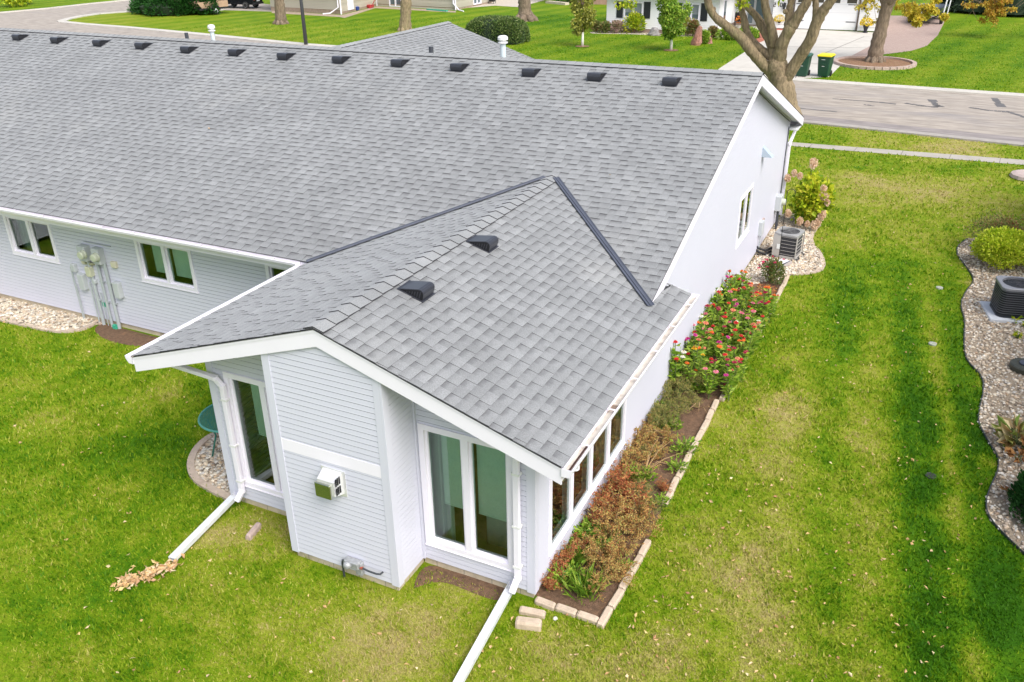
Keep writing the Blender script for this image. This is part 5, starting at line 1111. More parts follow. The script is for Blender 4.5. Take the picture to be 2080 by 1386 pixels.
def hosta(c, n, mat, label, s=1.):
    c = vec(c); P, D = [], []
    for k in range(n): a = random.uniform(0, 6.28); el = random.uniform(.05, .9); r_ = .10*s; P.append((r_*math.cos(a), r_*math.sin(a), .05+.22*el*s)); D.append((math.cos(a), math.sin(a), el*.8-.1))
    t = empty('hosta', (c.x, c.y, 0), label, 'hosta'); V = len(P); leafobj('foliage', P, D, rng.uniform(.18, .30, V)*s, rng.uniform(.09, .13, V)*s, mat, rng.uniform(0, 1, V), t, fold=.15, curl=.35)
    mb = MB(); [mb.tube([(0, 0, 0), (p[0]*.7, p[1]*.7, p[2]*.6), p], .006, 4) for p in P[::2]]; mb.build('stems', stemm, t); return t
hm_ = M('hosta_leaf', tone=[(.42, .24, .08), (.62, .50, .26), (.30, .34, .07), (.16, .26, .05), (.74, .66, .42), (.50, .26, .08)], rough=.5, trans=.3)
q = G(2062, 905); hosta((q.x, q.y, 0), 60, hm_, 'large yellowing hosta with cream edged leaves in the right stone bed', 1.15)
q = G(2082, 925); hosta((q.x+.1, q.y, 0), 30, M('hosta_brown', tone=[(.34, .15, .05), (.50, .27, .10), (.26, .10, .03)], rough=.7, trans=.2), 'browned hosta behind the cedar shrub', .8)
q = G(2066, 940); hosta((q.x, q.y, 0), 16, M('hosta_brown'), 'small collapsed brown plant next to the cedar shrub', .6)
q = G(2048, 1008); hosta((q.x, q.y, 0), 8, M('hosta_brown'), 'small orange-brown leaf clump on the stones left of the cedar shrub', .4)
for px, py, s, lb in ((2062, 655, .9, 'small bright green seedling clump in front of the black air conditioner'), (2066, 688, .7, 'smaller pale green seedling clump nearest the hose pot'), (2085, 668, .8, 'green seedling clump right at the image edge by the black air conditioner')):
    q = G(px, py); hosta((q.x, q.y, 0), 30, limel, lb, .42*s); COL.objects[-1]
# ================================================================ across the street
bark = M('bark', (.27, .205, .125), .95, var=.62, vscale=13, vdet=10, bump=1., bscale=16, bdist=.06, stretch=(1, 1, .28), stain=(.30, .27, .13), sscale=2, samt=.6)
barkg = M('bark_grey', (.20, .15, .105), .95, var=.6, vscale=12, vdet=10, bump=1., bscale=14, bdist=.06, stretch=(1, 1, .25))
def limb(mb, pts, rad, n=12):
    """smooth a limb path and grow it with slightly uneven girth"""
    q, rr = [], []
    for i in range(len(pts)-1):
        for k in range(5):
            f_ = k/5; p0 = pts[max(i-1, 0)]; p1, p2 = pts[i], pts[i+1]; p3 = pts[min(i+2, len(pts)-1)]
            q.append(.5*((2*p1)+(p2-p0)*f_+(2*p0-5*p1+4*p2-p3)*f_**2+(3*p1-p0-3*p2+p3)*f_**3)); rr.append(rad[i]+(rad[i+1]-rad[i])*f_)
    q.append(pts[-1]); rr.append(rad[-1]); rr = [r*random.uniform(.93, 1.08) for r in rr]
    mb.tube(q, rr, n, jit=.12)
def crown(parent, n, centres, r, mat, L=.13, wd=.1, name='crown'):
    Ps, Ds = [], []
    for c in centres:
        p, d = ball_pts(n//len(centres), c, r, .3); Ps.append(p); Ds.append(d)
    P, D = np.concatenate(Ps), np.concatenate(Ds); D = D*.4+rng.normal(size=D.shape)*.5+np.array([0, 0, -.4]); return leafobj(name, P, D, L*rng.uniform(.7, 1.3, len(P)), wd*rng.uniform(.7, 1.3, len(P)), mat, rng.uniform(0, 1, len(P)), parent)
# the big forked maple on the boulevard
TY = 27.7; tb_ = PY(1600, 266, TY); base = Vector((tb_.x, TY, 0)); t = empty('maple_tree', base, 'big forked maple with mossy bark beside the gable end of the house', 'tree')
def tp(px, py, dy=0.): return PY(px, py, TY+dy)-base
mb = MB()
limb(mb, [Vector((tp(1596, 262).x, 0, -.1)), Vector((tp(1596, 245).x, 0, .35)), tp(1594, 205), tp(1587, 165), tp(1580, 138), tp(1576, 118)], [.62, .54, .44, .39, .39, .28], 18)
limb(mb, [tp(1588, 175), tp(1570, 150), tp(1550, 131, -.1), tp(1527, 105, -.3), tp(1505, 77, -.4), tp(1478, 55, -.6), tp(1455, 37, -.7), tp(1444, 22, -.8), tp(1437, 0, -.9), tp(1424, -60, -1), tp(1400, -170, -1.4)], [.24, .23, .205, .20, .185, .17, .15, .14, .135, .11, .05])
limb(mb, [tp(1584, 130, -.1), tp(1558, 110, .2), tp(1532, 90, .4), tp(1517, 64, .5), tp(1511, 38, .5), tp(1505, 12, .6), tp(1500, -30, .7), tp(1492, -150, .9)], [.20, .17, .155, .135, .13, .12, .11, .05])
limb(mb, [tp(1576, 128), tp(1568, 90, .2), tp(1550, 58, .3), tp(1536, 33, .3), tp(1516, 12, .3), tp(1504, -10, .3)], [.22, .20, .17, .14, .11, .09])
limb(mb, [tp(1572, 95, .1), tp(1568, 62, 0), tp(1558, 28, -.1), tp(1553, 0, -.1), tp(1548, -60, -.2), tp(1560, -190, -.2)], [.19, .165, .15, .14, .12, .05])
limb(mb, [tp(1582, 128), tp(1588, 92, -.2), tp(1603, 62, -.3), tp(1612, 48, -.3), tp(1630, 18, -.4), tp(1644, -6, -.5), tp(1668, -80, -.6), tp(1690, -190, -.6)], [.25, .23, .22, .21, .17, .15, .12, .05])
limb(mb, [tp(1600, 60, -.25), tp(1602, 38, -.1), tp(1604, 15, 0), tp(1608, -10, .1), tp(1616, -130, .3)], [.17, .14, .125, .12, .05])
limb(mb, [tp(1586, 172), tp(1604, 148, -.1), tp(1623, 118, -.2), tp(1646, 82, -.4), tp(1658, 48, -.5), tp(1674, 20, -.6), tp(1689, 0, -.7), tp(1740, -80, -1), tp(1800, -190, -1.2)], [.26, .24, .225, .215, .20, .18, .17, .12, .05])
limb(mb, [tp(1652, 62, -.45), tp(1657, 36, -.3), tp(1657, 10, -.2), tp(1656, -15, -.1), tp(1660, -120, .1)], [.15, .125, .115, .11, .04])
for px, py, r in ((1610, 48, .10), (1449, 19, .09), (1451, 30, .1), (1636, 107, .10), (1595, 24, .09), (1572, 132, .12)):
    c = tp(px, py, -.28); mb.lathe([(.03, -.1), (r, -.07), (r*1.05, 0), (r*.8, .06), (r*.35, .065)], fr=FR(c, (1, 0, 0), (0, 0, 1), (0, -1, 0)), n=10)
mb.build('trunk', bark, t, smooth=True)
crown(t, 5200, [tp(1400+k*26, -150-70*random.random(), random.uniform(-2, 2)) for k in range(16)], (1.5, 1.5, 1.1), yell, .17, .13)
for a_, b_, n_ in ((1503, 10, 30), (1515, 2, 30), (1585, -5, 30), (1270, 5, 45), (1284, 10, 45), (1255, 8, 24)): crown(t, n_, [tp(a_, b_, -.5)], (.17, .15, .18), limel, .13, .1, 'leaf_sprig')
# tree with a mulch ring by the drive
def plain_tree(name, px, py, Y, path, rad, label, mat=barkg, grp=None, ncrown=900, cy=-120, n=14):
    b = PY(px, py, Y); b = Vector((b.x, Y, 0)); t = empty(name, b, label, 'tree', grp); mb = MB(); pts = [Vector((0, 0, -.15))]+[PY(x, y, Y)-b for x, y in path]; limb(mb, pts, rad, n)
    for k in range(7): a = k*.9+random.random()*.4; mb.tube([(rad[0]*.5*math.cos(a), rad[0]*.5*math.sin(a), .3), (rad[0]*.95*math.cos(a), rad[0]*.95*math.sin(a), .04), (rad[0]*1.2*math.cos(a), rad[0]*1.2*math.sin(a), -.06)], [.16*rad[0]/.5, .13*rad[0]/.5, .05], 7)
    mb.build('trunk', mat, t, smooth=True)
    top = pts[-1]
    if ncrown: crown(t, ncrown, [top+Vector((random.uniform(-2.5, 2.5), random.uniform(-2, 2), random.uniform(.5, 2.5))) for _ in range(9)], (1.4, 1.4, 1.), yell if 'yellow' in label else greenl, .22, .16)
    return t
p = G(1776, 127); T2 = plain_tree('street_tree', 1776, 127, p.y, [(1777, 118), (1783, 85), (1792, 50), (1800, 20), (1808, -5), (1822, -80)], [.50, .41, .36, .33, .33, .34, .22], 'leaning tree in a mulch ring between drive and lawn with yellow leaves')
mb = MB(); q = [PY(1800, 12, p.y)-T2.location, PY(1815, -8, p.y-.3)-T2.location, PY(1840, -50, p.y-.5)-T2.location]; limb(mb, q, [.25, .2, .12]); q = [PY(1799, 10, p.y)-T2.location, PY(1792, -10, p.y)-T2.location, PY(1785, -60, p.y)-T2.location]; limb(mb, q, [.22, .18, .1]); mb.build('limb', barkg, T2, smooth=True)
def sprig(par, items, mat=yell, L=.145, wd=.11):
    Ps, Ds = [], []; mb = MB()
    for px, py, y, rx, rz, n in items:
        c = PY(px, py, y)-par.location; ax = rx*math.hypot(y-CAM[1], c.x+par.location.x-CAM[0])/FPX; az = rz*math.hypot(y-CAM[1], c.x+par.location.x-CAM[0])/FPX
        n = int(n*1.9); k = max(4, int(ax*az*16))
        for _ in range(k):
            o_ = np.array(c)+np.array([random.gauss(0, ax*.5), random.gauss(0, .4), random.gauss(0, az*.5)]); P, D = ball_pts(n//k, o_, (.24, .24, .15), .1); Ps.append(P); Ds.append(D)
            mb.tube([Vector(c)+Vector((0, 0, az)), Vector(o_)], [.012, .006], 4)
    P, D = np.concatenate(Ps), np.concatenate(Ds); D = D*.5+rng.normal(size=D.shape)*.6+np.array([0, 0, -.5]); leafobj('leaf_spray', P, D, L*rng.uniform(.6, 1.3, len(P)), wd*rng.uniform(.6, 1.3, len(P)), mat, rng.uniform(0, 1, len(P)), par); mb.build('twigs', barkg, par)
sprig(T2, [(1850, 12, 46.5, 36, 14, 620), (1878, 32, 46.5, 30, 12, 620), (1860, 42, 46.5, 16, 10, 240), (1888, 26, 46.3, 18, 12, 300), (1832, 20, 46.6, 12, 12, 160), (1745, 8, 45, 18, 8, 60), (1772, 22, 45, 10, 14, 60), (1757, 36, 45, 5, 6, 14), (1770, 0, 45, 16, 5, 60), (1830, -12, 46, 50, 10, 400)])
rg = G(1776, 130); n = 40; mulch = M('wood_mulch', (.24, .13, .07), .95, var=.5, vscale=22, bump=.8, bscale=18, bdist=.05, stain=(.42, .28, .17), sscale=9, samt=.8)
sheet('mulch_ring', [(rg.x+1.95*math.cos(2*math.pi*k/n), rg.y+1.95*math.sin(2*math.pi*k/n)) for k in range(n)], .05, mulch, None, 'round bed of brown wood mulch round the leaning street tree', 'mulch')
mb = MB()
for k in range(34):
    a0, a1 = 2*math.pi*k/34, 2*math.pi*(k+.93)/34; p0, p1 = Vector((rg.x+2*math.cos(a0), rg.y+2*math.sin(a0), .06)), Vector((rg.x+2*math.cos(a1), rg.y+2*math.sin(a1), .06)); mb.bar(p0, p1, .2, .16)
tag(mb.build('edging_ring', M('ring_stone', (.46, .35, .30), .9, var=.2, vscale=9)), 'ring of pinkish edging blocks round the mulch of the leaning street tree', 'edging')
# other trunks beyond the ridge
for nm, px, py, path, rad, lb, nc in (('ash_tree', 357, 30, [(357, 24), (356, 10), (355, -5), (352, -40)], [.80, .68, .52, .50, .46], 'thick trunk standing in front of the dark yew and the utility trailer', 0),
        ('ash_tree', 571, 49, [(571, 44), (569, 20), (567, 0), (564, -40)], [.55, .44, .40, .38, .34], 'dark slim trunk before the shaded left wall of the tan house', 0),
        ('ash_tree', 823, 63, [(823, 57), (824, 30), (825, 0), (826, -40)], [.50, .44, .38, .38, .36], 'straight tan trunk between the garage wing roof and the tan house window', 0),
        ('ash_tree', 1067, 42, [(1067, 34), (1066, 18), (1065, 0), (1064, -40)], [.90, .62, .50, .48, .42], 'thick flaring grey trunk behind the clipped round hedge', 0)):
    p = G(px, py); plain_tree(nm, px, py, p.y, path, rad, lb, barkg if px != 823 else bark, None, 0)
# young trees with white trunk guards
def young(px, py, topy, cpx, cpy, rx, rz, mat, label, n=900, wh=.62):
    b = G(px, py); t = empty('young_tree', b, label, 'tree'); Y = b.y; mb = MB(); a = PY(px+1, topy, Y)-b; mb.tube([(0, 0, 0), (0, 0, a.z*.5), a], [.085, .08, .06], 10); mb.build('trunk_guard', M('white_guard', (.78, .77, .72), .6), t, smooth=True)
    c = PY(cpx, cpy, Y)-b; d = math.hypot(b.x-CAM[0], b.y-CAM[1]); ax, az = rx*d/FPX, rz*d/FPX; mb = MB(); mb.tube([a, a.lerp(c, .5), c+Vector((0, 0, az*.6))], [.055, .045, .02], 7)
    cs = []
    for k in range(16): th = random.uniform(0, 6.28); z = random.uniform(-.85, .95); r_ = ax*math.sqrt(max(.05, 1-z*z))*random.uniform(.3, .85); e = c+Vector((r_*math.cos(th), r_*math.sin(th), z*az)); cs.append(e); mb.tube([a.lerp(c, max(.1, .6+z*.4)), e], [.022, .008], 5)
    mb.build('branches', barkg, t, smooth=True); crown(t, n, cs, (ax*.46, ax*.46, az*.28), mat, .17, .12, 'crown')
young(1183, 95, 66, 1185, 10, 24, 50, M('leaf_olive', tone=[(.16, .19, .03), (.32, .33, .05), (.46, .44, .08)], rough=.5, trans=.3), 'young yellow-green tree with white trunk guard left of the white house', 2600)
young(1363, 103, 72, 1366, 22, 30, 46, greenl, 'young green tree with white trunk guard in front of the white house window', 4600)
for px, py, lb in ((1183, 95, 'brown mulch circle at the foot of the yellow-green young tree'), (1363, 103, 'brown mulch circle at the foot of the green young tree')):
    b = G(px, py); sheet('mulch_circle', [(b.x+.45*math.cos(k*.4), b.y+.45*math.sin(k*.4)) for k in range(16)], .03, mulch, None, lb, 'mulch')
# clipped hedge
def clipped(px0, px1, py_base, py_top, label, n, mat, cat='hedge', name='clipped_hedge', L=.11, depth=1.):
    pm = G((px0+px1)/2, py_base); d = math.hypot(pm.x-CAM[0], pm.y-CAM[1]); rx = (px1-px0)/2*d/FPX; ry = rx*depth; c = G((px0+px1)/2, py_base); dr = Vector((c.x-CAM[0], c.y-CAM[1], 0)).normalized(); c = c+dr*ry*.8; top = _hit((px0+px1)/2, py_top, 1, c.y).z
    t = empty(name, (c.x, c.y, 0), label, cat); dd = unit(rng.normal(size=(n, 3))); dd[:, 2] = np.abs(dd[:, 2]); s = np.sign(dd)*np.abs(dd)**.62; P = s*np.array((rx, ry, top))*rng.uniform(.93, 1., (n, 1)); P[:, 2] = np.maximum(P[:, 2]*.98, .04)
    leafobj('foliage', P, dd+rng.normal(size=(n, 3))*.6, L*rng.uniform(.6, 1.3, n), L*.6*rng.uniform(.6, 1.3, n), mat, np.clip(rng.normal(.5, .28, n), 0, 1), t); mb = MB(); k = 20; rings = []
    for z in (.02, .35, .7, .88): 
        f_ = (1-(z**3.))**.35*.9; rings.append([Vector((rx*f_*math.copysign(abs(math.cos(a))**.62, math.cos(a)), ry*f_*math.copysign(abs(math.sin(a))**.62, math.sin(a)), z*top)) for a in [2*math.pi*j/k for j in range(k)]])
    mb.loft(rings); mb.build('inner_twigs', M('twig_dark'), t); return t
clipped(948, 1072, 90, 33, 'large clipped green hedge mound behind the garage wing roof', 9000, M('leaf_hedge', tone=[(.03, .07, .012), (.08, .15, .025), (.15, .22, .05), (.28, .32, .12)], rough=.5, trans=.2), L=.12, depth=.7)
# yew at top left
yq = G(310, 30); t = empty('yew_shrub', (yq.x+1, yq.y+1.5, 0), 'broad dark spreading yew behind the thick trunk at top left', 'evergreen shrub'); n = 15000
d = unit(rng.normal(size=(n, 3))); d[:, 2] = np.abs(d[:, 2]); k = 1+.22*np.sin(d[:, 0]*8+1)*np.cos(d[:, 1]*6); P = d*np.array((4.6, 2.6, 2.6))*(rng.uniform(.7, 1, n)*k)[:, None]; P[:, 2] += .1
leafobj('foliage', P, d+np.array([0, 0, .4])+rng.normal(size=(n, 3))*.4, rng.uniform(.22, .42, n), rng.uniform(.07, .13, n), darkl, np.clip(rng.normal(.5, .3, n), 0, 1), t)
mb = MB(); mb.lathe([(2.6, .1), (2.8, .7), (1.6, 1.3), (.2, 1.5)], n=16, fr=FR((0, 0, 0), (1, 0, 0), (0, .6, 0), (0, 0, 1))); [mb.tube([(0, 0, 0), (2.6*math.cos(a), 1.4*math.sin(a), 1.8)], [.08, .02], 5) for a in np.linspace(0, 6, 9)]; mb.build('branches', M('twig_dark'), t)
for px, py, r, mt, lb in ((20, 14, (1.9, 1.5, 1.5), limel, 'yellow-green shrub at the far left corner beyond the side road'), (52, 9, (1.1, 1., 1.2), limel, 'smaller yellowing shrub right of the corner shrub beyond the side road')):
    q = G(px, py); bush('shrub', q, r, 1000, .26, .18, mt, lb, bumps=8)
# ---- street light pole
pl_ = G(622, 93); Y = pl_.y; t = empty('street_lamp', pl_, 'tall dark street lamp pole rising behind the main ridge', 'street lamp'); mb = MB(); a = PY(616, 0, Y)-pl_; d = a/a.z
mb.tube([(0, 0, -.1), (d.x*.0, 0, 3), (0, 0, 8.2)], [.13, .105, .07], 12); mb.tube([(0, 0, 8.1), (.6, -.3, 8.5), (1.4, -.7, 8.6)], [.05, .045, .04], 8); mb.build('pole', M('pole_dark', (.055, .058, .065), .45), t, smooth=True)
mb = MB(); mb.loft([[Vector(p) for p in ((1.3, -.5, 8.52), (1.9, -.8, 8.52), (1.8, -1.05, 8.52), (1.2, -.8, 8.52))], [Vector(p) for p in ((1.35, -.55, 8.7), (1.85, -.82, 8.66), (1.78, -.98, 8.66), (1.25, -.75, 8.7))]]); mb.build('lamp_head', M('pole_dark'), t)
# ---- bins
def bin_(px, py, rz, lid, label, bodyc):
    b = G(px, py); t = empty('wheelie_bin', (b.x, b.y+.3, .01), label, 'wheelie bin', None, rz); mb = MB(); bm_ = M('bin_green', bodyc, .45, var=.05); R_ = []
    for z, w_, dp in ((.04, .24, .26), (.5, .275, .31), (.94, .30, .36), (.945, .325, .385), (1.0, .325, .385)): R_.append([Vector((sx*(w_-(0 if k else .03)), sy*(dp-(.03 if k else 0)), z)) for sx, sy, k in ((-1, -1, 0), (1, -1, 0), (1, -1, 1), (1, 1, 1), (1, 1, 0), (-1, 1, 0), (-1, 1, 1), (-1, -1, 1))])
    mb.loft(R_); mb.fbox(WORLD, -.12, .12, -.385, -.372, .62, .70); mb.fbox(WORLD, -.16, .16, -.31, -.292, .46, .50); mb.build('body', bm_, t)
    mb = MB(); mb.fbox(WORLD, -.11, .07, -.392, -.386, .845, .865); mb.fbox(WORLD, -.07, .05, -.335, -.312, .52, .54); mb.build('emblem', M('white_print', (.7, .72, .7), .6), t)
    mb = MB(); mb.loft([[Vector((x, y, z)) for x, y in ((-.345, -.41), (.345, -.41), (.345, .37), (-.345, .37))] for z in (1.0, 1.04)]+[[Vector((x, y, 1.09)) for x, y in ((-.29, -.34), (.29, -.34), (.29, .3), (-.29, .3))]]); mb.build('lid', lid, t)
    mb = MB(); mb.tube([(-.3, .43, .98), (.3, .43, .98)], .02, 8); mb.build('handle', bm_, t)
    for s in (-1, 1): mb = MB(); mb.lathe([(.13, -.03), (.14, -.02), (.14, .02), (.13, .03)], fr=FR((s*.26, .3, .14), (0, 1, 0), (0, 0, 1), (1, 0, 0)), n=16); mb.build('wheel', M('tyre_black', (.02, .02, .02), .7), t)
bin_(1671, 158, R(-8), M('lid_yellow', (.78, .63, .02), .45), 'dark green wheelie bin with a yellow lid at the drive entrance', (.012, .062, .035))
bin_(1627, 157, R(-4), M('lid_green', (.02, .09, .06), .45), 'green wheelie bin with a green lid half hidden by the maple limb', (.012, .062, .035))
# ---- white house
wsid = M('white_siding', (.80, .80, .80), .45, var=.02, vscale=1); roofg = M('grey_roof', (.25, .25, .26), .9, var=.2, vscale=3)
def lapwall(mb, a, b, h, z0=.0, holes=(), e=.125, m=0):
    a, b = vec(a), vec(b); d = (b-a); L = d.length; d.normalize(); n = Vector((d.y, -d.x, 0)); fr = FR((a.x, a.y, 0), d, (0, 0, 1), n)
    zs = sorted({z0, h} | {min(z0+k*e, h) for k in range(int((h-z0)/e)+2)} | {z for hh in holes for z in hh[2:]})
    for za, zb in zip(zs[:-1], zs[1:]):
        if zb-za < 1e-4: continue
        f0 = ((za-z0)/e) % 1; f1 = f0+(zb-za)/e; cuts = sorted((hh[0], hh[1]) for hh in holes if hh[2] <= za+1e-4 and hh[3] >= zb-1e-4); cur = 0; segs = []
        for c in cuts: segs.append((cur, c[0])); cur = c[1]
        segs.append((cur, L))
        for s0, s1 in segs:
            if s1-s0 > .01: mb.face([fr(s0, za, .02*(1-f0)), fr(s1, za, .02*(1-f0)), fr(s1, zb, .02*(1-f1)), fr(s0, zb, .02*(1-f1))], m); 
            if s1-s0 > .01 and f0 < .01: mb.face([fr(s0, za, 0), fr(s1, za, 0), fr(s1, za, .02), fr(s0, za, .02)], m)
    return fr, L
bl_glass = M('far_glass', (.10, .14, .16), .06, spec=.9)
def farwin(fr, par, u0, u1, z0, z1, shut=None, frame=white, panes=2):
    mb = MB(); c = .09
    for a0, a1, b0, b1 in ((u0, u1, z0, z0+c), (u0, u1, z1-c, z1), (u0, u0+c, z0+c, z1-c), (u1-c, u1, z0+c, z1-c)): mb.fbox(fr, a0, a1, b0, b1, -.05, .05)
    for k in range(1, panes): x = u0+(u1-u0)*k/panes; mb.fbox(fr, x-.06, x+.06, z0+c, z1-c, -.05, .04)
    o = mb.build('window', frame); o.parent = par; o.location = -par.location
    mb = MB(); mb.fbox(fr, u0+c, u1-c, z0+c, z1-c, -.05, -.04); mb.build('pane', bl_glass, o); mb = MB(); mb.fbox(fr, u0+c+.01, u1-c-.01, z0+(z1-z0)*.35, z1-c, -.038, -.036)
    for k in range(int((z1-z0)*7)): mb.fbox(fr, u0+c+.01, u1-c-.01, z1-c-.06-k*.09, z1-c-.03-k*.09, -.0355, -.03)
    mb.build('blind', M('far_blind', (.24, .27, .28), .5), o)
    if shut:
        for x0, x1 in ((u0-.06-shut, u0-.06), (u1+.06, u1+.06+shut)):
            mb = MB(); mb.fbox(fr, x0, x1, z0-.02, z1+.02, .004, .045); mb.fbox(fr, x0+.07, x1-.07, z0+.1, (z0+z1)/2-.05, .045, .052); mb.fbox(fr, x0+.07, x1-.07, (z0+z1)/2+.05, z1-.1, .045, .052); s_ = mb.build('shutter', M('shutter_black', (.018, .02, .026), .45)); s_.parent = par; s_.location = -par.location
def child(mb, name, mat, par, **kw): o = mb.build(name, mat, **kw); o.parent = par; o.location = -par.location; return o
A0 = G(1231, 64); A1 = G(1432, 70.5); A2 = G(1456, 72.5); B0 = G(1503, 55); B1 = G(1566, 58); B2 = G(1778, 66.5)
# square the footprint to the street wall
dx = (A2-A0).normalized(); dn = Vector((-dx.y, dx.x, 0)); wh = empty('house', A0, 'white house with black shutters across the street', 'house'); H_ = 2.55
L1 = (A2-A0).length; C0 = A0; C1 = A0+dx*L1; C2 = C1+dn*6.0; C3 = A0+dx*(B1-A0).dot(dx)+dn*6.0; C4 = A0+dx*(B1-A0).dot(dx)+dn*((B1-A0).dot(dn)); C5 = A0+dx*(B2-A0).dot(dx)+dn*((B1-A0).dot(dn)); 
proj = lambda px, py, P0, D: None
def on_wall(px, py, P0, D):
    n = Vector((D.y, -D.x, 0)); r_ = vec(ray(px, py)); c = vec(CAM); s = (P0-c).dot(n)/r_.dot(n); q = c+r_*s; return (q-P0).dot(D), q.z
u = lambda px, py: on_wall(px, py, C0, dx)
w1 = (u(1268, 5)[0], u(1307, 5)[0], u(1290, 36.5)[1], u(1290, 4)[1]); w2 = (u(1388, 8)[0], u(1423, 8)[0], u(1410, 42)[1], u(1410, 7)[1])
mb = MB(); f1, _ = lapwall(mb, C0, C1, H_, .25, (w1, w2)); lapwall(mb, C1, C2, H_, .25); f3, _ = lapwall(mb, C2, C3, H_, .25); lapwall(mb, C3, C4, H_, .25)
gu = lambda px, py: on_wall(px, py, C4, dx)
gd0, gd1 = gu(1611, 30)[0], gu(1744, 30)[0]; gz = 2.28
f5, L5 = lapwall(mb, C4, C5, H_+.3, .05, ((gd0, gd1, .05, gz),)); lapwall(mb, C5, C5+dn*8, H_+.3, .05); lapwall(mb, C5+dn*8, C0+dn*10, H_, .1, e=.5); lapwall(mb, C0+dn*10, C0, H_, .25)
child(mb, 'wall', wsid, wh); farwin(f1, wh, *w1, shut=.46); farwin(f1, wh, *w2, shut=.46)
mb = MB(); [mb.fbox(FR((a.x, a.y, 0), (b_-a), (0, 0, 1), Vector(((b_-a).y, -(b_-a).x, 0))), 0, (b_-a).length, -.1, .24, -.15, -.012) for a, b_ in ((C0, C1), (C1, C2), (C2, C3), (C0+dn*10, C0))]; child(mb, 'foundation', M('brown_base', (.30, .22, .18), .9, var=.2), wh)
mb = MB()
def hip(mb, a, ux, uy, L, W_, z, ov=.6, pit=.33):
    q = [a-ux*ov-uy*ov, a+ux*(L+ov)-uy*ov, a+ux*(L+ov)+uy*(W_+ov), a-ux*ov+uy*(W_+ov)]; zr = (W_/2+ov)*pit; r0, r1 = a+ux*(W_/2)+uy*(W_/2), a+ux*(L-W_/2)+uy*(W_/2); Z = Vector((0, 0, 1)); q = [p+Z*z for p in q]; r0 = r0+Z*(z+zr); r1 = r1+Z*(z+zr)
    mb.face([q[0], q[1], r1, r0]); mb.face([q[1], q[2], r1]); mb.face([q[2], q[3], r0, r1]); mb.face([q[3], q[0], r0]); mb.face(q[::-1], 1)
    for k in range(4): a_, b_ = q[k], q[(k+1) % 4]; mb.bar(a_-Z*.08+(0*a_), b_-Z*.08, .04, .17, 1)
hip(mb, C0, dx, dn, L1, 10, H_+.05); hip(mb, C4, dx, dn, L5, 9, H_+.32); hip(mb, C1+dn*5.2, dx, dn, (C3-C2).length, 6, H_+.04, .3)
child(mb, 'roof', [roofg, white], wh)
# garage door
mb = MB(); mb.fbox(f5, gd0+.06, gd1-.06, .05, gz-.06, -.08, -.05)
for k in range(1, 4): mb.fbox(f5, gd0+.06, gd1-.06, .05+(gz-.1)*k/4, .065+(gz-.1)*k/4, -.05, -.047, 1)
gdo = child(mb, 'garage_door', [M('garage_white', (.80, .80, .81), .4), M('seam_grey', (.6, .6, .62), .5)], wh)
mb = MB(); WD = (gd1-gd0)/4
for k in range(4): mb.fbox(f5, gd0+k*WD+.22, gd0+(k+1)*WD-.22, gz-.52, gz-.18, -.0495, -.042)
o = mb.build('pane', M('garage_glass', (.07, .065, .05), .15)); o.parent = gdo
mb = MB()
for k in range(2):
    for z in (.55, 1.65): 
        for x in ((gd1-.75, gd1-.12), (gd0+.12, gd0+.75)): mb.fbox(f5, x[0], x[1], z, z+.05, -.0495, -.03)
o = mb.build('hinge', M('iron_grey', (.16, .16, .17), .5)); o.parent = gdo
mb = MB(); mb.fbox(f5, gd0-.05, gd0+.06, .05, gz+.05, -.05, .03); mb.fbox(f5, gd1-.06, gd1+.05, .05, gz+.05, -.05, .03); mb.fbox(f5, gd0+.06, gd1-.06, gz-.06, gz+.05, -.05, .03); child(mb, 'door_frame', M('frame_brown', (.10, .075, .06), .5), wh)
# house number 2107
SEG = {'0': 'abcdef', '1': 'bc', '2': 'abged', '7': 'abc'}
mb = MB(); x0, z0 = gu(1571, 9.8); cw, chh = .17, .27
for k, dg in enumerate('2107'):
    xx = x0+k*.23; sg = dict(a=(0, cw, chh-.04, chh), d=(0, cw, 0, .04), g=(0, cw, chh/2-.02, chh/2+.02), f=(0, .045, chh/2, chh), e=(0, .045, 0, chh/2), b=(cw-.045, cw, chh/2, chh), c=(cw-.045, cw, 0, chh/2))
    for s in SEG[dg]: a0, a1, b0, b1 = sg[s]; mb.fbox(f5, xx+a0, xx+a1, z0-.13+b0, z0-.13+b1, .02, .032+.0007*ord(s)/10)
child(mb, 'house_number', M('number_dark', (.05, .045, .04), .5), wh)
for px in (1593, 1757):
    a, z = gu(px, 14); mb = MB(); mb.fbox(f5, a-.07, a+.07, z-.16, z+.12, .03, .17); mb.loft([[f5(a-.1, z+.12, .02), f5(a+.1, z+.12, .02), f5(a+.1, z+.12, .2), f5(a-.1, z+.12, .2)], [f5(a-.02, z+.3, .09), f5(a+.02, z+.3, .09), f5(a+.02, z+.3, .13), f5(a-.02, z+.3, .13)]]); child(mb, 'wall_lantern', M('lantern_black', (.02, .02, .022), .4), wh)
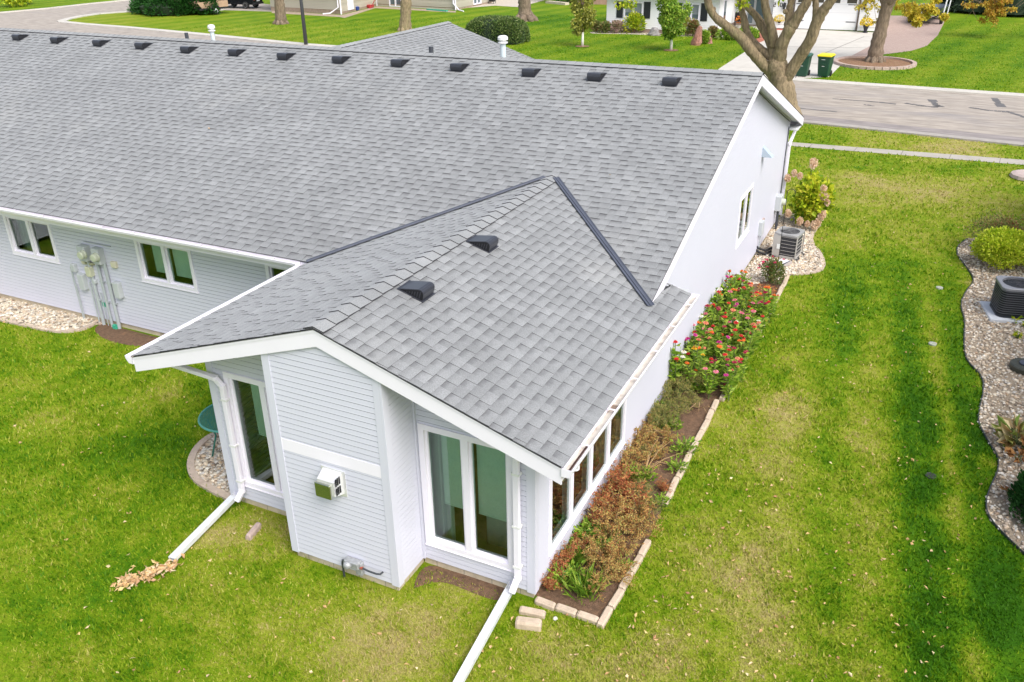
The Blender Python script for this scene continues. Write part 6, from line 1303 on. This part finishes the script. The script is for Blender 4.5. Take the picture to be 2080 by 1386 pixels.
# entry door and its storm door in the porch recess
mb = MB(); LL = (C3-C2).length; mb.fbox(f3, LL*.30, LL*.78, .1, 2.3, -.02, .03); mb.fbox(f3, LL*.34, LL*.46, .2, 2.2, .03, .04, 1); mb.fbox(f3, LL*.52, LL*.75, .5, 2.1, .03, .04, 1); child(mb, 'door', [M('door_grey', (.42, .43, .43), .4), bl_glass], wh)
mb = MB(); mb.face([C1+Vector((0, 0, .02)), C4+Vector((0, 0, .02)), C3+Vector((0, 0, .02)), C2+Vector((0, 0, .02))]); child(mb, 'porch_floor', concm, wh)
pw_ = on_wall(1476, 22, C1, dn); fpw = FR(C1, dn, (0, 0, 1), Vector((dn.y, -dn.x, 0))); mb = MB(); mb.fbox(fpw, 1.4, 2.3, .75, 2.1, .0, .05); child(mb, 'window', white, wh); mb = MB(); mb.fbox(fpw, 1.48, 2.22, .83, 2.02, .051, .055); child(mb, 'pane', bl_glass, wh)
# planting in front of the white house
pBed = smoothpoly([G(*p) for p in ((1195, 66), (1205, 69), (1260, 69.5), (1300, 70.5), (1340, 74), (1400, 74), (1450, 77), (1500, 79), (1505, 74), (1460, 71), (1232, 62))], 1, True); sheet('gravel_bed', pBed, .008, M('pale_gravel', (.52, .45, .38), .95, var=.3, vscale=9))
for px, py, rx, rz, mt, lb, nm in ((1288, 68, .75, .95, limel, 'yellow-green shrub below the left shuttered window of the white house', 'shrub'), (1382, 72, .8, 1.0, M('leaf_olive'), 'olive shrub behind the green young tree', 'shrub'), (1229, 67, .42, .5, M('barberry_leaf'), 'low reddish shrub at the left corner of the white house', 'shrub'), (1212, 66, .4, .5, M('barberry_leaf'), 'brown-green mound farther left of the white house corner', 'shrub'), (1252, 67, .45, .55, M('sedum', tone=[(.16, .2, .06), (.42, .26, .22), (.5, .35, .3), (.2, .24, .08)], rough=.7), 'pinkish sedum clump before the white siding', 'sedum'), (1407, 74, .35, .75, M('barberry_leaf'), 'dark red shrub behind the tall red rock', 'shrub'), (1447, 76, .35, .45, M('barberry_leaf'), 'sparse reddish shrub right of the red rock', 'shrub'), (1428, 89, .35, .65, greenl, 'small olive shrub beside the tall red rock', 'shrub'), (1480, 80, .8, .5, greenl, 'leafy hosta clump partly behind the maple limb', 'hosta'), (1516, 82, .7, .6, greenl, 'green clump by the porch seen between the maple limbs', 'shrub')):
    q = G(px, py); bush(nm, q, (rx, rx*.9, rz), 1100, .16, .10, mt, lb, nm, bumps=6)
def rock(px, py, w_, h_, mat, label, lean=.05):
    q = G(px, py); mb = MB(); R_ = []
    for f_, s in ((-.05, 1), (.15, 1.02), (.45, .85), (.8, .66), (1, .38)): R_.append([Vector((w_*s*math.cos(a)*random.uniform(.8, 1.15)+lean*f_, w_*.7*s*math.sin(a)*random.uniform(.8, 1.15), h_*f_+random.uniform(-.04, .04))) for a in np.linspace(0, 5.6, 9)])
    mb.loft(R_); o = mb.build('rock', mat, fix=True); o.location = q; tag(o, label, 'rock')
redr = M('red_rock', (.36, .17, .13), .85, var=.3, vscale=5, bump=.8, bscale=7, bdist=.08, stain=(.50, .34, .30), sscale=3)
rock(1413, 92, .32, 1.12, redr, 'tall upright red rock on the lawn of the white house', .2); rock(1439, 89, .26, .4, redr, 'small round red rock right of the tall one'); rock(1327, 72, .42, .5, M('grey_rock', (.26, .24, .24), .85, var=.3, vscale=5, bump=.6, bscale=8), 'grey boulder in the bed of the white house')
def potted(px, py, label, s=1.):
    q = G(px, py); t = empty('potted_flower', q, label, 'potted plant'); mb = MB(); mb.lathe([(.17*s, 0), (.17*s, .05), (.09*s, .1), (.12*s, .2), (.22*s, .50), (.25*s, .52), (.25*s, .56), (.2*s, .54)], n=16); mb.build('pot', M('pot_dark', (.02, .02, .03), .4), t); n = 500; P, D = ball_pts(n, (0, 0, .64*s), (.38*s, .38*s, .27*s), .85); ok = P[:, 2] > .5*s
    leafobj('blooms', P[ok], D[ok]+rng.normal(size=(ok.sum(), 3))*.3, .09, .08, M('mum_yellow', tone=[(.75, .50, .0), (.90, .72, .01), (.85, .64, .01)], rough=.6), rng.uniform(0, 1, ok.sum()), t)
potted(1582, 58, 'yellow mum in a dark urn left of the white garage door'); potted(1757, 67, 'yellow mum in a dark urn right of the white garage door')
q = G(1500, 57); t = empty('porch_chair', (q.x, q.y, .03), 'dark iron chair on the porch of the white house', 'chair', None, R(20)); irn = M('black_iron'); mb = MB(); mb.fbox(WORLD, -.3, .3, -.28, .28, .42, .46); mb.build('seat', irn, t); mb = MB(); mb.fbox(FR((0, .28, .46), (1, 0, 0), (0, -.2, 1), (0, -1, -.2)), -.3, .3, 0, .55, -.02, .02); mb.build('backrest', irn, t)
for sx in (-1, 1):
    for sy in (-1, 1): mb = MB(); mb.tube([(sx*.27, sy*.25, 0), (sx*.27, sy*.25, .42)], .02, 6); mb.build('leg', irn, t)
mb = MB(); n = 60; q2 = Vector((q.x, q.y, .55)); P, D = ball_pts(n, q2, (.22, .2, .2), .3); o = leafobj('pumpkin_decoration', P, D, .14, .12, M('orange_decor', tone=[(.7, .22, .03), (.5, .1, .02), (.75, .4, .05)], rough=.6), rng.uniform(0, 1, n)); tag(o, 'orange autumn decoration sitting on the dark porch chair', 'decoration')
q = G(1507, 70); t = empty('red_bird_bath', q, 'red metal post ornament by the porch between the maple limbs', 'garden ornament'); rdm = M('red_paint', (.48, .06, .05), .45); mb = MB(); mb.lathe([(.14, 0), (.1, .05), (.06, .1), (.07, .8), (.1, .85)], n=12); mb.build('post', rdm, t); mb = MB(); mb.lathe([(.1, .85), (.22, .95), (.2, 1.0), (.12, 1.12), (.02, 1.2)], n=12); mb.build('cap', rdm, t)
q = G(1578, 60.5); mb = MB(); mb.fbox(FR(q, dx, dn, (0, 0, 1)), -.5, .5, -.25, .25, .012, .04, 0); tag(mb.build('door_mat', M('red_mat', (.42, .10, .06), .9)), 'reddish mat under the left yellow mum', 'mat')
mb = MB(); a, b_, c = G(1529, 90), G(1548, 83), G(1545, 73)
for p, q in ((a, b_), (b_, c)): mb.bar(p+Vector((0, 0, .1)), q+Vector((0, 0, .1)), .25, .2)
tag(mb.build('brick_edging', M('red_brick', (.34, .12, .08), .9, var=.25, vscale=8)), 'low red brick edging at the walk corner by the porch', 'edging')
# boat trailer under the yellow leaves
q = G(1872, 52); t = empty('boat_trailer', (q.x, q.y, 0), 'boat on a trailer parked on the paver drive under yellow leaves', 'boat trailer', None, R(-6)); tyre = M('tyre_black')
for s in (-1, 1):
    mb = MB(); mb.lathe([(.24, -.11), (.33, -.09), (.34, 0), (.33, .09), (.24, .11)], fr=FR((s*1.05, 1.4, .34), (0, 1, 0), (0, 0, 1), (1, 0, 0)), n=18); wl = mb.build('wheel', tyre, t); mb = MB(); mb.lathe([(.17, -.115), (.17, .115)], fr=FR((s*1.05, 1.4, .34), (0, 1, 0), (0, 0, 1), (1, 0, 0)), n=12); mb.build('rim', galv, wl)
    mb = MB(); mb.tube([(s*1.05, 1.4+.46*math.cos(a), .36+.42*math.sin(a)) for a in np.linspace(0, math.pi, 9)], .06, 8, flat=2.2); mb.build('mudguard', M('guard_navy', (.03, .035, .07), .35), t, smooth=True)
mb = MB(); mb.bar((-.55, 0, .42), (-.55, 5, .42), .08, .1); mb.bar((.55, 0, .42), (.55, 5, .42), .08, .1); mb.bar((-.55, 0, .42), (0, -1.7, .42), .08, .09); mb.bar((.55, 0, .42), (0, -1.7, .42), .08, .09); mb.bar((-1.05, 1.4, .34), (1.05, 1.4, .34), .08, .08); mb.bar((-.9, .6, .52), (.9, .6, .52), .06, .06); mb.build('frame', M('frame_black', (.02, .02, .024), .4), t)
mb = MB(); mb.tube([(0, -1.6, .5), (0, -1.7, .02)], .035, 8); mb.bar((0, -1.2, .45), (0, -2.0, .48), .07, .07); mb.tube([(.0, -1.15, .5), (.0, -1.05, 1.1)], .04, 8); mb.build('tongue_jack', galv, t)
mb = MB(); R_ = []
for y, w_, zk, zt in ((-.6, .05, .95, 1.15), (.2, .62, .72, 1.12), (1.4, .95, .6, 1.05), (3.2, 1.02, .56, 1.0), (4.8, 1.0, .56, 1.0)): R_.append([Vector((-w_, y, zt)), Vector((-w_*.85, y, zk+.15)), Vector((0, y, zk)), Vector((w_*.85, y, zk+.15)), Vector((w_, y, zt)), Vector((w_*.8, y, zt+.05)), Vector((-w_*.8, y, zt+.05))])
mb.loft(R_); mb.build('hull', M('boat_dark', (.06, .07, .09), .3), t, smooth=False)
mb = MB(); a = PY(1921, 0, q.y+1.2)-q; 
mb.tube([(1.12, 1.0, .55), (1.25, 1.2, 2.4)], .05, 8); mb.tube([(1.32, 1.5, .6), (1.45, 1.7, 2.6)], .04, 8); mb.build('guide_post', M('guide_white', (.75, .76, .78), .35), t)
# dark evergreens at top right
for px, py, r, lb in ((1985, 30, (2.6, 2., 5.5), 'dark evergreen behind the lawn at top right'), (2060, 36, (2.6, 2, 5.5), 'dark evergreen at the top right corner'), (1935, 27, (1.3, 1.2, 5.), 'narrow dark evergreen right of the boat')):
    q = G(px, py); t = empty('evergreen_tree', (q.x, q.y+1.8, 0), lb, 'evergreen tree'); n = 3200; d = unit(rng.normal(size=(n, 3))); d[:, 2] = rng.uniform(0, 1, n); k = (1-d[:, 2]**1.5)[:, None]*np.array([1, 1, 0])+np.array([0, 0, 1]); P = d*np.array(r)*k*(rng.uniform(.75, 1, n)*np.array([1])[0])[:, None]; P[:, 2] = d[:, 2]*r[2]+.15
    leafobj('crown', P, d*np.array([1, 1, .3])+rng.normal(size=(n, 3))*.5, rng.uniform(.25, .5, n), rng.uniform(.08, .15, n), M('leaf_spruce', tone=[(.010, .022, .012), (.02, .045, .022), (.035, .07, .03)], rough=.7), rng.uniform(0, 1, n), t); mb = MB(); mb.tube([(0, 0, 0), (0, 0, r[2]*.95)], [.16, .03], 8); mb.lathe([(r[0]*.75, .2), (r[0]*.7, 1.5), (r[0]*.4, r[2]*.6), (.05, r[2]*.9)], n=12); mb.build('trunk', M('twig_dark'), t)
# hanging maple spray in front of the evergreens
q = G(2050, 60); hy_ = q.y-8; bx = G(2160, 75); t = empty('maple_tree', (bx.x, bx.y-2, 0), 'yellow and orange maple spray hanging in from the top right', 'tree'); mb = MB(); limb(mb, [Vector((0, 0, -.1)), Vector((0, 0, 2)), Vector((-.3, 0, 4)), Vector((-1.5, 0, 6))], [.4, .33, .28, .2]); limb(mb, [Vector((-.3, 0, 4)), PY(2100, -40, bx.y-2)-t.location, PY(2020, -20, bx.y-2)-t.location, PY(1985, 10, bx.y-2)-t.location], [.16, .1, .05, .02]); mb.build('trunk', barkg, t, smooth=True)
yo = M('leaf_orange', tone=[(.48, .20, .03), (.62, .42, .04), (.55, .30, .05), (.45, .40, .05), (.66, .50, .06)], rough=.6, trans=.35); Y2 = bx.y-2
sprig(t, [(1975, 6, Y2, 26, 5, 150), (2020, 14, Y2, 24, 10, 420), (2035, 24, Y2, 16, 9, 240), (2012, 34, Y2, 12, 8, 130), (2050, 6, Y2, 18, 8, 240), (1958, 10, Y2, 6, 4, 30), (2018, 44, Y2, 5, 6, 24), (2030, -10, Y2, 50, 10, 300)], yo)
mb = MB(); 
for pts in (((1990, 4), (1973, 25), (1958, 42)), ((1975, 20), (1985, 40)), ((2085, 2), (2068, 14), (2060, 22)), ((2080, -2), (2062, 12))): mb.tube([PY(a, b_, Y2)-t.location for a, b_ in pts], [.02, .012, .006][:len(pts)], 5)
mb.build('twigs', barkg, t)
# ---- tan house
th_ = empty('house', G(693, 32), 'tan sided house with white trim beyond the corner lawn', 'house'); tan = M('tan_siding', (.46, .42, .345), .5, var=.03, vscale=1)
P0, P1, P2, P3, P4 = G(551, 22), G(694, 29.5), G(766, 12), G(926, 21), G(1000, 6)
mb = MB(); HT = 2.6
ft0, _ = lapwall(mb, P0, P1, HT, .35); ft1, l1 = lapwall(mb, P1, P2, HT, .2); 
ow = lambda px, py, a, b_: on_wall(px, py, a, (b_-a).normalized())
tw0 = (ow(791, 8, P2, P3)[0], ow(816, 8, P2, P3)[0], ow(803, 14, P2, P3)[1], 2.2); tw1 = (ow(961, 4, P3, P4)[0], ow(977, 4, P3, P4)[0], ow(968, 9, P3, P4)[1], 2.1)
ft2, _ = lapwall(mb, P2, P3, HT, .2, (tw0,)); ft3, _ = lapwall(mb, P3, P4, HT, .2, (tw1,))
BK = Vector((-.35, .94, 0)).normalized()*9; lapwall(mb, P4, P4+BK, HT, .2, e=.5); lapwall(mb, P4+BK, P0+BK*1.4, HT, .2, e=.5); lapwall(mb, P0+BK*1.4, P0, HT, .2, e=.5); child(mb, 'wall', tan, th_)
farwin(ft2, th_, *tw0); farwin(ft3, th_, *tw1)
mb = MB()
for a, b_ in ((P0, P1), (P1, P2), (P2, P3), (P3, P4)): d = (b_-a); mb.fbox(FR(a, d, (0, 0, 1), Vector((d.y, -d.x, 0))), 0, d.length, -.1, .35 if a is P0 else .2, -.12, -.006)
child(mb, 'foundation', M('brick_base', (.33, .25, .19), .9, var=.25, vscale=6), th_)
mb = MB(); cen = (P0+P1+P2+P3+P4+P4+BK+P0+BK*1.4)/7; ring = [P0, P1, P2, P3, P4, P4+BK, P0+BK*1.4]; Z = Vector((0, 0, 1)); eav = [p+(p-cen).normalized()*.7+Z*(HT+.05) for p in ring]; top = [cen+(p-cen)*.15+Z*(HT+2.4) for p in ring]
for k in range(7): mb.face([eav[k], eav[(k+1) % 7], top[(k+1) % 7], top[k]]); mb.bar(eav[k]-Z*.1, eav[(k+1) % 7]-Z*.1, .04, .18, 1)
mb.face(top); mb.face([p for p in eav[::-1]], 1); child(mb, 'roof', [roofg, white], th_)
mb = MB()
for a in (P1, P2, P3): mb.tube([a+Vector((.0, -.05, 0)), a+Vector((0, -.05, HT))], .07, 4)
child(mb, 'corner_trim', white, th_)
for a, dd in ((P1+(P0-P1).normalized()*.25, Vector((-.9, -.5, 0))), (P3+(P2-P3).normalized()*.2, Vector((1.2, -.8, 0)))):
    n = Vector((.15, -.98, 0))*.12; mb = MB(); mb.tube([a+n+Z*HT, a+n+Z*.55, a+n+dd*.7+Z*.1, a+n+dd*1.3+Z*.06], .055, 6); child(mb, 'downspout', white, th_)
mb = MB(); a0 = ow(712, 10, P1, P2)[0]; mb.fbox(ft1, a0-.6, a0+.5, .2, 2.3, 0, .06); child(mb, 'door', white, th_)
for px, py, mt, w_, h_, lb, sh in ((724, 22, M('toy_blue', (.02, .06, .28), .4), .45, .5, 'blue toy bin beside the tan house door', 0), (735, 17, M('toy_orange', (.72, .34, .03), .4), .5, .75, 'orange toy seat between the blue and the red toys', 1), (750, 16.5, M('toy_red', (.50, .04, .05), .4), .75, .45, 'red toy cart against the tan house wall', 2)):
    q = G(px, py); t = empty('toy', q, lb, 'toy'); mb = MB(); mb.loft([[Vector((x*w_*s, y*w_*s*.8, z*h_)) for x, y in ((-.5, -.5), (.5, -.5), (.5, .5), (-.5, .5))] for z, s in ((.1, .8), (.55, 1), (.6, 1.05), (.62, .8))]); mb.build('body', mt, t); mb = MB()
    if sh == 1: mb.fbox(WORLD, -.25, .25, .2, .3, .3, 1.05)
    elif sh == 2: [mb.lathe([(.12, -.04), (.12, .04)], fr=FR((sx*.3, -.32, .12), (1, 0, 0), (0, 0, 1), (0, 1, 0)), n=12) for sx in (-1, 1)]; mb.tube([(.4, 0, .3), (.7, 0, .75)], .03, 6)
    else: mb.lathe([(.28, .3), (.24, .34), (.02, .36)], n=14)
    mb.build('fittings', mt, t)
sheet('patio', [G(*p) for p in ((905, 30), (942, 17), (1005, 12), (1055, 15), (1105, 1), (1110, -8), (985, -8), (965, 8), (928, 22))], .01, M('patio_concrete', (.50, .44, .37), .9, var=.1))
sheet('gravel_bed', [G(*p) for p in ((552, 22), (694, 31), (766, 13), (926, 23), (926, 26), (762, 17), (700, 37), (690, 35), (552, 27))], .008, M('brown_gravel', (.36, .28, .21), .95, var=.3, vscale=5))
q = G(895, 23.5); mb = MB(); mb.bar(G(868, 20.5)+Vector((0, 0, .06)), G(908, 24)+Vector((0, 0, .06)), .25, .1); tag(mb.build('garden_hose', M('hose_green', (.05, .36, .24), .5)), 'green hose or tarp lying along the base of the tan house', 'hose')
# patio bits
q = G(1000, 8); mb = MB(); 
for sx in (-.25, .25):
    for sy in (-.2, .2): mb.tube([(q.x+sx, q.y+sy, 0), (q.x+sx*.8, q.y+sy*.8, .9)], .02, 5)
mb.fbox(WORLD, q.x-.25, q.x+.25, q.y-.2, q.y+.2, .2, .45); tag(mb.build('patio_grill', M('black_iron')), 'dark grill legs on the patio of the tan house', 'grill')
q = G(1160, 5); bush('shrub', (q.x, q.y, 0), (4.2, 1.6, 1.5), 900, .3, .2, darkl, 'dark shrubs in a stone edged bed beyond the lawn at top centre', bumps=9)
mb = MB(); a, b_ = G(1112, 6.5), G(1152, 10.5); mb.bar(a+Vector((0, 0, .1)), b_+Vector((0, 0, .1)), .5, .2); tag(mb.build('stone_edging', M('pale_edging', (.55, .48, .38), .9, var=.15)), 'pale stone edging of the dark shrub bed at top centre', 'edging')
q = G(1227, 17); bh = empty('house', (q.x-.5, q.y+3, 0), 'sliver of a pinkish brick house left of the white house', 'house'); mb = MB(); mb.fbox(WORLD, -3.2, .6, 0, 6, 0, 3); mb.build('wall', M('pink_brickwork', (.42, .26, .20), .9, var=.2, vscale=3), bh); mb = MB(); mb.fbox(WORLD, -3.3, -3.2, -.08, 0, 0, 3); mb.prism([(-3.8, -.6, 3), (1.2, -.6, 3), (1.2, 6.6, 3), (-3.8, 6.6, 3)], (0, 0, .2)); mb.build('trim', white, bh)
# ---- utility trailer and SUV
a, b_ = G(398, 29), G(440, 25); hd = math.atan2(b_.y-a.y, b_.x-a.x); q = G(413, 31); t = empty('utility_trailer', (q.x, q.y+.9, 0), 'small utility trailer with wooden sides under the yew', 'trailer', None, hd); wd_ = M('plywood', (.42, .28, .19), .8, var=.15, vscale=4)
mb = MB(); mb.fbox(WORLD, -1.35, 1.35, -.75, .75, .48, .56); mb.bar((1.35, .5, .5), (2.2, 0, .5), .06, .08); mb.bar((1.35, -.5, .5), (2.2, 0, .5), .06, .08); mb.fbox(WORLD, -1.4, 1.4, -.80, -.76, .42, .58); mb.build('frame', M('frame_black'), t)
for y0, y1, x0, x1 in ((-.79, -.74, -1.3, 1.35), (.74, .79, -1.3, 1.35)): mb = MB(); mb.prism([(x0-.25, y0, 1.08), (x1, y0, 1.08), (x1, y0, .57), (x0+.15, y0, .57)], (0, y1-y0, 0)); mb.build('side_board', wd_, t)
mb = MB(); mb.fbox(WORLD, 1.30, 1.35, -.735, .735, .57, 1.08); mb.build('front_board', wd_, t)
for s in (-1, 1): mb = MB(); fr = FR((0, s*.92, .32), (1, 0, 0), (0, 0, 1), (0, -1, 0)); mb.lathe([(.2, -.09), (.3, -.08), (.32, 0), (.3, .08), (.2, .09)], fr=fr, n=18); w_ = mb.build('wheel', tyre, t); mb = MB(); mb.lathe([(.19, -.095), (.19, .095), (.08, .10)], fr=fr, n=14); mb.build('rim', white, w_); mb = MB(); mb.tube([(.42*math.cos(k), s*.92, .36+.38*math.sin(k)) for k in np.linspace(0, math.pi, 8)], .05, 6, flat=2); mb.build('mudguard', M('frame_black'), t)
a, b_ = G(456, 17.5), G(500, 18.5); ax = (b_-a); wb = ax.length; hd = math.atan2(ax.y, ax.x); c = (a+b_)/2; t = empty('suv', (c.x, c.y, 0), 'black SUV parked on the side drive with its rear to the right', 'car', None, hd); k_ = wb/2.75; blk = M('car_black', (.010, .011, .014), .22, coat=.8, spec=.6)
prof = [(-2.2, .45), (-2.3, .75), (-2.2, .98), (-1.15, 1.1), (-.45, 1.68), (1.95, 1.72), (2.3, 1.12), (2.38, .85), (2.32, .42)]
mb = MB(); R_ = []
for y, s, dz in ((.0, .97, 0), (.12, 1, 0), (1.72, 1, 0), (1.84, .97, 0)): R_.append([Vector((x*k_*s, (y+(.12 if z > 1.15 and y < .9 else -.12 if z > 1.15 else 0))*k_, z*k_)) for x, z in prof])
mb.loft(R_); mb.build('body', blk, t)
for s, y in ((-1, 0.05), (1, 1.79)):
    for x in (-1.375, 1.375): mb = MB(); fr = FR((x*k_, y*k_, .37*k_), (1, 0, 0), (0, 0, 1), (0, -1, 0)); mb.lathe([(.24*k_, -.12), (.36*k_, -.1), (.375*k_, 0), (.36*k_, .1), (.24*k_, .12)], fr=fr, n=20); w_ = mb.build('wheel', tyre, t); mb = MB(); mb.lathe([(.24*k_, -.125), (.24*k_, .125), (.06*k_, .1)], fr=fr, n=12); mb.build('rim', M('alloy', (.30, .31, .32), .4, metal=.6), w_)
mb = MB(); mb.prism([(x*k_, -.004+.12*k_, z*k_) for x, z in ((-.9, 1.2), (-.4, 1.58), (1.75, 1.6), (2.0, 1.2))], (0, -.01, 0)); mb.build('side_window', M('car_glass', (.02, .025, .03), .08), t)
for y in (.16, 1.55): mb = MB(); mb.fbox(WORLD, 2.30*k_, 2.39*k_, y*k_, (y+.14)*k_, .85*k_, 1.1*k_); mb.build('tail_light', M('tail_red', (.5, .08, .05), .3), t)
mb = MB(); mb.fbox(WORLD, 2.36*k_, 2.42*k_, .68*k_, 1.15*k_, .72*k_, .88*k_); mb.build('number_plate', M('plate_white', (.7, .72, .74), .5), t); mb = MB(); mb.fbox(WORLD, 2.25*k_, 2.44*k_, .06*k_, 1.78*k_, .42*k_, .62*k_); mb.build('bumper', M('bumper_dark', (.03, .03, .034), .5), t)

# ---- the neighbour's house beside the stone bed (outside the frame; mirrored in the side windows)
nb = empty('house', (12, 10.5, 0), 'brown brick neighbour house beyond the stone bed on the right', 'house'); bw = M('brown_brickwork', (.26, .15, .105), .9, var=.25, vscale=2.5)
W0 = [Vector(p) for p in ((7.9, 2.5, 0), (7.9, 19, 0), (17, 19, 0), (17, 2.5, 0))]; nw = ((3., 4.6, 1., 2.1), (9.5, 11.5, 1., 2.1))
mb = MB(); fn, _ = lapwall(mb, W0[1], W0[0], 2.6, -.1, nw, e=.2); lapwall(mb, W0[0], W0[3], 2.6, -.1, e=.2); lapwall(mb, W0[3], W0[2], 2.6, -.1, e=.2); lapwall(mb, W0[2], W0[1], 2.6, -.1, e=.2); child(mb, 'wall', bw, nb)
for q_ in nw: farwin(fn, nb, *q_)
mb = MB(); hip(mb, W0[0], Vector((0, 1, 0)), Vector((1, 0, 0)), 16.5, 9.1, 2.62); child(mb, 'roof', [roofg, white], nb)
